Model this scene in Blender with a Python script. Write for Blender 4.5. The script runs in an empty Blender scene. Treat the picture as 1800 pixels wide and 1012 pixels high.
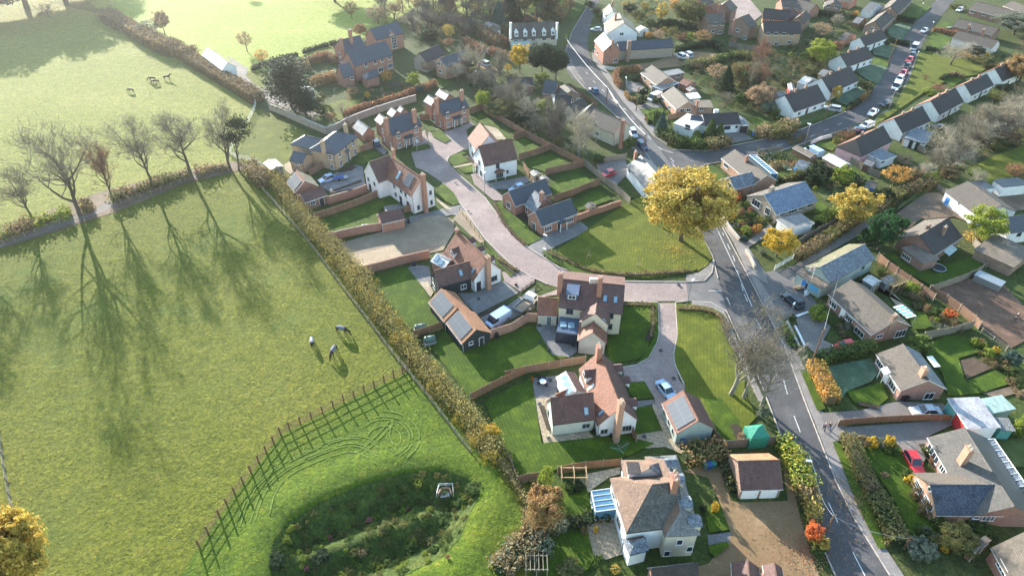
import bpy, bmesh, math, random
import numpy as np
from mathutils import Vector, Matrix
from math import sin, cos, radians as R, pi
sc = bpy.context.scene
col = sc.collection
CH, CF, CT, CR = 80.0, 1200.0, R(38.5), R(0.25)      # height, focal (px of 1800), pitch, roll
cam = bpy.data.objects.new('camera', bpy.data.cameras.new('camera')); col.objects.link(cam)
cam.data.sensor_width = 36; cam.data.lens = 36*CF/1800; cam.data.clip_end = 6000; cam.data.clip_start = 0.5
cam.matrix_world = Matrix.Translation((0, 0, CH)) @ Matrix.Rotation(R(90)-CT, 4, 'X') @ Matrix.Rotation(CR, 4, 'Z')
sc.camera = cam
SUN_AZ, SUN_EL = R(-32.5), R(16.5)                   # clockwise from +Y
w = bpy.data.worlds.new('World'); sc.world = w; w.use_nodes = True
nt = w.node_tree; bg = nt.nodes['Background']
sky = nt.nodes.new('ShaderNodeTexSky'); sky.sky_type = 'NISHITA'; sky.sun_disc = False
sky.sun_elevation = SUN_EL; sky.sun_rotation = SUN_AZ; sky.air_density = 1.6; sky.dust_density = .4; sky.ozone_density = 3
nt.links.new(sky.outputs[0], bg.inputs[0]); bg.inputs[1].default_value = 0.15
sl = bpy.data.lights.new('sun', 'SUN'); so = bpy.data.objects.new('sun', sl); col.objects.link(so)
sl.energy = 5.0; sl.angle = R(0.5); sl.color = (1.0, 0.94, 0.83)
so.rotation_euler = Vector((sin(SUN_AZ)*cos(SUN_EL), cos(SUN_AZ)*cos(SUN_EL), sin(SUN_EL))).to_track_quat('Z', 'Y').to_euler()
sc.view_settings.view_transform = 'Standard'; sc.view_settings.look = 'None'
sc.view_settings.exposure = 1.9; sc.view_settings.gamma = 1
TL = dict(a=(0,0,4), b=(420,0,4.729), c=(740,0,4.986), d=(1000,0,4.4975), e=(1380,0,4.286), f=(0,180,3.748), g=(440,180,5.62),
 h=(720,140,5.62), i=(1000,180,5.987), j=(1240,180,5.62), k=(1480,160,5.62), l=(480,300,5.62), m=(720,300,5.62), n=(620,400,5.62),
 o=(900,440,5.62), p=(1240,300,5.62), q=(1500,320,5.987), r=(1340,430,5.987), s=(1500,470,5.987), t=(1380,580,4.286),
 u=(1400,740,4.4975), v=(1160,700,5.62), w=(980,770,5.62), x=(920,600,5.62), y=(1120,480,5.62), z=(380,640,4.4975),
 A=(440,780,3.6), B=(0,420,3.748), C=(0,700,3.244), D=(480,540,4.286), E=(820,800,4.286), F=(1200,820,4.286), _=(0,0,1))
_fw = Vector((0, cos(CT), -sin(CT))); _up0 = Vector((0, sin(CT), cos(CT))); _r0 = Vector((1,0,0))
_rt = cos(CR)*_r0 + sin(CR)*_up0; _up = -sin(CR)*_r0 + cos(CR)*_up0
def px(t, p):
    if len(p) > 2 and isinstance(p[0], str): t, p = p[0], p[1:]
    o = TL[t]; return (o[0]+p[0]/o[2], o[1]+p[1]/o[2])
def ray(q): return (q[0]-900)*_rt - (q[1]-506)*_up + CF*_fw
def gp(q, z=0.0):
    d = ray(q); k = (CH-z)/-d.z; return Vector((d.x*k, d.y*k, z))
def G(t, *p, z=0.0): return gp(px(t, p), z)
def pj(P):
    p = Vector(P)-Vector((0,0,CH)); zz = p.dot(_fw); return (900+CF*p.dot(_rt)/zz, 506-CF*p.dot(_up)/zz)
def hit(q, P0, n):
    d = ray(q); o = Vector((0,0,CH)); k = (P0-o).dot(n)/d.dot(n); return o+d*k
def hgt(b, top):                                     # height of something seen from base pixel to top pixel
    B = gp(b); return min((abs(pj((B.x,B.y,i*.1))[1]-top[1]), i*.1) for i in range(1,320))[1]
def tag(o, label=None, cat=None, group=None, kind=None):
    if label: o['label'] = label
    if cat: o['category'] = cat
    if group: o['group'] = group
    if kind: o['kind'] = kind
    return o
LAB = {}
def empty(name, loc, rz=0, label=None, cat=None, group=None):
    o = bpy.data.objects.new(name, None); col.objects.link(o); o.location = loc; o.rotation_euler = (0,0,rz)
    o.empty_display_size = .1; tag(o, label, cat, group); return o
class MB:
    def __init__(s): s.v=[]; s.f=[]; s.m=[]; s.sm=False
    def add(s, vs, fs, mi=0):
        n=len(s.v); s.v += [tuple(x) for x in vs]; s.f += [tuple(i+n for i in f) for f in fs]; s.m += [mi]*len(fs)
    def quad(s, *vs, mi=0): s.add(vs, [tuple(range(len(vs)))], mi)
    def box(s, c, d, rz=0, mi=0, bottom=True):
        x,y,z=[k/2 for k in d]; ca,sa=cos(rz),sin(rz)
        vs=[(c[0]+ca*a*x-sa*b*y, c[1]+sa*a*x+ca*b*y, c[2]+e*z) for e in (-1,1) for a,b in ((-1,-1),(1,-1),(1,1),(-1,1))]
        fs=[(4,5,6,7),(0,1,5,4),(1,2,6,5),(2,3,7,6),(3,0,4,7)]
        if bottom: fs.append((3,2,1,0))
        s.add(vs,fs,mi)
    def obox(s, O, U, V, W, mi=0):                   # corner + three edge vectors
        O=Vector(O);U=Vector(U);V=Vector(V);W=Vector(W)
        vs=[O,O+U,O+U+V,O+V,O+W,O+U+W,O+U+V+W,O+V+W]
        fs=[(3,2,1,0),(4,5,6,7),(0,1,5,4),(1,2,6,5),(2,3,7,6),(3,0,4,7)]
        if U.cross(V).dot(W)<0: fs=[f[::-1] for f in fs]
        s.add(vs,fs,mi)
    def tube(s, pts, rs, n=6, cap=True, mi=0):
        base=len(s.v); k=len(pts); pts=[Vector(p) for p in pts]
        for i,p in enumerate(pts):
            t=(pts[min(i+1,k-1)]-pts[max(i-1,0)]).normalized()
            a=t.cross(Vector((0,0,1)) if abs(t.z)<.95 else Vector((1,0,0))).normalized(); b=t.cross(a)
            r=rs[i] if isinstance(rs,(list,tuple)) else rs
            for j in range(n):
                q=p+(a*cos(2*pi*j/n)+b*sin(2*pi*j/n))*r; s.v.append(tuple(q))
        for i in range(k-1):
            for j in range(n):
                s.f.append((base+i*n+j, base+i*n+(j+1)%n, base+(i+1)*n+(j+1)%n, base+(i+1)*n+j)); s.m.append(mi)
        if cap:
            s.f.append(tuple(base+j for j in range(n))[::-1]); s.m.append(mi)
            s.f.append(tuple(base+(k-1)*n+j for j in range(n))); s.m.append(mi)
    def build(s, name, mats, parent=None, uv=True, smooth=False):
        me=bpy.data.meshes.new(name); me.from_pydata(s.v,[],s.f)
        if not isinstance(mats,(list,tuple)): mats=[mats]
        for m in mats: me.materials.append(M(m) if isinstance(m,str) else m)
        if len(mats)>1: me.polygons.foreach_set('material_index', s.m)
        if smooth or s.sm: me.polygons.foreach_set('use_smooth',[True]*len(s.f))
        if uv: face_uv(me)
        me.update(); o=bpy.data.objects.new(name, me); col.objects.link(o)
        if parent: o.parent=parent
        return o
def face_uv(me):
    ul=me.uv_layers.new(name='UVMap'); vs=me.vertices; Z=Vector((0,0,1)); dat=[0.0]*(2*len(me.loops))
    for p in me.polygons:
        n=p.normal
        if abs(n.z)>.98: u=Vector((1,0,0)); v=Vector((0,1,0))
        else: u=Z.cross(n).normalized(); v=n.cross(u)
        for li in p.loop_indices:
            c=vs[me.loops[li].vertex_index].co; dat[2*li]=c.dot(u); dat[2*li+1]=c.dot(v)
    ul.data.foreach_set('uv',dat)
def raw(name, V, F, mats, parent=None, smooth=False, mi=None):   # numpy arrays to a mesh
    me=bpy.data.meshes.new(name); k=F.shape[1]; n=len(F)
    me.vertices.add(len(V)); me.vertices.foreach_set('co', V.astype(np.float32).ravel())
    me.loops.add(n*k); me.loops.foreach_set('vertex_index', F.astype(np.int32).ravel())
    me.polygons.add(n); me.polygons.foreach_set('loop_start', (np.arange(n)*k).astype(np.int32))
    for m in (mats if isinstance(mats,(list,tuple)) else [mats]): me.materials.append(M(m) if isinstance(m,str) else m)
    if smooth: me.polygons.foreach_set('use_smooth', np.ones(n,bool))
    me.update(calc_edges=True); return me
def link(name, me, parent=None):
    o=bpy.data.objects.new(name, me); col.objects.link(o)
    if parent: o.parent=parent
    return o
def kids(o): return KID.get(o.name, [])
def clone(o, parent=None):                           # a thing with its parts and their sub-parts
    c=o.copy(); col.objects.link(c)
    if parent: c.parent=parent
    for ch in list(o.children): clone(ch, c)
    return c
MATS={}
def M(n):
    if n not in MATS: MATS[n]=make_mat(n)
    return MATS[n]
class NB:
    def __init__(s,n):
        s.m=bpy.data.materials.new(n); s.m.use_nodes=True; s.t=s.m.node_tree; s.b=s.t.nodes['Principled BSDF']
        s.b.inputs['Roughness'].default_value=.85; s.b.inputs['Specular IOR Level'].default_value=.3
    def n(s,ty,**k):
        x=s.t.nodes.new(ty)
        for a,b in k.items():
            if a.startswith('i_'): x.inputs[int(a[2:])].default_value=b
            else: setattr(x,a,b)
        return x
    def l(s,a,b): s.t.links.new(a,b)
    def co(s,kind='Object'):
        return s.n('ShaderNodeTexCoord').outputs[kind] if kind!='W' else s.n('ShaderNodeNewGeometry').outputs['Position']
    def map(s,v,sc,rot=(0,0,0)):
        m=s.n('ShaderNodeMapping'); m.inputs['Scale'].default_value=sc if isinstance(sc,tuple) else (sc,)*3; m.inputs['Rotation'].default_value=rot
        s.l(v,m.inputs[0]); return m.outputs[0]
    def noise(s,v,scale,detail=3,rough=.6,dist=0):
        x=s.n('ShaderNodeTexNoise'); x.inputs['Scale'].default_value=scale; x.inputs['Detail'].default_value=detail
        x.inputs['Roughness'].default_value=rough; x.inputs['Distortion'].default_value=dist; s.l(v,x.inputs['Vector']); return x.outputs['Fac']
    def ramp(s,f,stops,interp='LINEAR'):
        r=s.n('ShaderNodeValToRGB'); r.color_ramp.interpolation=interp; e=r.color_ramp.elements
        while len(e)<len(stops): e.new(.5)
        for k,(p,c) in enumerate(stops): e[k].position=p; e[k].color=(c if len(c)==4 else (*c,1))
        s.l(f,r.inputs[0]); return r.outputs[0]
    def mix(s,f,a,b,mode='MIX'):
        x=s.n('ShaderNodeMix',data_type='RGBA',blend_type=mode)
        for sock,v in ((x.inputs[0],f),(x.inputs[6],a),(x.inputs[7],b)):
            if hasattr(v,'links') or isinstance(v,bpy.types.NodeSocket): s.l(v,sock)
            else: sock.default_value = v if not isinstance(v,tuple) else (*v,1) if len(v)==3 else v
        return x.outputs[2]
    def thr(s,f,lo,hi):
        x=s.n('ShaderNodeMapRange'); x.inputs[1].default_value=lo; x.inputs[2].default_value=hi; s.l(f,x.inputs[0]); return x.outputs[0]
    def bump(s,f,strength,dist):
        x=s.n('ShaderNodeBump'); x.inputs['Strength'].default_value=strength; x.inputs['Distance'].default_value=dist
        s.l(f,x.inputs['Height']); s.l(x.outputs[0],s.b.inputs['Normal']); return x
    def base(s,c): s.l(c,s.b.inputs['Base Color'])
def sc3(c,k): return tuple(min(1,x*k) for x in c)
GRASS={'paddock':((.060,.082,.004),(.125,.140,.008),(.20,.18,.030)), 'field':((.15,.21,.02),(.24,.29,.04),(.34,.35,.09)),
 'meadow':((.13,.155,.02),(.21,.22,.04),(.31,.29,.09)), 'lush':((.040,.078,.003),(.085,.135,.005),(.145,.155,.010)),
 'garden':((.024,.036,.010),(.050,.075,.012),(.10,.09,.038)), 'rough':((.030,.058,.010),(.06,.09,.014),(.13,.13,.03))}
ROOF={'tile_red':((.12,.050,.036),(.205,.085,.055),(.34,.16,.10)), 'tile_orange':((.20,.09,.05),(.34,.15,.075),(.46,.24,.13)),
 'tile_brown':((.08,.065,.053),(.118,.096,.078),(.165,.138,.112)), 'tile_plum':((.075,.038,.034),(.125,.062,.052),(.20,.11,.09)),
 'slate':((.022,.027,.040),(.032,.040,.056),(.05,.06,.08)), 'tile_grey':((.075,.068,.062),(.105,.095,.085),(.16,.145,.128)),
 'tile_dark':((.034,.028,.03),(.052,.042,.043),(.08,.065,.06)), 'tile_moss':((.09,.09,.045),(.145,.13,.07),(.22,.20,.13)),
 'frost_blue':((.07,.09,.15),(.16,.21,.30),(.32,.40,.5)), 'tile_navy':((.026,.03,.042),(.048,.055,.075),(.14,.16,.2)), 'tile_shaded':((.040,.038,.032),(.078,.072,.06),(.2,.195,.175)), 'frost_grey':((.06,.06,.058),(.14,.14,.138),(.33,.33,.33)), 'tile_old':((.11,.066,.045),(.165,.10,.068),(.25,.16,.115)),  # the old house's darker tile has shade put into its colour, plus pale specks
 'frost_glare_slate':((.04,.048,.062),(.10,.12,.145),(.36,.40,.44)), 'felt':((.14,.13,.13),(.2,.19,.185),(.27,.26,.25)), 'felt_brown':((.12,.095,.07),(.17,.13,.1),(.22,.18,.14)),  # pale slate: frost on some slopes, painted sun glare on others
 'asbestos':((.35,.34,.33),(.5,.49,.47),(.65,.64,.62)), 'felt_green':((.22,.32,.29),(.3,.4,.37),(.36,.46,.43)), 'rusty_white':((.12,.07,.06),(.3,.3,.33),(.5,.51,.55)), 'thatch':((.05,.045,.04),(.08,.07,.065),(.11,.1,.09))}
WALL={'render_white':(.76,.765,.77),'render_pink':(.76,.70,.70),'render_cream':(.54,.49,.39),'boards_dark':(.035,.045,.05),'boards_green':(.30,.38,.35),
 'boards_pale':(.42,.5,.47),'render_rose':(.75,.42,.42),'boards_grey':(.18,.2,.2),'render_lime':(.50,.54,.47),'render_grey':(.34,.32,.29)}
BRICK={'brick_red':((.30,.115,.075),(.38,.16,.105)),'brick_buff':((.38,.25,.15),(.46,.32,.2)),'brick_brown':((.2,.12,.09),(.27,.165,.12)),'brick_plum':((.2,.1,.08),(.28,.14,.11)),
 'brick_orange':((.34,.17,.11),(.42,.23,.15)),'brick_stone':((.30,.25,.2),(.38,.32,.26))}
PLAIN={'white_paint':((.8,.8,.78),.5),'dark_paint':((.03,.03,.035),.5),'glass':((.02,.03,.045),.08),'glass_roof':((.06,.15,.24),.08),'black_plastic':((.02,.02,.022),.5),
 'tyre':((.015,.015,.015),.8),'alloy':((.5,.5,.52),.3),'car_silver':((.42,.44,.47),.28),'car_white':((.75,.76,.78),.3),'car_red':((.55,.02,.025),.28),
 'car_blue':((.04,.09,.2),.25),'car_black':((.015,.016,.02),.25),'car_lightblue':((.34,.46,.62),.28),'car_navy':((.02,.035,.09),.25),'headlight':((.8,.8,.8),.1),'rear_lamp':((.4,.01,.01),.2),
 'wood_pale':((.42,.3,.17),.8),'wood_grey':((.26,.22,.17),.85),'wood_brown':((.16,.09,.055),.85),'wood_white':((.7,.7,.66),.7),'metal_grey':((.35,.37,.38),.45),
 'tank_green':((.10,.16,.13),.5),'tarp_green':((.03,.22,.15),.7),'tarp_blue':((.04,.10,.30),.5),'teal_paint':((.10,.30,.27),.5),'red_paint':((.35,.03,.03),.5),'blue_paint':((.05,.2,.5),.5),
 'solar':((.07,.085,.105),.6),'panel_line':((.13,.15,.17),.6),'concrete':((.42,.39,.35),.9),'mark_white':((.62,.6,.56),.8),'kerb':((.42,.36,.32),.9),'awning_blue':((.05,.35,.45),.6),
 'horse_rug':((.16,.16,.20),.8),'horse_rug_pale':((.42,.38,.40),.8),'horse_dark':((.025,.018,.015),.6),'skin':((.55,.33,.24),.6),'cloth_dark':((.03,.035,.05),.9),'cloth_blue':((.08,.1,.2),.9),
 'cloth_pale':((.5,.5,.5),.9),'hair_grey':((.5,.47,.43),.9),'hair_dark':((.04,.03,.02),.8),'soil':((.075,.05,.035),1),'hivis':((.5,.7,.02),.7),'cream_pot':((.6,.5,.38),.8),
 'lantern_glass':((.22,.32,.38),.05),'lead_blue':((.07,.10,.16),.5),'flag_red':((.5,.05,.05),.8),'wire':((.42,.42,.42),.6),'sign_blue':((.1,.35,.6),.5),'ice_white':((.75,.78,.82),.6),'cable_dark':((.08,.08,.08),.6),
 'bark':((.10,.082,.06),.95),'bark_pale':((.24,.21,.165),.95),'twig':((.19,.165,.12),.95),'twig_pale':((.38,.33,.25),.95),'twig_red':((.24,.12,.08),.95),'twig_dark':((.11,.095,.085),.95),'brown_board':((.25,.13,.07),.8)}
LEAF={'yellow':((.42,.26,.03),(.62,.42,.05)),'gold':((.34,.235,.045),(.56,.41,.10)),'orange':((.40,.18,.04),(.58,.32,.09)),'red':((.42,.07,.02),(.62,.20,.07)),'copper':((.24,.13,.06),(.38,.23,.11)),
 'green':((.035,.07,.014),(.085,.13,.03)),'dark':((.009,.024,.009),(.026,.05,.018)),'lime':((.14,.20,.03),(.28,.32,.05)),'olive':((.09,.10,.03),(.18,.17,.06)),'hedge':((.08,.13,.03),(.15,.20,.045)),
 'hedge_brown':((.15,.11,.06),(.26,.19,.10)),'blue_green':((.03,.07,.06),(.07,.12,.10)),'hedgerow':((.12,.10,.04),(.33,.28,.10)),'reed':((.12,.14,.04),(.22,.2,.07)),'beech':((.20,.095,.055),(.34,.18,.10)),
 'greygreen':((.10,.12,.09),(.2,.22,.16)),'cypress':((.016,.055,.018),(.035,.10,.03)),'russet':((.24,.16,.10),(.40,.28,.18)),'pink':((.28,.09,.09),(.42,.17,.15))}
def make_mat(n):
    k=NB(n)
    if n=='trk':
        x=k.ramp(k.noise(k.co('W'),2.5,3,.7),[(.35,(.07,.12,.008)),(.65,(.115,.165,.018))]); k.base(x); return k.m
    if n in GRASS or n=='paddock_ground':
        a,b,c=GRASS.get(n,GRASS['paddock']); P=k.co('W')
        big=k.noise(P,.035,4,.6); mid=k.noise(P,.5,4,.7,.4); fine=k.noise(P,1.9,4,.8,.8)
        c1=k.ramp(mid,[(.32,a),(.52,b),(.72,c)]); c2=k.ramp(big,[(.35,sc3(b,.82)),(.5,b),(.66,sc3(c,.95))])
        x=k.mix(.45,c1,c2); f=k.ramp(fine,[(.36,(.36,.42,.34)),(.5,(.95,.95,.9)),(.64,(1.5,1.42,1.3))]); x=k.mix(.85 if n!='lush' else .7,x,f,'MULTIPLY')
        if n=='paddock': x=k.mix(k.thr(k.noise(P,.07,4,.65),.52,.66),x,k.mix(.55,x,(.075,.12,.012)))
        k.base(x)
        h=k.mix(.5,mid,fine); k.bump(h,1.0,.8 if n in('paddock','meadow','lush','rough') else .25)
        k.b.inputs['Roughness'].default_value=.95
        return k.m
    if n.startswith('lawn'):
        P=k.co('W'); g={'lawn':((.045,.080,.003),(.092,.132,.006)),'lawn_dry':((.088,.105,.007),(.145,.15,.012)),'lawn_frost':((.075,.115,.065),(.15,.20,.14)),'lawn_dull':((.075,.095,.024),(.12,.13,.04))}[n]
        st=k.n('ShaderNodeTexWave'); st.inputs['Scale'].default_value=.55; st.inputs['Distortion'].default_value=1.5; st.inputs['Detail'].default_value=1
        k.l(k.map(P,1,(0,0,R(12 if n=='lawn_dry' else -20))),st.inputs[0])
        x=k.ramp(k.noise(P,.35,5,.8),[(.32,sc3(g[0],.8)),(.5,g[0]),(.66,g[1]),(.8,(g[1][0]*1.5,g[1][1]*1.15,g[1][2]*1.5))]); x=k.mix(.10,x,st.outputs[0],'OVERLAY')
        x=k.mix(.6,x,k.ramp(k.noise(P,5,2,.7),[(.3,(.62,.62,.6)),(.7,(1.3,1.3,1.2))]),'MULTIPLY'); k.base(x)
        k.bump(k.noise(P,4,3,.7),.6,.12); k.b.inputs['Roughness'].default_value=.95; return k.m
    if n in ROOF:
        a,b,c=ROOF[n]; U=k.co('UV'); P=k.co('W')
        br=k.n('ShaderNodeTexBrick'); br.offset=.5; br.inputs['Scale'].default_value=1
        fl=n.startswith(('felt','asb','that','rus'))
        br.inputs['Brick Width'].default_value=.28 if not fl else 3.; br.inputs['Row Height'].default_value=.24 if not fl else 1.2; br.inputs['Mortar Size'].default_value=.035 if not fl else .02
        br.inputs['Color1'].default_value=(*a,1); br.inputs['Color2'].default_value=(*c,1); br.inputs['Mortar'].default_value=(*sc3(a,.45),1)
        br.inputs['Mortar Smooth'].default_value=.3; k.l(U,br.inputs[0])
        big=k.ramp(k.noise(P,.5 if not n.startswith('frost') else .9,5,.75),[(.35,a),(.5,b),(.68,c)])
        spk=k.ramp(k.noise(P,6,3,.8),[(.38,sc3(a,.6)),(.5,b),(.62,sc3(c,1.3))])
        x=k.mix(.5,big,spk); x=k.mix(.75,x,k.ramp(k.noise(k.map(U,(1.6,.35,1)),1,4,.75),[(.36,(.62,.62,.6)),(.55,(1.05,1.03,1)),(.7,(1.3,1.28,1.22))]),'MULTIPLY'); x=k.mix((.6 if n in('tile_grey','tile_navy','frost_blue','tile_brown') else .38) if not fl else .1,x,br.outputs[0]); k.base(x)
        wv=k.n('ShaderNodeTexWave',wave_type='BANDS',bands_direction='Y',wave_profile='SAW'); wv.inputs['Scale'].default_value=1/(.3*2*pi)*pi; k.l(U,wv.inputs[0])
        k.bump(k.mix(.5,br.outputs['Fac'],k.noise(P,3,3,.7)),.5 if not fl else .2,.03)
        k.b.inputs['Roughness'].default_value=.42 if n=='slate' else (.55 if n.startswith('frost') or n in('asbestos','felt') else .72)
        k.b.inputs['Specular IOR Level'].default_value=.8 if n in('slate','asbestos') else .4
        return k.m
    if n in BRICK:
        a,b=BRICK[n]; br=k.n('ShaderNodeTexBrick'); br.inputs['Scale'].default_value=1; br.inputs['Brick Width'].default_value=.45; br.inputs['Row Height'].default_value=.15
        br.inputs['Mortar Size'].default_value=.012; br.inputs['Color1'].default_value=(*a,1); br.inputs['Color2'].default_value=(*b,1); br.inputs['Mortar'].default_value=(.42,.36,.3,1); k.l(k.co('UV'),br.inputs[0])
        x=k.mix(.6,br.outputs[0],k.ramp(k.noise(k.co('W'),1.2,4,.7),[(.3,(.68,.68,.68)),(.7,(1.15,1.12,1.1))]),'MULTIPLY'); k.base(x); return k.m
    if n in WALL:
        c=WALL[n]; x=k.mix(1,c,k.ramp(k.noise(k.co('W'),.9,4,.7),[(.3,(.86,.85,.82)),(.6,(1,1,1))]),'MULTIPLY')
        if n.startswith('boards'):
            wv=k.n('ShaderNodeTexWave',bands_direction='Y',wave_profile='SAW'); wv.inputs['Scale'].default_value=1.6; k.l(k.co('UV'),wv.inputs[0]); x=k.mix(.3,x,wv.outputs[0],'MULTIPLY'); k.bump(wv.outputs['Fac'],.5,.03)
        k.base(x); return k.m
    if n in LEAF:
        a,b=LEAF[n]; g=k.n('ShaderNodeNewGeometry'); x=k.ramp(g.outputs['Random Per Island'],[(0,a),(.6,b),(1,sc3(b,1.25))])
        x=k.mix(.5,x,k.ramp(k.noise(k.co('Object'),.7,3,.6),[(.35,(.72,.78,.6)),(.65,(1.15,1.05,1))]),'MULTIPLY')
        if n in('gold','yellow','copper','orange'): x=k.mix(k.thr(k.noise(k.co('Object'),.45,2,.5),.47,.66),x,k.mix(.5,x,(.16,.19,.04)))
        k.base(x)
        tr=k.n('ShaderNodeBsdfTranslucent'); k.l(x,tr.inputs[0]); ms=k.n('ShaderNodeMixShader'); ms.inputs[0].default_value=.32
        k.l(k.b.outputs[0],ms.inputs[1]); k.l(tr.outputs[0],ms.inputs[2]); k.l(ms.outputs[0],k.t.nodes['Material Output'].inputs[0]); return k.m
    if n.startswith('grd_'):                         # hard and loose surfaces
        a,b,scl,bm={'grd_asphalt':((.082,.077,.078),(.128,.12,.117),.6,.02),'grd_asphalt_old':((.14,.13,.125),(.19,.175,.165),.5,.02),'grd_paving_pink':((.31,.24,.22),(.43,.335,.30),.35,.02),
         'grd_paving_grey':((.20,.19,.185),(.30,.28,.27),.8,.03),'grd_gravel':((.22,.14,.07),(.32,.215,.115),.5,.05),'grd_gravel_grey':((.17,.16,.155),(.25,.235,.22),.7,.05),'grd_slabs':((.36,.29,.2),(.48,.4,.29),.5,.02),
         'grd_soil':((.09,.06,.04),(.16,.11,.07),.8,.2),'grd_earth':((.25,.19,.13),(.38,.29,.2),.35,.15),'grd_leaves':((.13,.075,.05),(.25,.145,.095),1.2,.15),'grd_drive':((.17,.15,.135),(.25,.22,.2),.5,.03),
         'grd_bed':((.045,.032,.024),(.10,.07,.045),1.5,.2),'grd_pavement':((.22,.195,.18),(.30,.265,.24),.6,.02),'grd_track':((.15,.105,.07),(.24,.175,.12),.4,.1),'grd_spoil':((.40,.30,.2),(.55,.43,.3),.5,.3)}[n]
        P=k.co('W'); x=k.ramp(k.noise(P,scl*.3,6,.75),[(.32,sc3(a,.85)),(.5,a),(.68,b)]); x=k.mix(.7,x,k.ramp(k.noise(P,4,3,.8),[(.3,(.7,.7,.7)),(.7,(1.22,1.22,1.22))]),'MULTIPLY')
        if 'slab' in n or 'paving' in n:
            br=k.n('ShaderNodeTexBrick'); br.inputs['Scale'].default_value=1; z=1.0 if 'slab' in n else .4; br.inputs['Brick Width'].default_value=z; br.inputs['Row Height'].default_value=z*.7
            br.inputs['Mortar Size'].default_value=.05 if 'slab' in n else .03; br.inputs['Color1'].default_value=(.85,.85,.85,1); br.inputs['Color2'].default_value=(1.15,1.12,1.1,1); br.inputs['Mortar'].default_value=(.5,.48,.45,1)
            k.l(k.map(P,1,(0,0,R(20))),br.inputs[0]); x=k.mix(.8,x,br.outputs[0],'MULTIPLY')
        k.base(x); k.bump(k.noise(P,3,4,.8),.6,bm); k.b.inputs['Roughness'].default_value=.9; return k.m
    if n=='fence_board':
        U=k.co('UV'); st=k.n('ShaderNodeTexWave',bands_direction='X'); st.inputs['Scale'].default_value=2.2; k.l(U,st.inputs[0])
        x=k.ramp(k.noise(k.co('W'),.35,3,.6),[(.3,(.22,.125,.08)),(.7,(.34,.2,.13))]); x=k.mix(.35,x,st.outputs[0],'MULTIPLY'); k.base(x); return k.m
    if n=='fence_grey':
        x=k.ramp(k.noise(k.co('W'),.5,3,.6),[(.3,(.17,.14,.11)),(.7,(.26,.22,.17))]); k.base(x); return k.m
    c,r=PLAIN[n]; 
    if r>=.7: x=k.mix(1,c,k.ramp(k.noise(k.co('W'),2,3,.7),[(.3,(.75,.75,.75)),(.7,(1.15,1.15,1.15))]),'MULTIPLY'); k.base(x)
    else: k.b.inputs['Base Color'].default_value=(*c,1)
    k.b.inputs['Roughness'].default_value=r
    if n in('glass','glass_roof','lantern_glass'): k.b.inputs['Specular IOR Level'].default_value=.7
    if n.startswith('car_'): k.b.inputs['Coat Weight'].default_value=.6; k.b.inputs['Coat Roughness'].default_value=.08; k.b.inputs['Specular IOR Level'].default_value=.5
    if n in('alloy','metal_grey'): k.b.inputs['Metallic'].default_value=.7
    return k.m
def pt_seg(P, A, B):
    ab=B-A; t=np.clip(((P-A)@ab)/(ab@ab),0,1); return np.linalg.norm(P-(A+t[:,None]*ab),axis=1)
def inside(P, poly):
    c=np.zeros(len(P),bool); n=len(poly)
    for i in range(n):
        a=poly[i]; b=poly[(i+1)%n]; m=((a[1]>P[:,1])!=(b[1]>P[:,1])); xx=(b[0]-a[0])*(P[:,1]-a[1])/(b[1]-a[1]+1e-12)+a[0]; c^=m&(P[:,0]<xx)
    return c
BASIN=np.array([[*G('A',*p)[:2]] for p in ((60,1000),(95,800),(130,640),(230,480),(440,350),(700,240),(1000,165),(1230,150),(1420,215),(1480,330),(1400,480),(1340,620),(1240,740),(1020,850),(760,960),(500,1080))])
def terrain(P):
    P=np.atleast_2d(np.asarray(P,float))[:,:2]; d=np.full(len(P),1e9)
    for i in range(len(BASIN)): d=np.minimum(d,pt_seg(P,BASIN[i],BASIN[(i+1)%len(BASIN)]))
    ins=inside(P,BASIN); s=np.where(ins,d,-d)
    z=-2.3*np.clip(s/4.2,0,1)**1.1
    rim=.45*np.exp(-((s+2.2)/2.2)**2); z=z+rim
    a=np.array(G('A',330,700)[:2]); b=np.array(G('A',1150,420)[:2]); r=pt_seg(P,a,b); z=z+np.where(ins,1.25*np.exp(-(r/1.5)**2),0)
    z+= np.where(ins,  .05*np.sin(P[:,0]*2.1+np.sin(P[:,1]*1.3)*2)*np.sin(P[:,1]*1.7),0)
    return z
def tz(x,y): return float(terrain([[x,y]])[0])
xs=sorted(set([-3000,-900,-400,-150,-60,40,150,400,900,3000]+list(np.arange(-38,22,.8)))); ys=sorted(set([-400,0,30,110,200,300,600,1500,4000]+list(np.arange(34,76,.8))))
X,Y=np.meshgrid(xs,ys); V=np.stack([X.ravel(),Y.ravel(),terrain(np.stack([X.ravel(),Y.ravel()],1))],1)
nx=len(xs); I=np.arange(len(V)).reshape(X.shape); F=np.stack([I[:-1,:-1],I[:-1,1:],I[1:,1:],I[1:,:-1]],-1).reshape(-1,4)
tag(link('ground', raw('ground',V,F,'paddock',smooth=True)),'rough tussocky paddock grass','ground',kind='structure')
_z=[.010]
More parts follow.
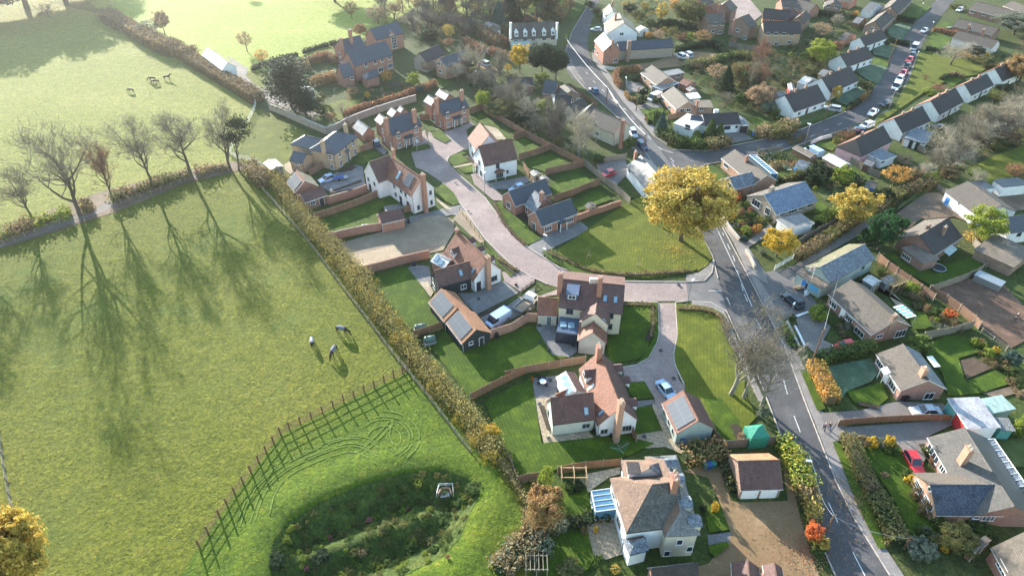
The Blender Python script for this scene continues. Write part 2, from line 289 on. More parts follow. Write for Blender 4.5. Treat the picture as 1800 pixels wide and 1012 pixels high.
def sheet(name, mat, t, pts, lab=None, terr=False, z=None, step=0.0):
    if z is None: _z[0]+=.0016; z=_z[0]
    P=[G(t,*p) if not isinstance(p[0],str) else G(p[0],p[1],p[2]) for p in pts]
    if step: z+=step
    bm=bmesh.new(); vs=[bm.verts.new((p.x,p.y,z)) for p in P]; f=bm.faces.new(vs); bm.normal_update()
    if f.normal.z<0: f.normal_flip()
    if step:
        for i in range(len(vs)):
            a,b=vs[i].co,vs[(i+1)%len(vs)].co; q=[bm.verts.new(v) for v in (a,b,(b.x,b.y,0),(a.x,a.y,0))]; bm.faces.new(q)
        bmesh.ops.recalc_face_normals(bm,faces=bm.faces)
    bmesh.ops.triangulate(bm,faces=[f for f in bm.faces if len(f.verts)>4])
    if terr:
        x0,x1=min(p.x for p in P),max(p.x for p in P); y0,y1=min(p.y for p in P),max(p.y for p in P)
        for ax,a,b in ((0,x0,x1),(1,y0,y1)):
            k=math.ceil(a/.8)*.8
            while k<b:
                bmesh.ops.bisect_plane(bm,geom=bm.verts[:]+bm.edges[:]+bm.faces[:],plane_co=(k,k,0),plane_no=(1,0,0) if ax==0 else (0,1,0)); k+=.8
        co=np.array([v.co[:] for v in bm.verts]); zz=terrain(co)
        for v,h in zip(bm.verts,zz): v.co.z=h+z+.03+{'basin_growth':.06,'basin_grass':.11}.get(name,0)
    me=bpy.data.meshes.new(name); bm.to_mesh(me); bm.free(); me.materials.append(M(mat))
    if terr: me.polygons.foreach_set('use_smooth',[True]*len(me.polygons))
    face_uv(me); o=link(name,me); tag(o,lab or name.replace('_',' '),name.replace('_',' '),kind='structure'); return o
def ribbon(name, mat, t, pts, width, lab=None, z=None, dash=None, terr=False, kind='structure', h=0):
    """a painted line, a kerb or a track of constant width along a polyline"""
    if z is None: _z[0]+=.0016; z=_z[0]
    P=[G(t,*p) if not isinstance(p[0],str) else G(*p) for p in pts]; Q=[]
    for a,b in zip(P,P[1:]):
        n=max(1,int((b-a).length/1.0)); Q+=[a.lerp(b,i/n) for i in range(n)]
    Q.append(P[-1]); m=MB(); acc=0; L=[];Rr=[]
    for i,p in enumerate(Q):
        d=(Q[min(i+1,len(Q)-1)]-Q[max(i-1,0)]).normalized(); n=Vector((-d.y,d.x,0))*width/2; zz=z+(tz(p.x,p.y)+.09 if terr else 0); L.append(Vector((p.x+n.x,p.y+n.y,zz))); Rr.append(Vector((p.x-n.x,p.y-n.y,zz)))
    for i in range(len(Q)-1):
        acc+=(Q[i+1]-Q[i]).length
        if dash and (acc%(dash[0]+dash[1]))>dash[0]: continue
        if h:
            u=Vector((0,0,h)); m.add([L[i],Rr[i],Rr[i+1],L[i+1],L[i]+u,Rr[i]+u,Rr[i+1]+u,L[i+1]+u],[(4,5,6,7),(0,4,7,3),(5,1,2,6)])
        else: m.quad(Rr[i],Rr[i+1],L[i+1],L[i])
    o=m.build(name,mat); return tag(o,lab or name.replace('_',' '),name.replace('_',' '),kind=kind)
sheet('far_field','field','_',[(190,28),(250,62),(330,98),(352,108),(420,125),(480,128),(505,110),(560,108),(590,84),(640,66),(700,40),(760,0),(800,-60),(1000,-80),(1010,-140),(-250,-140),(-200,-60),(150,0)],'bright sunlit grass field beyond the brown hedge')
sheet('upper_paddock','meadow','_',[(-200,-60),(190,28),(250,62),(330,108),(448,190),(425,265),(405,290),(240,330),(0,395),(-320,480),(-500,200)],'pale grazed paddock with dark ponies')
sheet('village_ground','garden','_',[(470,135),(560,112),(600,86),(650,64),(720,20),(770,-20),(800,-80),(1000,-160),(2600,-160),(2400,1200),(900,1200),(935,985),(945,940),(905,868),(862,800),(722,645),(600,478),(470,306),(452,280),(520,240),(448,192)],'garden ground between the houses')
sheet('small_paddock','lawn_dry','_',[(452,190),(520,222),(560,246),(548,262),(520,275),(505,300),(465,290),(415,278),(430,250),(440,215)],'small bright mown paddock beside the buff house')
sheet('attenuation_bank','lush','_',[(715,655),(640,690),(565,727),(494,765),(450,822),(385,905),(330,990),(290,1060),(250,1120),(800,1160),(880,1100),(905,1000),(935,960),(925,915),(900,870),(855,800),(780,725)],'lush green grass bank around the grassed basin',terr=True)
sheet('basin_growth','rough','A',[(130,860),(135,650),(240,490),(450,365),(700,255),(1000,180),(1230,165),(1400,230),(1450,330),(1380,450),(1320,600),(1220,700),(1020,800),(700,930),(300,1000)],'dark rough growth inside the basin',terr=True)
_rt2=random.Random(4)
def cr(P,n=8):
    P=[P[0]]+P+[P[-1]]; o=[]
    for i in range(1,len(P)-2):
        for k in range(n):
            t=k/n; o.append(tuple(.5*(2*P[i][c]+(P[i+1][c]-P[i-1][c])*t+(2*P[i-1][c]-5*P[i][c]+4*P[i+1][c]-P[i+2][c])*t*t+(3*P[i][c]-P[i-1][c]-3*P[i+1][c]+P[i+2][c])*t**3) for c in (0,1)))
    return o+[P[-2]]
TR=[cr([(150+60*k,1300-20*k),(270+45*k,1010),(430+34*k,850+6*k),(640+24*k,725+14*k),(850+12*k,630+22*k),(1030+6*k,575+26*k),(1180,580+34*k),(1290-6*k,640+36*k)]) for k in (0,.6,2.0,2.7,4.6)]
for r_,a0,a1 in ((125,-165,40),(190,-140,75),(215,-110,60),(265,-95,50)): TR.append([(1330+r_*1.05*cos(R(a)),590+r_*.82*sin(R(a))) for a in range(a0,a1,8)])
TR+=[cr([(1120,700),(1210,620),(1290,540),(1370,450)]),cr([(1150,720),(1240,640),(1320,560),(1400,470)]),cr([(1390,480),(1370,560),(1400,640)])]
for pp in TR: ribbon('wheel_track','trk','z',[(a+_rt2.uniform(-2,2),b+_rt2.uniform(-2,2)) for a,b in pp],.2,'faint curving wheel tracks pressed into the lush grass',terr=True,dash=(_rt2.uniform(4,9),_rt2.uniform(.3,1.2)))
for t,pp in (('_',[(1290,470),(1312,466),(1336,512),(1316,520)]),('_',[(1396,700),(1408,697),(1436,762),(1424,768)]),('_',[(1080,196),(1096,190),(1110,204),(1094,212)]),('_',[(1440,880),(1470,872),(1478,890),(1450,900)]),('_',[(1350,262),(1392,250),(1396,256),(1356,268)])): sheet('road_patch','grd_drive',t,pp,'square repair patch in the asphalt')
for t,x,y in (('n',1245,713),('n',1613,578),('o',275,912),('o',605,950),('o',365,997),('o',40,350),('o',270,750),('x',160,628),('x',250,965),('x',1193,948),('x',265,392),('x',1482,372),('y',410,125),('m',585,412),('m',455,130),('o',1645,350),('x',1355,98),('v',1420,470)):
    c=G(t,x,y); m=MB(); m.box((c.x,c.y,.30 if t!='y' else .2),(.55,.55,.02),.4); tag(m.build('drain_cover','dark_paint'),'dark square drain cover in the paving','drain cover',kind='structure')
sheet('far_field','field','_',[(715,-120),(1012,-120),(1004,6),(968,20),(900,30),(800,30),(762,22),(738,2)],'bright field glimpsed between the trunks of the wood')
sheet('lane_verge','grd_track','_',[(-260,520),(0,408),(90,368),(170,340),(300,305),(420,283),(440,296),(330,322),(205,372),(90,410),(0,437),(-260,560)],'leaf strewn verge below the row of bare trees')
sheet('lane_track','grd_drive','_',[(-200,500),(0,424),(150,372),(200,352),(300,318),(405,289),(408,294),(300,325),(205,362),(150,384),(0,436),(-200,515)],'narrow track running under the row of bare trees')
sheet('farm_drive','grd_drive','_',[(398,98),(416,108),(437,122),(432,134),(446,148),(480,166),(520,184),(560,200),(548,207),(500,190),(455,172),(425,152),(412,140),(418,126)],'pale curving drive beside the white barn')
MRL=[(1046,-60),(1040,0),(1021,29),(1006,56),(994,82),(988,108),(1002,134),(1026,154),(1058,182),(1104,224),(1134,262),(1160,306),(1182,332),(1210,372),(1232,410),(1252,450),(1262,490),(1276,546),(1300,598),(1331,659),(1347,700),(1373,768),(1410,866),(1447,965),(1468,1012),(1510,1110),(1560,1200)]
MRR=[(1650,1200),(1620,1100),(1564,1012),(1498,906),(1469,846),(1429,740),(1412,700),(1380,612),(1346,546),(1312,480),(1288,428),(1262,385),(1234,340),(1218,308),(1190,270),(1147,241),(1095,180),(1040,106),(1033,86),(1034,62),(1040,36),(1054,0),(1062,-60)]
sheet('main_road','grd_asphalt','_',MRL+MRR,'grey asphalt road curving down through the village')
sheet('side_road','grd_asphalt','_',[(1180,262),(1240,265),(1332,247),(1391,234),(1445,213),(1487,196),(1532,161),(1553,126),(1576,84),(1599,50),(1634,14),(1660,-20),(1700,-60),(1745,-60),(1700,-20),(1679,0),(1660,23),(1641,44),(1625,70),(1616,93),(1602,126),(1578,163),(1539,200),(1507,219),(1460,240),(1414,255),(1370,266),(1290,282),(1240,288),(1216,305),(1190,300)],'asphalt side road running up past the parked cars')
sheet('parking_bay','grd_pavement','e',[(640,950),(700,870),(760,830),(830,830),(860,740),(900,640),(940,540),(1000,400),(1040,400),(1010,480),(960,560),(900,700),(850,760),(830,820),(700,930)],'strip of paved parking bays beside the green')
sheet('estate_road','grd_paving_pink','_',[(731,295),(745,300),(777,321),(798,341),(812,362),(834,394),(853,421),(877,448),(900,467),(912,478),(936,488),(962,500),(985,507),(1040,520),(1098,530),(1210,529),(1206,496),(1150,497),(1096,495),(1042,488),(1000,477),(983,471),(950,451),(925,433),(905,416),(886,393),(868,369),(852,348),(830,328),(811,311),(791,293),(786,283),(790,275),(817,263),(800,250),(790,246),(768,226),(756,222),(752,240),(757,262),(723,270)],'pinkish block paved estate road in a long curve')
sheet('driveway','grd_paving_pink','h',[(20,690),(25,740),(215,690),(160,540),(150,500),(60,560)],'block paved drive of the brick house')
sheet('driveway','grd_paving_pink','h',[(340,515),(470,480),(600,420),(640,450),(560,500),(585,600),(575,690),(545,700),(350,640),(395,600)],'block paved drive of the far brick house')
sheet('road_mouth','grd_asphalt_old','_',[(1206,496),(1216,497),(1238,494),(1251,480),(1255,462),(1263,492),(1278,548),(1262,540),(1248,532),(1216,530),(1210,529)],'asphalt mouth where the paved estate road meets the main road')
sheet('driveway','grd_paving_pink','_',[(1156,533),(1158,587),(1154,603),(1140,629),(1120,642),(1094,646),(1098,665),(1102,672),(1133,670),(1150,700),(1152,712),(1168,770),(1210,790),(1215,775),(1190,705),(1206,684),(1194,668),(1187,644),(1184,622),(1191,587),(1187,533)],'paved drive curving down to the lower house')
sheet('gravel_yard','grd_gravel','_',[(1200,828),(1232,818),(1275,820),(1284,880),(1300,883),(1385,880),(1372,800),(1380,795),(1392,850),(1412,930),(1428,985),(1450,1030),(1490,1110),(1180,1110),(1160,1012),(1245,990),(1275,955),(1284,935),(1266,886),(1245,840)],'wide orange gravel yard in front of the white door garage')
sheet('garden_path','grd_paving_grey','_',[(1244,940),(1284,935),(1282,952),(1245,958)],'short grey path across the gravel yard')
sheet('pavement','grd_pavement','_',[(1255,455),(1252,478),(1238,492),(1216,495),(1206,494),(1206,484),(1228,480),(1244,468)],step=.1,lab='corner pavement by the green')
sheet('pavement','grd_pavement','_',[(1216,532),(1248,533),(1274,549),(1296,600),(1322,655),(1344,706),(1334,706),(1312,660),(1288,606),(1266,560),(1240,541),(1216,538)],step=.1,lab='pavement beside the big bare tree')
sheet('pavement','grd_pavement','_',[(1348,546),(1380,612),(1414,700),(1431,740),(1471,846),(1500,906),(1566,1012),(1622,1100),(1650,1100),(1588,1012),(1534,930),(1508,880),(1480,820),(1464,780),(1500,760),(1452,730),(1442,722),(1430,690),(1418,655),(1398,616),(1372,560),(1358,530),(1340,500),(1318,478),(1314,478)],step=.08,lab='pavement with two walkers beside the lower road')
sheet('pavement','grd_pavement','_',[(1262,383),(1290,428),(1313,478),(1350,500),(1345,480),(1318,440),(1290,400),(1266,372)],step=.08,lab='pavement beside the sunlit garden wall')
sheet('pavement','grd_pavement','_',[(1042,106),(1096,180),(1149,241),(1172,256),(1178,246),(1152,226),(1110,178),(1056,112),(1040,90)],step=.08,lab='pavement beside the brick bungalows')
sheet('forecourt','grd_asphalt_old','_',[(1314,478),(1350,478),(1392,470),(1410,500),(1440,540),(1424,556),(1390,560),(1372,560),(1346,524)],'worn tarmac forecourt of the pale green hall')
sheet('layby','grd_asphalt_old','_',[(1108,222),(1132,226),(1150,248),(1185,300),(1165,310),(1150,296),(1130,275),(1110,262),(1100,240)],'dark layby with two parked cars')
for pts in ([(1046,-55),(1040,0),(1006,56),(989,108),(1026,154),(1104,224),(1160,306),(1210,372),(1252,450),(1262,490)],[(1564,1012),(1498,906),(1469,846),(1412,700),(1380,612),(1346,546),(1312,480),(1262,385),(1218,308)],[(1276,546),(1300,598),(1331,659),(1347,700),(1373,768),(1410,866),(1447,965),(1468,1012)],[(1218,306),(1240,290),(1370,267),(1507,220)],[(1182,264),(1240,266),(1332,248),(1391,235),(1487,197)]):
    ribbon('kerb','kerb','_',pts,.16,'stone kerb along the road edge',h=.11)
for pts in ([(777,321),(812,362),(853,421),(900,467),(936,488),(962,500)],[(791,293),(811,311),(852,348),(886,393),(925,433),(983,471),(1042,488),(1096,495),(1206,496)],[(817,263),(790,275),(786,283),(791,293)],[(1098,530),(1156,532)],[(1187,532),(1210,529)],[(1156,533),(1158,587),(1154,603),(1140,629),(1120,642),(1094,646)],[(1187,533),(1191,587),(1184,622),(1187,644),(1206,684)],[(1216,531),(1248,532),(1276,548)],[(1206,496),(1238,494),(1251,480),(1255,458)]):
    ribbon('kerb','kerb','_',pts,.22,'pale kerb edging the paved estate road',h=.09)
for pts,d in (([(1308,518),(1339,582),(1372,650),(1392,722),(1418,790),(1440,850),(1478,930),(1520,1012)],(3,4.5)),([(1270,410),(1290,455),(1308,518)],(2,2.5)),([(1250,380),(1268,420),(1296,480),(1322,540)],(3,.01)),([(1060,150),(1110,206),(1150,252),(1196,296)],(2,4)),
   ([(1300,272),(1360,258),(1420,243),(1480,217)],(2,4)),([(1020,115),(1040,140),(1080,180)],(2,5)),([(1236,447),(1262,487),(1283,536)],(.6,.5)),([(1180,285),(1200,312)],(.5,.5)),([(1245,512),(1268,512)],(9,.1))):
    ribbon('road_marking','mark_white','_',pts,.14,'white painted road line',dash=d)
for mt,t,pts,lb in [
 ('grd_paving_grey','m',[(0,460),(330,380),(420,440),(0,540),(-120,590),(-110,560)],'grey paved drive below the pink house'),
 ('grd_paving_grey','m',[(345,375),(500,340),(600,480),(420,440)],'pale paved apron by the curving estate road'),
 ('grd_slabs','m',[(265,270),(420,390),(350,375),(270,300)],'stone garden path up to the pink house'),
 ('grd_earth','l',[(660,720),(1100,600),(1310,560),(1480,460),(1640,440),(1790,490),(1790,600),(1680,790),(1300,870),(860,1010),(760,860)],'bare building plot of compacted earth'),
 ('grd_spoil','l',[(760,850),(1200,740),(1310,860),(1080,960),(860,1005)],'patch of pale spoil on the bare building plot'),
 ('grd_earth','m',[(500,400),(560,410),(740,700),(700,720),(600,640),(430,480)],'bare earth verge inside the post fence'),
 ('grd_gravel_grey','n',[(1040,650),(1200,650),(1500,530),(1640,650),(1230,860),(1120,760)],'grey gravel court in front of the dark boarded house'),
 ('grd_bed','n',[(1240,870),(1520,735),(1535,765),(1260,895)],'dark planting strip beside the grey court'),
 ('grd_paving_grey','n',[(1260,895),(1535,770),(1650,690),(1800,600),(1800,800),(1580,900),(1400,1010),(1340,990)],'paved drive with the blue van and the tipper'),
 ('grd_paving_pink','n',[(1470,440),(1640,440),(1800,500),(1800,540),(1660,640),(1500,530)],'paved apron beside the dark boarded house'),
 ('grd_paving_grey','n',[(540,400),(640,370),(760,390),(780,560),(740,620),(770,690),(660,550)],'patio behind the dark boarded house'),
 ('grd_slabs','n',[(660,550),(740,530),(800,640),(770,690)],'sunlit paving strip beside the dark boarded house'),
 ('grd_paving_grey','o',[(200,1005),(245,730),(440,735),(440,830),(640,850),(640,1010),(560,1060)],'stone patio behind the glazed garden room'),
 ('grd_paving_pink','o',[(260,460),(450,390),(460,440),(330,460),(240,600)],'paved apron by the centre house'),
 ('grd_slabs','x',[(60,380),(330,340),(330,560),(230,620),(300,940),(640,890),(700,950),(1100,950),(1130,920),(1370,880),(1270,640),(1290,610),(1500,980),(1250,1060),(1000,1000),(640,975),(350,1010),(200,1010)],'sandstone paving around the lower tiled house'),
 ('grd_paving_grey','x',[(50,370),(330,340),(330,555),(100,570)],'grey patio with a round table'),
 ('grd_paving_grey','x',[(1120,590),(1280,580),(1300,620),(1120,660)],'path between two small lawns'),
 ('grd_slabs','w',[(750,0),(1180,0),(1230,160),(1060,90),(780,110)],'sandstone paving between house and garage'),
 ('grd_paving_grey','m',[(770,130),(1150,60),(1200,110),(1010,190),(830,190)],'grey drive in front of the white cottage'),
 ('grd_paving_pink','m',[(605,40),(680,30),(840,180),(930,260),(920,300),(830,300),(640,140)],'paved path from the estate road to the white cottage'),
 ('grd_paving_grey','m',[(1160,760),(1320,650),(1680,500),(1790,590),(1430,760),(1300,860)],'pale paved drive of the slate roofed bungalow'),
 ('grd_bed','m',[(1040,440),(1130,420),(1160,440),(1160,520),(1050,450)],'dark courtyard of the slate roofed bungalow'),
 ('grd_slabs','h',[(730,450),(860,600),(1030,590),(850,480)],'paved terrace behind the white cottage'),
 ('grd_slabs','h',[(420,860),(640,820),(650,840),(440,880)],'stone path across the small front lawn'),
 ('grd_gravel_grey','g',[(690,800),(860,690),(1040,620),(1110,640),(1130,790),(1140,830),(800,900),(690,830)],'gravel drive in front of the buff brick house'),
 ('grd_slabs','g',[(330,620),(390,590),(430,690),(400,720),(350,680)],'pale slab beside the garden shed'),
 ('grd_bed','g',[(860,680),(1000,630),(1060,640),(1000,680),(880,700)],'planting bed below the buff brick house'),
 ('grd_bed','g',[(790,880),(1090,770),(1110,790),(800,900)],'narrow planting bed on the gravel drive'),
 ('grd_paving_grey','g',[(1190,380),(1240,360),(1350,480),(1330,530),(1220,450)],'dark drive between two houses'),
 ('grd_paving_grey','l',[(1080,340),(1220,300),(1300,380),(1110,410)],'small grey patio of the pink house'),
 ('grd_earth','l',[(530,620),(650,625),(700,640),(560,660)],'worn earth in the garden corner'),
 ('grd_gravel','d',[(460,520),(650,500),(850,430),(1000,410),(1200,430),(1230,460),(1000,520),(560,560),(450,560)],'orange gravel car park of the long pub'),
 ('grd_drive','d',[(440,640),(560,660),(620,720),(470,740)],'tarmac drive of the brick bungalow'),
 ('grd_drive','d',[(530,840),(700,800),(740,850),(560,870)],'drive with the parked white van'),
 ('grd_drive','j',[(150,310),(350,290),(480,370),(260,410)],'pale concrete drive of the white bungalow'),
 ('grd_drive','c',[(1310,500),(1270,580),(1450,760),(1330,560)],'worn verge'),
 ('grd_drive','i',[(290,640),(600,600),(620,760),(480,900),(300,720)],'dark yard with the red car'),
 ('grd_gravel','c',[(430,560),(600,550),(700,640),(520,600)],'gravel parking place among the trees'),
 ('grd_asphalt_old','c',[(380,330),(560,420),(740,470),(700,520),(560,470),(400,380)],'dark wooded drive'),
 ('grd_paving_pink','d',[(1260,0),(1430,0),(1530,120),(1400,220),(1270,160)],'close of brick houses in shade'),
 ('grd_drive','p',[(640,530),(680,600),(400,780),(380,730)],'drive of the frosted roof bungalow'),
 ('grd_drive','p',[(880,940),(1000,850),(1300,660),(1560,500),(1800,330),(1800,440),(1520,640),(1000,940),(900,1010),(800,960)],'reddish farm track beside the pale green hall'),
 ('grd_track','q',[(0,700),(150,560),(400,360),(760,120),(900,120),(1200,350),(1180,420),(1060,370),(700,400),(500,570),(420,600)],'rough earth yard behind the hedge'),
 ('grd_track','q',[(1300,180),(1480,90),(1800,60),(1800,300),(1500,340)],'grassy earth yard of the white farmhouse'),
 ('grd_leaves','s',[(830,270),(1000,180),(1230,120),(1340,20),(1560,170),(1800,420),(1800,780),(1650,860),(1280,610)],'red brown leaf covered plot'),
 ('grd_drive','r',[(350,780),(480,730),(640,800),(720,870),(640,1010),(900,1130),(560,1160),(400,1010)],'tarmac drive of the long brown bungalow'),
 ('grd_slabs','r',[(980,370),(1230,420),(1400,640),(1600,720),(1500,640),(1300,440)],'shaded patio behind the long brown bungalow'),
 ('grd_drive','t',[(260,630),(560,610),(760,560),(860,540),(1190,560),(1230,650),(900,670),(500,690),(390,700),(330,780)],'concrete drive with the silver saloon'),
 ('grd_drive','t',[(390,740),(1240,680),(1260,720),(1080,800),(1060,960),(1000,1080),(860,880),(800,830),(480,800)],'tarmac drive of the lower bungalow'),
 ('grd_soil','t',[(1290,240),(1420,210),(1560,290),(1370,370)],'vegetable plot of bare soil'),
 ('grd_track','t',[(1480,480),(1700,430),(1770,470),(1600,520)],'earth path beside the vegetable plot'),
 ('grd_slabs','E',[(900,520),(1130,480),(1200,740),(1050,790),(950,760)],'brick paved terrace of the old house'),
 ('grd_slabs','w',[(280,360),(620,290),(620,360),(510,390),(330,520),(290,560),(100,540),(150,470)],'stone patio of the old house garden'),
 ('grd_gravel_grey','j',[(720,1000),(900,960),(860,1010)],'path')]:
    sheet('garden_path' if 'path' in lb else 'patio' if 'patio' in lb or 'terrace' in lb else 'yard' if 'yard' in lb or 'plot' in lb else 'driveway',mt,t,pts,lb)
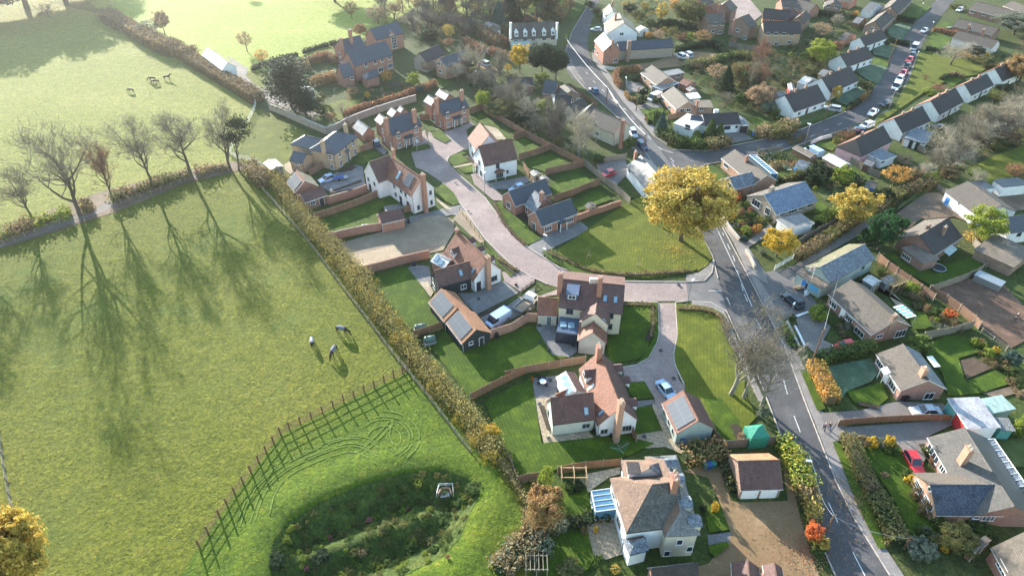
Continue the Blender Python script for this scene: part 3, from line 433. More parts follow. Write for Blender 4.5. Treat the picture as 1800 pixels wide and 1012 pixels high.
for mt,t,pts,lb in [
 ('lawn','l',[(440,480),(1050,280),(1180,250),(1260,330),(1090,360),(1060,400),(1030,430),(1075,540),(880,590),(700,630),(560,640)],'garden lawn with a white drum tank'),
 ('lawn','l',[(380,420),(560,370),(870,270),(1000,250),(880,300),(560,400),(400,470)],'shaded strip of lawn behind the boarded fence'),
 ('lawn','n',[(150,500),(540,400),(660,550),(880,950),(740,1010),(560,1010),(320,760)],'bright square lawn behind the dark boarded house'),
 ('lawn','D',[(1200,320),(1290,170),(1430,340),(1640,250),(1800,190),(1990,170),(2130,410),(2080,440),(1800,540),(1490,700)],'striped lawn below the cart lodge'),
 ('lawn','_',[(850,705),(935,665),(952,780),(1090,765),(1150,780),(1110,800),(1080,808),(912,838),(900,810)],'lawn left of the lower tiled house'),
 ('lawn','o',[(0,830),(160,750),(245,755),(200,1010),(560,1060),(300,1100),(-60,1000)],'lawn beside the stone patio'),
 ('lawn','o',[(1110,545),(1370,540),(1370,870),(1330,1000),(1250,1080),(950,1130),(935,900),(1040,820)],'shaded lawn right of the centre house'),
 ('lawn','y',[(140,300),(205,300),(210,600),(190,690),(110,840),(0,900),(90,780),(160,640),(165,330)],'grass verge along the drive'),
 ('lawn_dry','y',[(380,310),(560,320),(740,350),(860,420),(870,560),(960,700),(1000,900),(1060,1010),(1060,1200),(1180,1420),(1000,1620),(760,1650),(560,1560),(460,1080),(375,900),(365,820),(400,600)],'broad striped lawn beside the main road'),
 ('lawn','v',[(420,0),(600,0),(800,240),(740,270),(780,460),(600,470),(545,295)],'shaded corner of lawn by the green gazebo'),
 ('lawn','x',[(1050,410),(1190,400),(1290,560),(1130,580),(1040,520)],'small lawn in front of the tiled porch'),
 ('lawn','x',[(1110,660),(1260,640),(1370,880),(1110,925)],'small square lawn by the sandstone paving'),
 ('lawn_dry','_',[(980,440),(1010,420),(1050,392),(1098,360),(1130,382),(1160,400),(1200,430),(1222,462),(1225,475),(1190,484),(1130,490),(1060,484),(1010,470),(985,456)],'village green around the big golden tree'),
 ('lawn_dry','_',[(1098,360),(1130,345),(1175,350),(1205,375),(1235,418),(1252,455),(1243,468),(1226,478),(1222,462),(1180,410),(1130,382)],'grass under the big golden tree'),
 ('lawn','m',[(830,330),(920,300),(930,380),(1020,440),(1160,530),(1180,600),(1310,680),(1150,745),(1040,650),(930,520)],'front lawn of the slate roofed bungalow'),
 ('lawn','m',[(270,190),(330,130),(430,220),(495,330),(430,350),(300,280)],'lawn strip along the estate road'),
 ('lawn','h',[(400,760),(580,700),(600,740),(520,745),(580,820),(440,860),(385,810)],'curved lawn by the white cottage'),
 ('lawn','h',[(480,880),(640,840),(650,920),(540,930)],'small patch of lawn by the white cottage'),
 ('lawn','h',[(600,380),(710,330),(800,410),(1020,570),(1000,595),(950,590),(860,480),(730,450)],'lawn behind the white cottage'),
 ('lawn','h',[(1050,610),(1130,590),(1300,690),(1080,755)],'narrow sunlit lawn between board fences'),
 ('lawn','h',[(1090,820),(1400,740),(1610,860),(1360,930),(1250,890),(1200,880)],'lawn with two small sheds'),
 ('lawn','m',[(1390,130),(1640,0),(1800,110),(1800,180),(1480,290),(1420,240)],'sharply shaded lawn behind the slate bungalow'),
 ('lawn','_',[(1005,362),(1042,336),(1064,340),(1076,352),(1018,372)],'shaded lawn in front of the low brick wall'),
 ('lawn','h',[(210,530),(300,510),(410,600),(350,635),(230,570)],'small wedge of lawn between two drives'),
 ('lawn','h',[(140,460),(200,450),(300,510),(200,520)],'shaded grass beside the brick house'),
 ('lawn','h',[(0,680),(180,640),(215,680),(20,720)],'front grass of the second brick house'),
 ('lawn','n',[(1350,200),(1420,330),(1640,440),(1560,495),(1420,360),(1340,240)],'grass strip behind the dark boarded house'),
 ('lawn','m',[(790,760),(880,860),(1000,940),(1080,1005),(960,1010),(850,900)],'verge outside the dark boarded house'),
 ('lawn','m',[(1300,810),(1400,780),(1460,830),(1600,920),(1800,980),(1800,1100),(1600,1010),(1400,890)],'verge between road and green'),
 ('lawn','g',[(1000,620),(1080,500),(1180,480),(1290,530),(1160,600),(1110,630)],'front lawn of the buff brick house'),
 ('lawn','g',[(1075,380),(1140,430),(1085,450)],'triangle of lawn inside the board fence'),
 ('lawn_dry','b',[(560,910),(700,880),(900,830),(1000,830),(1050,900),(900,990),(820,1010),(760,960)],'sunlit orchard grass behind the brick boundary wall'),
 ('lawn_dry','b',[(400,520),(590,450),(800,380),(800,470),(700,500),(560,520)],'rough grass strip beyond the big brick house'),
 ('lawn_dull','b',[(1400,620),(1560,640),(1780,700),(1700,740),(1500,760)],'lawn beside the dark garden'),
 ('lawn','c',[(120,700),(240,690),(270,740),(130,770)],'sunlit lawn behind the slate roof house'),
 ('lawn','c',[(1330,50),(1400,0),(1450,0),(1400,120),(1330,190),(1300,180)],'green verge beside the top of the road'),
 ('lawn','c',[(590,520),(640,510),(690,560),(620,580)],'scrap of grass by the gravel parking'),
 ('lawn','d',[(830,380),(1000,340),(1020,370),(850,390)],'lawn beyond the pub car park'),
 ('lawn','d',[(1300,420),(1480,400),(1500,440),(1380,470)],'small bright lawn behind the grey fence'),
 ('lawn','d',[(560,870),(740,855),(760,900),(640,920),(590,910)],'front lawn of the brown roof bungalow'),
 ('lawn','i',[(1050,190),(1160,190),(1250,310),(1120,310)],'shaded lawn beside the grey roof'),
 ('lawn','i',[(1390,770),(1490,690),(1600,790),(1640,810),(1560,960),(1500,900)],'bright lawn at the road corner'),
 ('lawn','i',[(480,900),(520,910),(690,1012),(600,1010)],'narrow verge beside the boarded fence'),
 ('lawn','j',[(0,650),(60,640),(180,740),(160,900),(100,900),(0,850)],'lawn in front of the brown roofed bungalow'),
 ('lawn','j',[(720,700),(880,680),(960,740),(820,780),(740,740)],'small lawn with a clothes airer'),
 ('lawn','j',[(1070,420),(1240,390),(1300,430),(1250,490),(1130,450)],'lawn in front of the pink gabled house'),
 ('lawn','j',[(1400,640),(1640,740),(1560,860),(1440,740)],'long narrow lawn below the boarded fence'),
 ('lawn_dull','j',[(1130,780),(1350,820),(1420,870),(1300,900),(1180,980),(1100,900)],'shaded back lawn of the frosted roof bungalow'),
 ('lawn','p',[(980,330),(1120,290),(1210,380),(1110,430),(980,440)],'lawn beside the flat roofed garage'),
 ('lawn','j',[(860,190),(1170,60),(1300,100),(1180,170),(960,240)],'front lawn of the white bungalow by the junction'),
 ('lawn','j',[(400,160),(520,150),(640,210),(560,240),(490,240)],'side lawn of the white bungalow'),
 ('lawn_frost','e',[(520,530),(700,480),(770,520),(700,640),(600,600)],'frosty front lawn of the third white bungalow'),
 ('lawn','e',[(650,430),(780,470),(770,510),(660,490)],'sunlit strip of lawn between hedges'),
 ('lawn_frost','e',[(650,370),(760,340),(830,370),(790,450),(670,420)],'frosty lawn of the second white bungalow'),
 ('lawn_frost','e',[(760,210),(870,180),(950,210),(880,310),(780,280)],'frosty lawn of the first white bungalow'),
 ('lawn','e',[(870,60),(1050,40),(1100,60),(1000,150),(860,140)],'shaded lawn at the top of the street'),
 ('lawn_frost','e',[(380,700),(560,660),(620,720),(480,810),(380,770)],'frosty corner lawn of the fourth white bungalow'),
 ('lawn','e',[(350,780),(460,810),(450,840),(380,800)],'lawn edge by the junction'),
 ('lawn_dull','e',[(40,900),(320,810),(380,850),(100,960)],'shaded lawn strip'),
 ('lawn_dull','e',[(330,370),(470,370),(480,410),(400,410)],'back lawn between white bungalows'),
 ('lawn_dry','e',[(1010,390),(1180,400),(1330,450),(1520,520),(1440,570),(1250,600),(1100,670),(960,760),(830,850),(760,900),(670,950),(700,880),(820,820),(880,700),(940,590)],'long sunlit green between the parked cars and houses'),
 ('lawn','e',[(1060,350),(1110,250),(1170,260),(1250,290),(1230,350),(1150,390)],'lawn with a sharp shadow'),
 ('lawn','e',[(1140,200),(1180,170),(1260,180),(1250,230),(1130,230)],'front lawn of the upper brown bungalow'),
 ('lawn','e',[(1170,600),(1270,580),(1350,600),(1260,660)],'small hedged lawn on the green'),
 ('lawn_dry','k',[(1200,800),(1500,650),(1800,540),(1800,820),(1500,950),(1380,900)],'grass yard behind the bare tree belt'),
 ('lawn','k',[(860,310),(960,390),(880,360)],'scrap of lawn behind the white row'),
 ('lawn','q',[(290,760),(450,780),(560,870),(720,910),(900,900),(1340,760),(1380,860),(1260,960),(1040,1060),(830,1110),(560,960)],'dark lawn with a round trampoline'),
 ('lawn_dull','q',[(420,360),(480,250),(800,30),(860,20),(740,140),(300,430)],'grass strip beside the farm hedge'),
 ('lawn','r',[(1530,770),(1620,720),(1700,720),(1790,860),(1700,900),(1580,900)],'round lawn by the striped awning'),
 ('lawn','t',[(1050,120),(1220,50),(1400,70),(1470,170),(1300,220),(1360,400),(1580,310),(1750,390),(1480,480),(1300,500),(1220,500),(1180,330),(1050,200)],'back lawn around the vegetable plot'),
 ('lawn_frost','t',[(290,290),(640,220),(700,330),(640,400),(460,470),(400,560),(370,480)],'frosty front lawn behind the copper hedge'),
 ('lawn','t',[(460,470),(640,430),(720,400),(770,520),(700,580),(520,560)],'sunlit part of the front lawn'),
 ('lawn','t',[(110,310),(180,300),(300,600),(240,620)],'roadside grass strip'),
 ('lawn','u',[(280,170),(340,170),(560,600),(700,1012),(640,1012),(480,680)],'roadside verge below the walkers'),
 ('lawn','u',[(480,220),(620,210),(820,230),(900,370),(860,450),(960,620),(1040,780),(1200,930),(1160,1000),(900,900),(760,620),(560,320)],'long front lawn of the lower bungalow'),
 ('lawn_dull','t',[(1600,840),(1800,820),(1900,1040),(1700,1040)],'shaded back lawn at the right edge'),
 ('lawn','u',[(1140,820),(1500,800),(1600,850),(1400,960),(1200,930)],'shaded lawn below the lower bungalow'),
 ('lawn','F',[(150,310),(280,300),(350,480),(200,505)],'patch of lawn beside the old house'),
 ('lawn','F',[(190,600),(330,570),(350,600),(240,690),(200,650)],'lower patch of lawn beside the gravel'),
 ('lawn','w',[(0,440),(280,480),(350,740),(200,800),(0,740),(-80,600)],'lawn left of the glass conservatory'),
 ('lawn','E',[(600,560),(900,530),(960,780),(920,860),(780,950),(600,960),(560,760)],'dark lower garden lawn'),
 ('lawn','E',[(560,330),(700,290),(770,420),(720,480),(640,440)],'shaded lawn below the timber arbour')]:
    sheet('lawn',mt,t,pts,lb)
for t,pts,wd in [('m',[(830,330),(930,520),(1040,650),(1150,745)],.7),('o',[(345,10),(560,110),(700,190),(900,235),(1200,250),(1500,235),(1760,215)],.9),('o',[(1385,545),(1390,760),(1330,900)],.8),('y',[(390,360),(600,365),(760,400),(850,480)],.8),('o',[(1110,545),(1380,540)],.7),('y',[(860,540),(920,680),(980,780)],1.0),('v',[(730,270),(800,420)],1.4),('m',[(870,880),(1080,1010)],.5),('n',[(1440,340),(1600,470)],.5),('x',[(180,650),(260,880)],.8),('h',[(560,760),(640,830)],.9),('m',[(1170,530),(1300,660)],.5),('u',[(980,190),(1090,380)],.9),('t',[(540,560),(700,590)],.8)]:
    ribbon('flower_bed','grd_bed',t,pts,wd,'dark strip of planted bed')
def hb(mb, name, mats, parent, lab=None):
    o=mb.build(name,mats,parent)
    if parent and parent.type=='EMPTY': o.location=-parent.location
    if lab: o['label']=lab
    return o
UP=Vector((0,0,1))
class Blk: pass
def blk(H, t, p0, p1, p2, ze=2.3, pitch=38, ridge='a', hip=(0,0), wall='brick_red', roof='tile_brown', ov=.25, rise=None, edge=None, zb=0, wname='wall', lab=None, hm=0):
    b=Blk(); q0,q1=px(t,p0),px(t,p1); P0,P1=gp(q0,ze),gp(q1,ze); U=P0-P1
    n=Vector((U.y,-U.x,0)).normalized()
    if n.dot(Vector((P1.x,P1.y,0)))<0: n=-n
    if isinstance(p2,(int,float)): V=n*p2
    elif p2[0]=='r':
        q=px(t,p2[1:]); best=None
        for d in np.arange(1,9,.1):
            for a in range(22,60,2):
                Q=P1+n*d+UP*(d*math.tan(R(a))); r=pj(Q); e=math.hypot(r[0]-q[0],r[1]-q[1])
                if best is None or e<best[0]: best=(e,d,a)
        V=n*2*best[1]; pitch=best[2]; ridge='a'
    else:
        P2=gp(px(t,p2),ze); V=P2-P1
        if U.length>=V.length: u=U.normalized(); V=V-u*V.dot(u)
        else: v=V.normalized(); U=U-v*U.dot(v)
    b.C=[P1+U,P1,P1+V,P1+U+V]; b.ze=ze; b.U=U; b.V=V; C=b.C; mid=(C[0]+C[2])/2; b.mid=mid
    half=(V.length if ridge in('a','m') else U.length)/2; b.ridge=ridge
    if ridge=='f': b.rise=.0
    elif ridge=='m': b.rise=rise if rise else half*2*math.tan(R(pitch))
    else: b.rise=rise if rise else half*math.tan(R(pitch))
    if H is None: H=empty(*b_name[0:1],loc=(mid.x,mid.y,0))
    b.H=H; th=.13; r=b.rise
    m=MB()
    if ridge=='f':
        m.obox(C[1]-UP*.28,U,V,UP*.28)
        mm=[roof,edge] if edge else [roof]
        if edge: m.m=[1]*6; m.m[1]=0
    elif ridge=='m':
        a=[C[0],C[1],C[2]+UP*r,C[3]+UP*r]; lo=[x-UP*th for x in a]
        m.add(a+lo,[(0,1,2,3),(7,6,5,4),(0,4,5,1),(1,5,6,2),(2,6,7,3),(3,7,4,0)]); mm=[roof,edge] if edge else [roof]
        if edge: m.m=[0,1,1,1,1,1]
    else:
        if ridge=='a': E0,E1,E2,E3=C[0],C[1],C[2],C[3]      # slopes along E0E1 and E2E3
        else: E0,E1,E2,E3=C[1],C[2],C[3],C[0]
        ax=(E1-E0).normalized(); h=half
        R1=(E1+E2)/2+UP*r-ax*(h*hip[1] if ridge=='a' else h*hip[1]); R0=(E0+E3)/2+UP*r+ax*h*hip[0]
        top=[E0,E1,R1,R0,E2,E3]; lo=[x-UP*th for x in top]
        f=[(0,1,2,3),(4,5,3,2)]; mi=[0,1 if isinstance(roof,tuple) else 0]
        if hip[1]>0: f.append((1,4,2)); mi.append(hm)
        if hip[0]>0: f.append((5,0,3)); mi.append(hm)
        e=2 if isinstance(roof,tuple) else 1
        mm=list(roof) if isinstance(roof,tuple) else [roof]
        if edge: mm.append(edge)
        else: e=0
        for g in list(f): pass
        f2=[tuple(i+6 for i in x)[::-1] for x in f]; nf=len(f); f+=f2; mi+=[e]*len(f2)
        loop=[0,1,4,5] if True else []
        seq=[]
        seq.append((0,1)); 
        seq += [(1,4)] if hip[1]>0 else [(1,2),(2,4)]
        seq.append((4,5))
        seq += [(5,0)] if hip[0]>0 else [(5,3),(3,0)]
        for i,j in seq: f.append((i,i+6,j+6,j)); mi.append(e)
        m.v=[tuple(x) for x in top+lo]; m.f=f; m.m=mi
        b.R=(R0,R1)
        m.tube([R0+UP*.02,R1+UP*.02],.11,5,mi=0)
    cen=mid+UP*(r*.4)
    fix_out(m,cen); b.roof=hb(m,'roof',mm,H,lab)
    m=MB(); o=ov; u=U.normalized(); v=V.normalized(); ou=min(o,U.length*.1)*(1 if ridge!='a' else .6); ovv=min(o,V.length*.1)*(1 if ridge!='b' else .6)
    B=[C[0]-u*ou+v*ovv, C[1]+u*ou+v*ovv, C[2]+u*ou-v*ovv, C[3]-u*ou-v*ovv]; b.B=B
    base=[Vector((x.x,x.y,zb)) for x in B]; hw=ze-.16
    def at(x,y): return Vector((x.x,x.y,y))
    tan=r/half if ridge in 'ab' else (r/(2*half) if ridge=='m' else 0)
    ee=(ovv if ridge in('a','m') else ou)*tan
    tops=[at(x,hw+ee) for x in B]
    if ridge=='m': tops[2]=at(B[2],ze-.16+r-ovv*tan); tops[3]=at(B[3],ze-.16+r-ovv*tan)
    if ridge=='f': tops=[at(x,ze-.2) for x in B]
    vs=base+tops; fs=[(0,1,5,4),(2,3,7,6)]
    if ridge=='a':
        vs+=[at((B[1]+B[2])/2,ze-.16+r),at((B[3]+B[0])/2,ze-.16+r)]
        fs+= [(1,2,6,8,5)] if not hip[1] else [(1,2,6,5)]; fs+= [(3,0,4,9,7)] if not hip[0] else [(3,0,4,7)]
    elif ridge=='b':
        vs+=[at((B[0]+B[1])/2,ze-.16+r),at((B[2]+B[3])/2,ze-.16+r)]
        fs=[(0,1,5,8,4) if not hip[0] else (0,1,5,4),(2,3,7,9,6) if not hip[1] else (2,3,7,6),(1,2,6,5),(3,0,4,7)]
    else: fs+=[(1,2,6,5),(3,0,4,7)]
    m.add(vs,fs); fix_out(m,mid+UP*(ze*.5)); b.wall=hb(m,wname,wall,H)
    b.wallmat=wall
    if ridge in 'ab':
        for i,j in (((0,1),(2,3)) if ridge=='a' else ((1,2),(3,0))):
            m=MB(); m.tube([C[i]-UP*.1,C[j]-UP*.1],.07,5); m.tube([C[j]-UP*.1,B[j]+UP*(ze-B[j].z-.3),Vector((B[j].x,B[j].y,zb))],.045,4); hb(m,'gutter','dark_paint' if ze>2.6 else 'asbestos',H)
    return b
def fix_out(m,cen):
    for i,f in enumerate(m.f):
        P=[Vector(m.v[k]) for k in f]
        nn=Vector((0,0,0))
        for k in range(1,len(P)-1): nn+=(P[k]-P[0]).cross(P[k+1]-P[0])
        c=sum(P,Vector())/len(P)
        if nn.dot(c-cen)<0: m.f[i]=f[::-1]
def side(b,s):
    A,Bp=b.B[s],b.B[(s+1)%4]; d=(Bp-A); d.z=0; d.normalize(); n=Vector((d.y,-d.x,0))
    if n.dot(Vector((A.x,A.y,0))-Vector((b.mid.x,b.mid.y,0)))<0: n=-n
    return Vector((A.x,A.y,0)),d,n
def pane_mesh(P,d,n,w,h,cols,rows=1,fr=.07,off=.0,up=UP):
    m=MB(); cw=(w-fr)/cols; rh=(h-fr)/rows
    for i in range(cols):
        for j in range(rows):
            O=P-d*w/2+d*(fr+i*cw)+up*(-h/2+fr+j*rh)+n*off; m.quad(O,O+d*(cw-fr),O+d*(cw-fr)+up*(rh-fr),O+up*(rh-fr))
    return m
def win(b,s,t,p,w=1.2,h=1.1,name='window',fm='white_paint',cols=None,rows=1,z=None,lab=None,gm='glass'):
    A,d,n=side(b,s); P=hit(px(t,p),A,n)
    if z is not None: P.z=z
    P.z=max(P.z,h/2+.12); L=(b.B[(s+1)%4]-b.B[s]).length; k=(P-A).dot(d); k=min(max(k,w/2+.1),L-w/2-.1); P=A+d*k+UP*P.z
    m=MB(); m.obox(P-d*w/2-UP*h/2,d*w,UP*h,n*.07); o=hb(m,name,fm,b.H,lab)
    m=MB(); m.obox(P-d*(w/2+.06)-UP*(h/2+.07),d*(w+.12),UP*.06,n*.12); hb(m,'sill',fm,o)
    g=pane_mesh(P,d,n,w,h,cols or max(1,round(w/.55)),rows,off=.078); fixn(g,n); hb(g,'pane',gm,o); return o
def fixn(m,n):
    for i,f in enumerate(m.f):
        P=[Vector(m.v[k]) for k in f]
        if (P[1]-P[0]).cross(P[2]-P[1]).dot(n)<0: m.f[i]=f[::-1]
def door(b,s,t,p,w=1.0,h=2.05,mt='dark_paint',fm='white_paint',lab=None,handle=True,name='door'):
    A,d,n=side(b,s); P=hit(px(t,p),A,n); L=(b.B[(s+1)%4]-b.B[s]).length; k=min(max((P-A).dot(d),w/2+.1),L-w/2-.1); P=A+d*k+UP*(h/2+.05)
    m=MB(); m.obox(P-d*(w/2+.08)-UP*h/2,d*(w+.16),UP*(h+.08),n*.05); f=hb(m,'door_frame',fm,b.H)
    m=MB(); m.obox(P-d*w/2-UP*h/2,d*w,UP*h,n*.09); o=hb(m,name,mt,b.H,lab)
    if handle: m=MB(); m.box(P+d*w*.38+n*.12,(.1,.1,.1)); hb(m,'handle','alloy',o)
    return o
def slope(b,s):
    """plane of the roof slope above side s"""
    C=b.C; A,B2=C[s],C[(s+1)%4]; d=(B2-A).normalized(); inn=(b.mid-(A+B2)/2); inn.z=0; inn-=d*inn.dot(d); w=inn.length; inn.normalize()
    rr=b.rise/(w if b.ridge!='m' else 2*w) if b.ridge!='f' else 0
    up=(inn+UP*rr).normalized(); n=d.cross(up)
    if n.z<0: n=-n
    return A,d,up,n
def skylight(b,s,t,p,w=.8,h=1.1,lab=None,gm='lantern_glass',fm='lead_blue'):
    A,d,up,n=slope(b,s); P=hit(px(t,p),A,n); m=MB(); m.obox(P-d*w/2-up*h/2,d*w,up*h,n*.09); o=hb(m,'skylight',fm,b.H,lab)
    g=pane_mesh(P,d,n,w,h,1,1,off=.095,up=up); fixn(g,n); hb(g,'pane',gm,o); return o
def solar(b,s,t,q,cols=4,rows=2,lab='dark solar panels in a grid'):
    A,d,up,n=slope(b,s); Q=[hit(px(t,p),A,n) for p in q]; cs=[(x-A).dot(d) for x in Q]; us=[(x-A).dot(up) for x in Q]
    c0,c1=sorted(cs)[:2],sorted(cs)[2:]; c0=sum(c0)/2; c1=sum(c1)/2; u0=sum(sorted(us)[:2])/2; u1=sum(sorted(us)[2:])/2
    m=MB(); O=A+d*c0+up*u0; m.obox(O+n*.02,d*(c1-c0),up*(u1-u0),n*.08); o=hb(m,'solar_panel','panel_line',b.H,lab)
    g=MB(); cw=(c1-c0)/cols; rh=(u1-u0)/rows
    for i in range(cols):
        for j in range(rows):
            X=O+d*(i*cw+.05)+up*(j*rh+.05)+n*.11; g.quad(X,X+d*(cw-.1),X+d*(cw-.1)+up*(rh-.1),X+up*(rh-.1))
    fixn(g,n); hb(g,'cell','solar',o); return o
def chimney(b,t,p,zt,w=.75,d=.55,zb=None,mt='brick_red',pots=2,lab=None):
    P=gp(px(t,p),zt); zb=zb if zb is not None else b.ze; a=math.atan2(b.U.y,b.U.x); m=MB()
    m.box((P.x,P.y,(zt+zb)/2),(w,d,zt-zb),a); m.box((P.x,P.y,zt-.1),(w+.14,d+.14,.14),a)
    o=hb(m,'chimney',mt,b.H,lab)
    for k in range(pots):
        m=MB(); off=(k-(pots-1)/2)*w*.5; x=P.x+cos(a)*off; y=P.y+sin(a)*off; m.tube([(x,y,zt-.02),(x,y,zt+.4)],[.13,.1],8); hb(m,'chimney_pot','cream_pot',o)
    return o
def dormer(b,s,t,p,w=1.3,h=1.0,roof='tile_red',wall='render_white',rise=.6,flat=False,lab=None,windowm='white_paint'):
    A,d,up,n=slope(b,s); P=hit(px(t,p),A,n); out=Vector((n.x,n.y,0)).normalized(); tn=Vector((n.x,n.y,0)).length/n.z
    L1=h/tn; L2=(h+rise)/tn; F=P+out*.0; m=MB()
    a0=F-d*w/2; a1=F+d*w/2
    m.add([a0,a1,a1+UP*h,a0+UP*h,a1+UP*h-out*L1,a0+UP*h-out*L1,F+UP*(h+rise*.95)],[(0,1,2,6,3) if not flat else (0,1,2,3),(1,4,2),(0,3,5)])
    fix_out(m,F-out*.5+UP*h*.4); o=hb(m,'dormer',wall,b.H,lab)
    m=MB(); e=.15
    if flat:
        m.obox(F-d*(w/2+e)+UP*h+out*e,d*(w+2*e),-out*(L1+e),UP*.12)
    else:
        rf=F+UP*(h+rise)+out*e; rb=F+UP*(h+rise)-out*L2
        for sg in (-1,1):
            ef=F+d*sg*(w/2+e)+UP*(h-.1)+out*e; eb=F+d*sg*(w/2+e)+UP*(h-.1)-out*L1
            m.add([rf,ef,eb,rb,rf-UP*.08,ef-UP*.08],[(0,1,2,3),(0,4,5,1)])
        fix_out(m,F+UP*h*.5-out*.4)
    hb(m,'dormer_roof',roof,o)
    Wc=F+UP*h*.55; m=MB(); m.obox(Wc-d*w*.36-UP*h*.36,d*w*.72,UP*h*.72,out*.05); hb(m,'window',windowm,o)
    g=pane_mesh(Wc,d,out,w*.68,h*.68,2,1,off=.056); fixn(g,out); hb(g,'pane','glass',o); return o
def porch(b,s,t,p,w=1.6,dep=1.1,h=2.3,roof='tile_red',posts='white_paint',mono=False,lab=None):
    A,d,n=side(b,s); P=hit(px(t,p),A,n); k=(P-A).dot(d); P=A+d*k; m=MB(); r=.6
    if mono: m.add([P-d*w/2+UP*(h+.5),P+d*w/2+UP*(h+.5),P+d*w/2+n*dep+UP*h,P-d*w/2+n*dep+UP*h,P-d*w/2+UP*(h+.4),P+d*w/2+UP*(h+.4),P+d*w/2+n*dep+UP*(h-.1),P-d*w/2+n*dep+UP*(h-.1)],[(0,1,2,3),(4,5,6,7),(0,4,7,3),(1,5,6,2),(3,2,6,7)])
    else:
        a=P-d*w/2+UP*h; c=P+d*w/2+UP*h; k0=P+UP*(h+r); N=n*dep
        m.add([a,c,k0,a+N,c+N,k0+N],[(0,2,5,3),(2,1,4,5),(3,4,5),(0,1,4,3)])
    fix_out(m,P+n*dep*.4+UP*(h+.1)); o=hb(m,'porch_roof',roof,b.H,lab)
    for sg in (-1,1): m=MB(); m.obox(P+d*sg*(w/2-.1)+n*(dep-.15)-d*.05,d*.1,n*.1,UP*(h)); hb(m,'porch_post',posts,b.H)
    return o
def house(t,p,z,label,cat='house',name='house',group=None):
    P=G(t,*p,z=z); return empty(name,(P.x,P.y,0),0,label,cat,group)
def glassbox(H,t,p0,p1,p2,ze,rise,name='conservatory',bars=5,fm='white_paint',gm='glass_roof',base='brick_red'):
    """glazed lean-to: low wall, mullions, glass and roof bars"""
    P0,P1,P2=[G(t,*p,z=ze) for p in (p0,p1,p2)]; U=P0-P1; V=P2-P1; u=U.normalized(); V=V-u*V.dot(u) if U.length>V.length else V
    if U.length<=V.length: v=V.normalized(); U=U-v*U.dot(v)
    g0=Vector((P1.x,P1.y,0)); m=MB(); m.obox(g0,U,V,UP*.6); w_=hb(m,'low_wall',base,H)
    m=MB(); A=[P1,P1+U,P1+U+V+UP*rise,P1+V+UP*rise]; m.quad(*A); bs=[Vector((a.x,a.y,.6)) for a in A]
    for i in range(4): m.quad(bs[i],bs[(i+1)%4],A[(i+1)%4],A[i])
    fix_out(m,(A[0]+A[2])/2-UP*1.0); o=hb(m,name+'_glass',gm,H)
    m=MB(); 
    for i in range(bars+1):
        k=i/bars; a=P1+U*k; c=a+V+UP*rise; m.tube([a+UP*.04,c+UP*.04],.05,4); m.tube([Vector((a.x,a.y,.6)),a],.05,4); m.tube([Vector((c.x,c.y,.6)),c],.05,4)
    for i in range(4):
        m.tube([A[i]+UP*.04,A[(i+1)%4]+UP*.04],.07,4); m.tube([bs[i],bs[(i+1)%4]],.05,4)
    hb(m,name+'_frame',fm,H); return o
WH='render_white'
H=house('h',(850,820),4,'white rendered L shaped cottage with red brown tiled roofs beside the curving paved road')
b=blk(H,'h',(570,580),(660,705),(900,640),4.2,47,'a',wall=WH,roof='tile_red')
a=blk(H,'h',(1070,782),(737,857),('r',678,660),4.2,wall=WH,roof='tile_plum')
win(a,0,'h',(870,850),.9,1.3,fm='boards_grey'); win(a,0,'h',(967,908),.5,.8,fm='boards_grey')
win(a,0,'h',(885,945),2.0,1.3,fm='boards_pale',cols=4); porch(a,0,'h',(882,990),2.6,1.1,2.1,roof='tile_red',lab='tiled canopy over the bay window')
win(a,1,'h',(688,818),.9,1.1,fm='boards_grey'); win(a,1,'h',(705,925),1,1.1,fm='boards_grey'); door(a,1,'h',(665,880)); porch(a,1,'h',(668,890),1.3,.9,2.2,mono=True,roof='tile_plum')
win(b,0,'h',(603,640),.9,1.1,fm='boards_grey'); win(b,0,'h',(625,735),.9,1.1,fm='boards_grey')
def brick_house(t,lab,e0,e1,rg,wings,ch,up_,lo,dr,gab):
    H=house(t,e1,4,lab,group=None)
    a=blk(H,t,e0,e1,('r',*rg),4.3,wall='brick_red',roof='slate')
    for w0,w1,wd in wings: blk(H,t,w0,w1,wd,4.0,40,'a',wall='brick_red',roof='slate',lab='bright wet slate on the rear wing')
    for c in ch: chimney(a,t,c,8.6,1.1,.6)
    for p in up_: win(a,0,t,p,.95,1.35,cols=2,rows=2)
    for p in up_: dormer(a,0,t,(p[0]-2,p[1]-22),1.2,.35,roof='slate',wall='brick_red',rise=.55)
    for p in lo: win(a,0,t,p,.95,1.35,cols=2,rows=2)
    for p in dr: door(a,0,t,p,.9,2.1,mt='boards_grey')
    porch(a,0,t,((dr[0][0]+dr[1][0])/2,(dr[0][1]+dr[1][1])/2),2.6,.9,2.5,roof='slate',mono=True,lab='slate canopy over two front doors')
    for p in gab: win(a,1,t,p,.5,1.2)
brick_house('h','red brick pair with two tall chimneys at the far end of the paved close',(590,272),(330,357),(268,238),[((135,215),(212,260),3.4),((250,150),(350,205),3.2)],[(262,188),(512,108)],[(376,355),(533,305)],[(382,445),(540,392)],[(440,440),(487,425)],[(226,310),(236,395),(302,440)])
brick_house('g','red brick pair with slate roof left of the white cottage',(1700,228),(1400,330),(1322,182),[((1225,175),(1290,225),3.2),((1345,112),(1400,150),3.2),((1440,85),(1480,110),2.6)],[(1336,160),(1614,75)],[(1462,328),(1640,270)],[(1474,425),(1648,365)],[(1538,420),(1590,402)],[(1308,280),(1320,360),(1390,425)])
H=house('g',(1170,300),2,'small brick garage with slate roof coloured pale for sun glare','garage','garage')
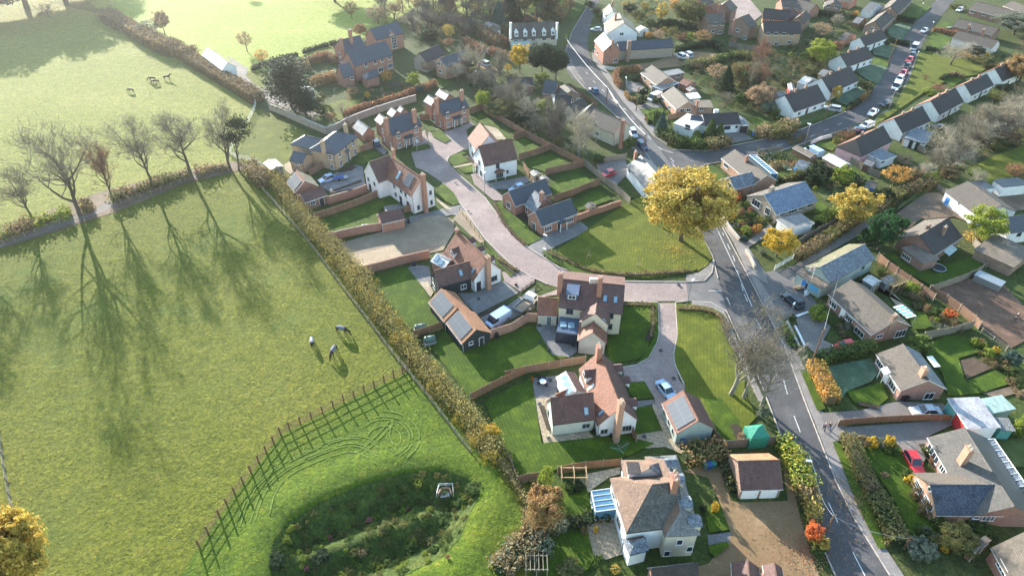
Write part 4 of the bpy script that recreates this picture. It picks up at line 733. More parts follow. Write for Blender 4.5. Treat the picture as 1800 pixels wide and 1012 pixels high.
a=blk(H,'g',(1010,245),(1110,325),(1232,288),2.2,42,'a',wall='brick_red',roof=('frost_glare_slate','slate'))  # sunward slope coloured pale, painting the glare on the slate
H=house('g',(760,520),4,'buff brick house with hipped slate roof and white front door')
a=blk(H,'g',(1067,332),(832,517),7.2,4.4,30,'a',hip=(.9,.9),wall='brick_buff',roof='slate',ov=.4)
b=blk(H,'g',(388,412),(660,478),5.6,4.2,30,'a',hip=(1,0),wall='brick_buff',roof='slate',ov=.4)
c=blk(H,'g',(380,572),(515,600),4.4,2.9,32,'a',wall='brick_buff',roof='slate')
for p in ((880,512),(946,456),(1016,402)): win(a,0,'g',p,1,1.35,cols=2,rows=2)
for p in ((895,607),(1036,500)): win(a,0,'g',p,1,1.5,cols=2,rows=2)
door(a,0,'g',(965,590),.95,2.3,mt='dark_paint',lab='dark front door in a white surround'); porch(a,0,'g',(965,580),1.4,.5,2.6,roof='slate',mono=True)
for p in ((790,542),(810,637)): win(a,1,'g',p,.9,1.3,cols=2,rows=2)
for p in ((600,482),(660,512),(620,588),(684,607)): win(b,0,'g',p,.9,1.2,cols=2,rows=2)
win(c,0,'g',(460,605),1.4,.6); chimney(a,'g',(935,218),7.6,.9,.7,mt='brick_buff'); chimney(a,'g',(707,385),7.4,.9,.7,zb=3.5,mt='brick_buff')
H=house('g',(240,680),2,'grey timber stable shed with bright shallow roof at the paddock corner','shed','shed')
a=blk(H,'g',(125,597),(200,668),(326,628),2.3,13,'a',wall='boards_grey',roof='asbestos'); door(a,1,'g',(265,720),1.2,2)  # white sun glare on the roof is painted in with a pale sheet colour
H=house('g',(520,850),2,'red brick garage with four solar panels on its sunny slope beside the hedge','garage','garage')
a=blk(H,'g',(345,795),(440,892),(675,825),2.3,40,'a',wall='brick_red',roof=('tile_red','tile_moss'),edge='white_paint')
solar(a,0,'g',[(362,790),(430,690),(515,775),(437,875)],2,2,'four solar panels')
H=house('l',(430,320),2,'low brick outbuilding with plum tiled roof and one white window beside the garden wall','outbuilding','outbuilding')
a=blk(H,'l',(540,242),(315,320),(250,245),2.2,34,'a',wall='brick_red',roof='tile_plum',edge='white_paint'); win(a,0,'l',(392,318),1.1,.9); door(a,0,'l',(482,310),1,2)
H=house('l',(1250,230),4,'pinkish white two storey house with a tall brick chimney and rooftop solar panels')
a=blk(H,'l',(1080,50),(1372,262),(1612,182),4.4,50,'a',wall='render_pink',roof=('tile_red','tile_plum'),edge='white_paint')
c=blk(H,'l',(895,15),(1040,122),(1255,55),4.3,50,'b',wall='render_pink',roof='tile_plum',edge='white_paint')
solar(a,0,'l',[(1335,20),(1398,55),(1350,175),(1280,130)],2,2,'green grey solar panel'); skylight(a,0,'l',(1240,45),.9,2.0)
chimney(a,'l',(1478,35),9.4,.95,.8,zb=0,lab='tall external red brick chimney'); chimney(a,'g',(1408,465),9.0,.8,.6)
for p in ((1555,215),(1565,312),(1436,362)): win(a,1,'l',p,.6,1.0,fm='boards_grey')
for p in ((1198,150),(1265,200),(1310,236),(1213,235)): win(a,0,'l',p,.9,1.0,fm='boards_pale')
for p in ((1270,335),(1340,375)): door(a,0,'l',p,1,2.1)
for p in ((943,85),(1003,130)): win(c,0,'l',p,.8,1,fm='boards_pale')
door(c,0,'l',(970,220)); win(c,0,'l',(1020,215),.9,1,fm='boards_pale')
H=house('l',(1180,500),2,'small windowless brick garage with plum tiled roof at the foot of the pink house','garage','garage')
a=blk(H,'l',(1305,477),(1072,530),(1028,437),2.3,36,'a',wall='brick_red',roof='tile_plum',edge='white_paint')
H=house('m',(1250,420),2,'new red brick bungalow with two blue slate gables and a small gabled porch')
a=blk(H,'m',(1165,442),(1305,556),(1662,425),2.5,42,'b',wall='brick_red',roof='slate',edge='white_paint')
c=blk(H,'m',(925,243),(1046,356),(1410,225),2.5,42,'b',wall='brick_red',roof='slate',edge='white_paint')
d=blk(H,'m',(1130,332),(1235,412),5.4,2.45,42,'a',wall='brick_red',roof=('frost_glare_slate','slate'))  # sunlit left slope: its brightness is put into a paler slate colour
win(a,0,'m',(1226,545),1.5,1.5,cols=3); win(c,0,'m',(978,340),1.4,1.5,cols=3)
for p in ((1365,573),(1582,487)): win(a,1,'m',p,1.8,1.1,cols=4)
door(a,1,'m',(1478,560)); porch(a,1,'m',(1490,575),1.9,1.2,2.2,roof='slate',lab='gabled porch with a white barge board'); chimney(d,'m',(1307,215),6.4,.9,.7)
win(d,0,'m',(1158,385),.7,1.1)
H=house('n',(1180,450),3,'white gabled house with a dark boarded wing, mottled red roof and tall brick chimney')
a=blk(H,'n',(900,237),(1190,532),(1467,412),2.7,50,'a',wall=WH,roof=('tile_red','tile_plum'))
c=blk(H,'n',(737,475),(850,590),(1200,492),2.7,48,'b',wall='boards_dark',roof='tile_plum')
d=blk(H,'n',(765,330),(905,402),3.6,2.3,24,'a',wall='brick_red',roof=('asbestos','tile_plum'),lab='garden room roof coloured white for sun glare')  # white glare painted on the sunward slope only
skylight(d,0,'n',(830,310),1,1.2); skylight(d,0,'n',(870,345),1,1.2)
chimney(a,'n',(1333,285),7.6,.9,.8,zb=0,lab='tall external brick chimney',mt='brick_orange'); chimney(a,'n',(1028,15),7.0,.8,.6,pots=2)
for p in ((1195,165),(1285,245),(1385,340)): dormer(a,2,'n',p,1.4,1.1,roof='tile_plum')
dormer(a,0,'n',(985,285),1.5,1.2,roof='tile_plum'); skylight(c,1,'n',(1068,447),.7,1.2); skylight(a,0,'n',(1190,425),.6,1.1)
win(a,1,'n',(1397,500),1.3,1.1,fm='boards_grey'); door(a,1,'n',(1245,605),.95,2); win(c,1,'n',(1095,582),1.1,1.0)
win(c,0,'n',(800,600),1.2,.8,fm='white_paint'); win(c,0,'n',(795,520),.5,1.0)
H=house('n',(960,780),2,'dark boarded cart lodge with solar panels, nearer the house','garage','garage',group=None)
a=blk(H,'n',(745,735),(903,932),(1165,818),2.3,36,'a',wall='boards_dark',roof='tile_orange'); solar(a,0,'n',[(765,738),(870,622),(998,770),(890,893)],4,2)
H=house('D',(1470,180),2,'dark boarded cart lodge with solar panels and a small white window, nearer the striped lawn','garage','garage')
a=blk(H,'D',(1298,112),(1422,277),(1640,184),2.3,36,'a',wall='boards_dark',roof='tile_orange'); solar(a,0,'D',[(1310,118),(1390,28),(1505,148),(1420,245)],4,2)
win(a,1,'D',(1490,268),.8,.7); door(a,1,'D',(1570,260),.8,1.9,mt='boards_dark')
H=house('o',(780,600),4,'cream rendered three storey house with plum tiled roof, blue dormer and glazed garden room')
a=blk(H,'o',(455,560),(1092,630),('r',1116,346),5.0,wall='render_cream',roof='tile_plum')
c=blk(H,'o',(690,610),(668,712),(962,745),4.6,44,'a',wall='render_cream',roof='tile_plum')
e=blk(H,'o',(658,720),(645,893),(936,920),2.9,42,'a',wall='render_grey',roof='tile_red')
s=blk(H,'o',(247,642),(448,655),('r',455,475),2.4,wall='render_cream',roof='tile_red')
f=blk(H,'o',(440,800),(645,828),3.9,2.8,ridge='f',wall='lead_blue',roof='lead_blue')
for q in ((505,735),(585,745)):
    P=G('o',*q,z=2.8); m=MB(); m.box((P.x,P.y,2.9),(1.1,1.3,.22),.05); hb(m,'roof_lantern','lantern_glass',H)
m=MB(); A,d_,n_=side(f,0)
win(f,0,'o',(540,870),3.3,2.1,name='glazed_doors',fm='dark_paint',cols=5)
dormer(a,0,'o',(590,490),1.9,1.15,roof='lead_blue',wall='lead_blue',flat=True,lab='blue lead dormer'); skylight(a,0,'o',(920,475),.7,1.3); skylight(a,0,'o',(1023,487),.7,1.3); skylight(c,2,'o',(910,690),.4,.9)
win(a,0,'o',(570,600),1.2,1.2,fm='boards_grey'); win(a,0,'o',(983,645),.7,1.2,fm='boards_grey'); win(a,0,'o',(972,750),.7,1.2,fm='boards_grey')
chimney(a,'o',(480,232),9.7,.8,.9,pots=2); chimney(a,'o',(876,270),9.9,.8,.9,pots=2)
door(s,0,'o',(365,690),.8,2.0,mt='boards_grey')
m=MB()
for k in range(3):
    P=G('o',780+k*32,298,z=8.3); m.box((P.x,P.y,8.35),(.5,.6,.9))
hb(m,'ridge_vent','asbestos',H)
H=house('x',(750,650),3,'white walled cottage with sweeping mottled red roof and a brick chimney up its gable')
a=blk(H,'x',(545,272),(735,832),(1135,770),2.8,48,'a',wall=WH,roof=('tile_red','tile_plum'))
c=blk(H,'x',(716,766),(290,824),('r',264,562),2.8,wall='render_lime',roof='tile_plum')
d=blk(H,'x',(320,350),(425,545),3.2,2.4,25,'a',wall=WH,roof=('asbestos','tile_plum'),lab='white garden room roof')
for p in ((410,362),(430,420),(452,480)): skylight(d,0,'x',p,1.1,1.1,fm='metal_grey')
e=blk(H,'x',(310,520),(345,560),2.4,2.3,40,'b',wall='brick_red',roof='tile_red')
chimney(a,'x',(970,592),8.6,1.0,.8,zb=0,lab='tall tapering brick chimney on the gable',mt='brick_orange'); chimney(a,'x',(752,45),8.4,1.0,.8,mt='brick_red',pots=3)
dormer(a,0,'x',(600,372),1.9,1.4,roof='tile_plum')
for p in ((960,300),(1030,420),(1100,640)): dormer(a,2,'x',p,1.5,1.1,roof='tile_plum')
skylight(c,0,'x',(620,685),.7,1.2); skylight(a,0,'x',(772,702),.6,1.1); skylight(a,0,'x',(668,452),.5,1.4,fm='white_paint')
win(c,0,'x',(618,830),1.2,.95,fm='boards_pale'); win(a,1,'x',(797,885),1.1,.95,fm='boards_pale'); win(a,1,'x',(1022,852),1.4,1.1,fm='boards_pale',cols=3)
win(c,1,'x',(248,700),.8,1.1,fm='boards_grey')
H=house('v',(200,250),2,'pale blue green garage with large solar array framed in red tiles','garage','garage')
a=blk(H,'v',(20,48),(160,352),(546,296),2.5,38,'a',wall='boards_pale',roof=('tile_red','tile_plum')); solar(a,0,'v',[(50,70),(235,-20),(355,200),(180,308)],5,2,'large grey solar array')
for p in ((45,140),(90,230),(130,320)): win(a,0,'v',p,.7,1.2,fm='render_cream')
g0=[G('v',*p,z=2.3) for p in ((835,272),(1020,252),(1086,378),(900,400))]; cc=sum(g0,Vector())/4; H=empty('gazebo',(cc.x,cc.y,0),0,'green canvas garden gazebo with a pyramid roof','gazebo')
m=MB(); ap=cc+UP*.9
for i in range(4): m.quad(g0[i],g0[(i+1)%4],ap)
fix_out(m,cc-UP); hb(m,'canopy','tarp_green',H)
m=MB()
for i in range(4):
    A,B_=g0[i],g0[(i+1)%4]; m.quad(Vector((A.x,A.y,0)),Vector((B_.x,B_.y,0)),B_,A)
fix_out(m,cc-UP); hb(m,'side_panel','tarp_green',H)
for i in range(4):
    A=g0[i].lerp(cc,.03); m=MB(); m.tube([(A.x,A.y,0),(A.x,A.y,2.3)],.04,6); hb(m,'pole','metal_grey',H)
H=house('v',(980,750),2,'brick garage with two white up and over doors beside the gravel yard','garage','garage')
a=blk(H,'v',(675,550),(800,908),(1220,895),2.3,38,'b',wall='brick_brown',roof=('tile_plum','tile_orange'),ov=.3)  # back slope's sunlight is put into its orange tile colour
for p in ((883,950),(1070,945)): door(a,1,'v',p,2.1,2.0,mt='white_paint',name='garage_door',lab='white garage door')
H=house('w',(1100,500),5,'large old white house with mossy hipped roofs and frosty eastern slopes')
a=blk(H,'_',(1190,799.4),(1231.8,940),(1170,949),4.9,42,'a',hip=(1,1),wall='render_cream',roof=('frost_grey','tile_old'),ov=.3)
c=blk(H,'w',(515,392),(678,938),7.5,4.8,40,'b',hip=(1,0),wall=WH,roof=('tile_shaded','tile_old'),ov=.3,hm=1)  # south slope tiles carry shade in their colour, with pale specks
n=blk(H,'w',(627,212),(660,420),6.0,4.8,42,'a',hip=(1,0),wall=WH,roof=('tile_old','frost_glare_slate'),ov=.3)
l=blk(H,'E',(1187,622),(1230,752),(1375,712),2.9,36,'b',hip=(1,0),wall=WH,roof=('frost_glare_slate','tile_old'))
glassbox(H,'w',(335,522),(375,726),(580,690),2.4,.35,bars=4)
for p,s_ in (((1160,280),0),((1225,440),0),((1300,680),0),((1390,860),0)): dormer(a,s_,'w',p,1.5,1.2,roof='frost_glare_slate',wall='render_cream',rise=.3)
dormer(n,0,'w',(690,355),1.6,1.3,roof='tile_dark',wall=WH,flat=True); chimney(a,'w',(1165,375),10.0,1.3,.8,pots=3)
for p in ((555,560),(600,660)): win(c,0,'w',p,1.1,1.1)
win(c,0,'w',(610,830),1.6,1.8,name='glazed_doors',cols=3)
for p in ((1605,650),(1722,700),(1510,735)): win(a,1,'E',p,.8,1.1)
H=house('E',(1600,900),3,'low brick annex with red ridge tiles at the bottom edge beside the old house','outbuilding','outbuilding')
a=blk(H,'E',(1750,925),(1395,965),('r',1405,850),2.4,wall='brick_plum',roof='tile_dark')
H=house('F',(600,960),3,'brick house with two red gable tips at the bottom edge of the gravel')
a=blk(H,'F',(380,960),(600,1000),4,2.4,40,'b',wall='brick_red',roof='tile_plum'); blk(H,'F',(640,980),(790,1000),4,2.2,40,'b',wall='brick_red',roof='tile_plum')
H=house('t',(950,300),2,'brick bungalow with speckled brown roof, white awning behind and copper hedge in front')
a=blk(H,'t',(685,180),(870,456),(1232,461),2.4,30,'a',wall='brick_plum',roof=('tile_brown','frost_glare_slate'),edge='wood_white')
win(a,0,'t',(716,255),1.9,1.2,cols=3); win(a,0,'t',(810,418),2.0,1.2,cols=3); win(a,1,'t',(1080,500),1.5,1.4,cols=2); door(a,0,'t',(757,370),1,2,mt='white_paint')
porch(a,0,'t',(755,350),1.4,.9,2.1,roof='white_paint',mono=True); chimney(a,'t',(1058,285),5.8,1,.7,mt='brick_orange',pots=1)
P0,P1,P2=[G('t',*p,z=2.1) for p in ((1065,200),(1125,280),(1170,275))]; m=MB(); m.obox(P1,P0-P1,P2-P1,UP*.08); hb(m,'awning','white_paint',H)
H=house('r',(1100,700),2,'long brown roofed brick bungalow with a blue and white striped awning')
a=blk(H,'r',(690,520),(1150,950),(1590,872),2.4,30,'a',wall='brick_plum',roof='tile_brown',edge='wood_white')
for p,w_ in (((745,630),1.8),((915,780),1.6),((1020,920),2.2)): win(a,0,'r',p,w_,1.1,cols=3)
win(a,1,'r',(1232,960),1.3,.8); win(a,1,'r',(1470,935),2.2,1.5,cols=3); door(a,0,'r',(840,735),.95,2,mt='white_paint'); chimney(a,'r',(1402,740),5.6,.6,.9,mt='brick_brown')
A,B_,C_=[G('r',*p,z=2.4) for p in ((1375,655),(1520,775),(1620,750))]; U=A-B_; V=C_-B_
for k in range(9): m=MB(); m.obox(B_+U*(k/9),U/9,V,UP*.06); hb(m,'awning_stripe',['white_paint','awning_blue'][(k+0)%2],H)
for e in (B_+V,A+V): m=MB(); m.tube([Vector((e.x,e.y,0)),e],.05,4); hb(m,'awning_post','white_paint',H)
H=house('r',(800,300),3,'pale green corrugated hall with a mossy and frosty gabled roof and a flagpole in front','hall','hall')
a=blk(H,'r',(440,232),(716,402),(1192,146),3.2,30,'b',wall='boards_pale',roof=('frost_glare_slate','tile_moss'))
f=blk(H,'r',(345,292),(630,467),(714,408),2.5,8,'m',wall='boards_pale',roof='felt_brown',rise=.35,wname='front_wall')
win(f,0,'r',(460,425),.6,1,fm='dark_paint'); door(f,0,'r',(435,420),.9,2,mt='blue_paint')
m=MB(); A,d_,n_=side(f,0); P=hit(px('r',(540,455)),A,n_); m.obox(P-d_*.9-UP*.5,d_*1.8,UP*1.0,n_*.08); hb(m,'notice_board','sign_blue',H)
win(a,1,'r',(1060,240),.8,.5,fm='boards_dark')
for k in range(4):
    P=G('r',355+k*16,455+k*8); m=MB(); m.box((P.x,P.y,.15+.15*k),(1.6,.3,.3+.02*k),.4); hb(m,'step','wood_pale',H)
H=house('t',(1400,640),2,'wide garage block with a streaked rusty white roof and teal and red doors','garage','garage')
a=blk(H,'t',(1220,512),(1377,742),(1627,745),2.6,5,'m',wall='render_white',roof='rusty_white',edge='white_paint',rise=.25)
for p,mt in (((1232,610),'teal_paint'),((1296,715),'red_paint')): door(a,0,'t',p,2.3,2.1,mt=mt,name='garage_door',lab=mt.split('_')[0]+' garage door')
H=house('t',(1600,560),2,'pale green flat roofed shed behind the streaked garage block','shed','shed')
a=blk(H,'t',(1470,516),(1560,627),(1742,592),2.3,ridge='f',wall='boards_green',roof='felt_green')
H=house('t',(1650,740),2,'small dark lichened shed below the streaked garage block','shed','shed')
a=blk(H,'t',(1572,655),(1625,755),(1725,750),2.2,8,'m',wall='teal_paint',roof='frost_grey',rise=.2)
H=house('u',(1350,400),2,'T shaped brick bungalow with frosty blue tiles on one slope and a round gable window')
a=blk(H,'u',(1035,127),(1392,750),('r',1724,672),2.4,wall='brick_plum',roof=('tile_grey','slate'),edge='tile_moss')
c=blk(H,'u',(925,405),(1108,745),(1640,748),2.4,30,'b',wall='brick_orange',roof=('tile_navy','tile_brown'),edge='tile_moss')
win(c,0,'u',(965,522),1.8,1.3,cols=2,rows=3); win(c,0,'u',(1040,655),2.2,1.3,cols=2,rows=4); win(a,1,'u',(1515,765),1.6,.9,rows=2); win(a,1,'u',(1335,757),.8,.5)
win(a,0,'u',(1085,250),3.0,1.6,cols=4); win(a,0,'u',(1160,375),1.4,1.4)
m=MB(); A,d_,n_=side(c,0); P=hit(px('u',(1057,535)),A,n_); m.tube([P,P+n_*.1],.42,14); o=hb(m,'round_window','white_paint',H); m=MB(); m.tube([P+n_*.05,P+n_*.12],.26,14); hb(m,'pane','glass',o)
chimney(a,'u',(1375,215),6.4,1.1,.7,mt='brick_orange')
glassbox(H,'u',(1470,150),(1720,520),(1785,480),2.3,.3,bars=8,gm='frost_glare_slate')
H=house('u',(1700,950),2,'brown tiled bungalow cut by the bottom right corner')
a=blk(H,'_',(1742,962),(1790,1050),('r',1830,925),2.4,wall='brick_red',roof='tile_brown'); win(a,0,'_',(1762,997),1.8,1.2)
H=house('q',(800,650),2,'isolated brown gabled bungalow on a dark lawn with a trampoline behind')
a=blk(H,'q',(432,594),(856,773),(1152,577),2.4,33,'b',wall='brick_plum',roof=('tile_dark','tile_brown')); chimney(a,'q',(800,450),5.4,.5,.8,mt='brick_brown',pots=1); chimney(a,'q',(975,470),5.6,.5,.8,mt='brick_brown',pots=1)
e=blk(H,'q',(505,690),(738,862),(832,768),2.3,8,'m',wall='brick_plum',roof='felt_brown',rise=.3,wname='porch_wall'); win(e,0,'q',(560,790),2,1.0)
P0,P1,P2=[G('q',*p,z=2.2) for p in ((950,730),(1010,780),(1095,710))]; m=MB(); m.obox(P1,P0-P1,P2-P1,UP*.08); hb(m,'awning','boards_pale',H)
win(a,1,'q',(1035,790),1.3,1.1)
H=house('q',(1250,200),3,'long white farmhouse range with a speckled brown roof and a blue porch')
a=blk(H,'q',(960,95),(1305,355),('r',1600,352),2.8,wall=WH,roof='tile_brown'); door(a,0,'q',(1010,150),1,2,mt='blue_paint'); win(a,0,'q',(1110,225),.5,.6)
c=blk(H,'q',(1500,390),(1658,537),(1990,490),3.0,40,'b',wall=WH,roof='slate'); win(c,1,'q',(1745,550),1,.8,fm='dark_paint')
for p,q_ in (((1275,85),(1480,62)),((1580,55),(1840,30))):
    A,B_=G('q',*p,z=2.6),G('q',*q_,z=2.6); d_=(B_-A); n_=Vector((-d_.y,d_.x,0)).normalized()*3; Hh=house('q',p,2,'white walled stable range, %s'%('nearer the long farmhouse' if p[0]<1500 else 'cut by the right edge'),'stable','stable')
    m=MB(); m.obox(Vector((A.x,A.y,0)),d_,n_,UP*2.5); hb(m,'wall',WH,Hh); m=MB(); m.obox(A-d_*.02,d_*1.04,n_*1.1,UP*.12); hb(m,'roof','slate',Hh)
H=house('q',(1500,700),2,'low brown felt roofed barn beside the red leaf covered plot','barn','barn')
a=blk(H,'q',(1335,660),(1690,900),(1900,740),2.4,5,'m',wall='brick_brown',roof='felt_brown',rise=.4)
P=G('s',1440,110,z=1.6); m=MB(); m.box((P.x,P.y,1.5),(2.4,4.8,.12),.7); m.box((P.x,P.y,.7),(2.2,4.6,1.4),.7); o=m.build('lean_to','metal_grey'); tag(o,'slatted grey lean-to shelter at the corner of the leaf covered plot','shelter')
H=house('j',(400,600),2,'orange brick bungalow with brown ribbed roof and a blue glass lean-to')
a=blk(H,'j',(155,553),(470,815),(712,772),2.4,30,'a',wall='brick_orange',roof='tile_brown',edge='wood_white')
c=blk(H,'j',(185,748),(290,862),(520,800),2.4,32,'b',wall='brick_orange',roof=('frost_glare_slate','tile_brown'),edge='wood_white')
win(a,0,'j',(205,625),1.8,1.0); win(c,0,'j',(237,815),1.3,1.1); chimney(a,'j',(412,530),5.4,.6,.6,pots=1)
P0,P1,P2=[G('j',*p,z=2.5) for p in ((425,520),(640,705),(715,690))]
glassbox(H,'j',(430,520),(650,705),(715,690),2.3,-.3,bars=9)
H=house('p',(750,300),2,'bungalow with one frosty blue slope and a stone chimney facing the garden beds')
a=blk(H,'p',(415,243),(700,437),(1112,300),2.5,30,'b',wall='brick_stone',roof=('frost_blue','tile_brown'),edge='wood_white')
for p,w_ in (((500,320),2.4),((615,400),1.4)): win(a,0,'p',p,w_,1.6,cols=3)
for p,w_ in (((760,425),1.5),((860,395),2.4),((940,370),1.2),((1030,340),1.6)): win(a,1,'p',p,w_,1.1,cols=3)
chimney(a,'p',(662,160),5.8,.7,1.0,mt='brick_stone')
H=house('p',(880,520),2,'flat roofed white garage beside the frosty blue roofed bungalow','garage','garage')
a=blk(H,'p',(685,482),(840,583),(1082,517),2.4,ridge='f',wall=WH,roof='felt',edge='white_paint'); door(a,0,'p',(790,590),2.6,2.0,mt='wood_white',name='garage_door')
H=house('j',(1400,500),2,'pink walled bungalow with a half hipped red brown roof and white extension')
a=blk(H,'_',(1469.5,257),(1514.7,276.5),(1569,249),2.5,40,'b',hip=(.45,0),wall='render_rose',roof=('tile_dark','tile_red')); win(a,0,'j',(1470,570),1.3,1.0,fm='teal_paint')
chimney(a,'j',(1553,300),5.6,.5,.5,mt='brick_brown'); chimney(a,'j',(1700,250),5.6,.5,.5,mt='brick_brown')
e=blk(H,'k',(300,600),(395,690),(545,640),2.3,ridge='f',wall=WH,roof='frost_glare_slate',edge='white_paint',wname='extension_wall'); win(e,0,'k',(330,660),.8,1); win(e,1,'k',(400,700),1.2,.8)
def row(t,p0,p1,p2,lab,rl,nw=4,front=True,group=None,ch=()):
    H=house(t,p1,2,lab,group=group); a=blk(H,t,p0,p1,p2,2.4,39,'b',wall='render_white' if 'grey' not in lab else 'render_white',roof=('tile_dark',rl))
    A=px(t,p1); C=px(t,p2)
    for k in range(nw):
        f=(k+.6)/(nw+.2); q=(A[0]+(C[0]-A[0])*f, A[1]+(C[1]-A[1])*f+5); (win if k!=1 else door)(a,1,'_',q,1.1 if k!=1 else .9, 1.0 if k!=1 else 2.0)
    R0,R1=a.R
    for f in (.3,.62):
        P=R0.lerp(R1,f); m=MB(); m.box((P.x,P.y,P.z+.35),(.6,.6,1.1)); o=hb(m,'chimney','brick_brown',H)
    return a
W='white gabled bungalow, '
row('e',(-70,752),(70,847),(315,762),W+'first of the left row, nearest the junction','tile_brown')
row('e',(185,627),(345,703),(558,610),W+'second of the left row, beside the bright yellow tree','tile_brown')
row('e',(315,462),(470,507),(668,437),W+'third of the left row','tile_brown')
row('e',(447,332),(605,352),(770,290),W+'fourth of the left row, farthest up the street','tile_brown')
row('e',(690,937),(888,1007),(1100,912),W+'nearest of the row behind the long green','tile_red')
row('e',(970,802),(1165,867),(1350,767),W+'second of the row behind the long green','tile_red')
row('e',(1220,682),(1405,722),(1575,642),W+'third of the row behind the long green','tile_red')
row('e',(1445,567),(1640,615),(1790,550),W+'fourth of the row behind the long green, half hidden by trees','tile_red',2)
H=house('k',(780,440),2,'dark flat roofed extension with white doors behind the white row','outbuilding','outbuilding'); a=blk(H,'k',(640,430),(820,520),(910,410),2.3,ridge='f',wall=WH,roof='frost_glare_slate')
for p in ((700,470),(760,500)): door(a,0,'k',p,.9,1.9,mt='glass')
def simple(t,p0,p1,p2,ze,pitch,ridge,wall,roof,lab,wins=(),hip=(0,0),cat='house',name='house',ch=(),edge=None,ws=1.0,group=None):
    H=house(t,p1,ze,lab,cat,name,group); a=blk(H,t,p0,p1,p2,ze,pitch,ridge,hip,wall,roof,edge=edge)
    for s,x,y in wins: win(a,s,t,(x,y),1.3*ws,1.0)
    for c in ch: chimney(a,t,c,ze+a.rise+.9,.7,.6)
    return a
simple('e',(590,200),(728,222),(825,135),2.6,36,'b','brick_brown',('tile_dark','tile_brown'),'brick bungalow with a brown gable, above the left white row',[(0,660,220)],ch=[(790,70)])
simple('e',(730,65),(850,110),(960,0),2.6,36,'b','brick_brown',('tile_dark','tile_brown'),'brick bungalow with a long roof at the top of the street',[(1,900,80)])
simple('e',(1255,290),(1558,367),7.0,2.4,28,'a','render_pink','tile_brown','brown roofed bungalow behind the spreading bare tree on the green',[(0,1415,345),(0,1500,375)])
simple('e',(1262,195),(1560,268),7.0,2.4,28,'a','brick_plum','tile_brown','middle brown roofed bungalow beside the small hedged lawns',[(0,1390,215)],ch=[(1390,190),(1500,225)])
simple('e',(1385,68),(1690,150),8.0,2.4,28,'a','brick_plum','tile_brown','upper brown roofed terrace with white windows near the right edge',[(0,1410,90),(0,1500,110),(0,1590,125),(0,1645,145)])
simple('e',(1640,45),(1830,120),6.0,2.4,28,'a','brick_plum','tile_brown','brown roofed terrace in the top right corner',[(0,1700,85)])
simple('e',(-20,60),(200,58),7.0,2.6,34,'a','brick_red','tile_brown','red brick bungalow with white windows in the upper gardens',[(0,105,40),(0,160,42)])
simple('e',(290,55),(420,70),7.0,2.6,34,'b','brick_brown','tile_dark','brown brick gable with two white windows in the upper gardens',[(0,325,45),(0,388,52)])
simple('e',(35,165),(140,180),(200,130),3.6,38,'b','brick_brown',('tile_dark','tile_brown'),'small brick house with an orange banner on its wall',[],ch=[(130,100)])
simple('d',(1100,190),(1242,180),7,4.2,32,'a','brick_brown','tile_brown','two storey brick house with four white windows facing the back lawn',[(0,1155,192),(0,1215,192),(0,1140,248),(0,1190,258)])
simple('d',(1145,70),(1288,95),6.5,4.2,34,'b','brick_brown',('tile_brown','tile_brown'),'brick house with a brown gable in the middle of the close',[(0,1180,70)],ch=[(1185,40)])
simple('d',(1070,45),(1150,20),7,4.2,34,'a','brick_red','tile_brown','brick house at the top of the shaded close',[(0,1110,50)])
simple('d',(1265,180),(1428,225),5.2,4.2,34,'b','brick_brown',('tile_brown','tile_brown'),'narrow brick house with one chimney beside the shaded close',[(0,1335,240),(0,1390,300)],ch=[(1305,160)])
simple('d',(1540,262),(1840,268),7.5,4.2,36,'a','brick_buff','tile_dark','large brick house with a wide dark roof and glazed garden doors',[(0,1572,268),(0,1636,268),(0,1700,270),(0,1760,275),(0,1580,350),(0,1640,350),(0,1740,335)])
simple('d',(1530,145),(1740,165),7,4.2,34,'a','brick_red','tile_dark','dark roofed brick house behind the wide roofed one',[(0,1600,160)])
simple('d',(1630,115),(1750,150),5,3.0,36,'b','brick_red',('tile_plum','tile_plum'),'small red gabled garage between the dark roofed houses',[],cat='garage',name='garage')
simple('_',(1230,20),(1262,28),6,4.2,36,'b','brick_red',('tile_red','tile_brown'),'red brick house cut by the top edge beside the close',[(0,1245,30)])
simple('_',(1380,10),(1422,22),7,2.6,34,'a','brick_red','tile_brown','brick house cut by the top edge beyond the close',[(0,1400,22)])
simple('_',(1450,-5),(1495,5),7,2.6,34,'a','brick_red','tile_brown','low brick house at the top edge left of the street',[(0,1470,8)])
simple('_',(1505,-18),(1560,-22),7,2.6,34,'b','brick_brown','tile_brown','bungalow at the top edge beside the street',[])
simple('d',(275,183),(311,264),(546,260),4.3,34,'a',WH,('tile_brown','slate'),'white gabled cottage with one small window beside the brick pub',[(1,417,270)],ch=[(372,110)])
simple('d',(265,75),(290,133),(385,105),4.0,38,'a',WH,('tile_brown','slate'),'white cottage with a brown roof above the gabled cottage',[],ch=[(345,15)])
a=simple('d',(200,322),(272,408),(403,393),4.4,40,'a','brick_red',('frost_grey','tile_brown'),'red brick pub with a pale frosty roof and hanging baskets at the road bend',[(0,190,370),(0,225,420),(1,367,480)],cat='pub',name='pub',ch=[(345,320)])
a=simple('d',(400,402),(832,376),5.5,3.2,34,'a','brick_stone','slate','long stone barn wing with a tall chimney behind the pub',[],cat='barn',name='barn'); chimney(a,'d',(480,325),6.6,1.2,.9,zb=0,mt='brick_brown')
a=simple('d',(565,578),(690,674),(866,657),2.4,30,'a','brick_orange',('tile_brown','tile_brown'),'brick bungalow with a glazed veranda below the pub car park',[(0,600,622),(0,650,670)],edge='wood_white')
glassbox(a.H,'d',(712,665),(740,715),(868,665),2.2,.3,bars=6,gm='glass')
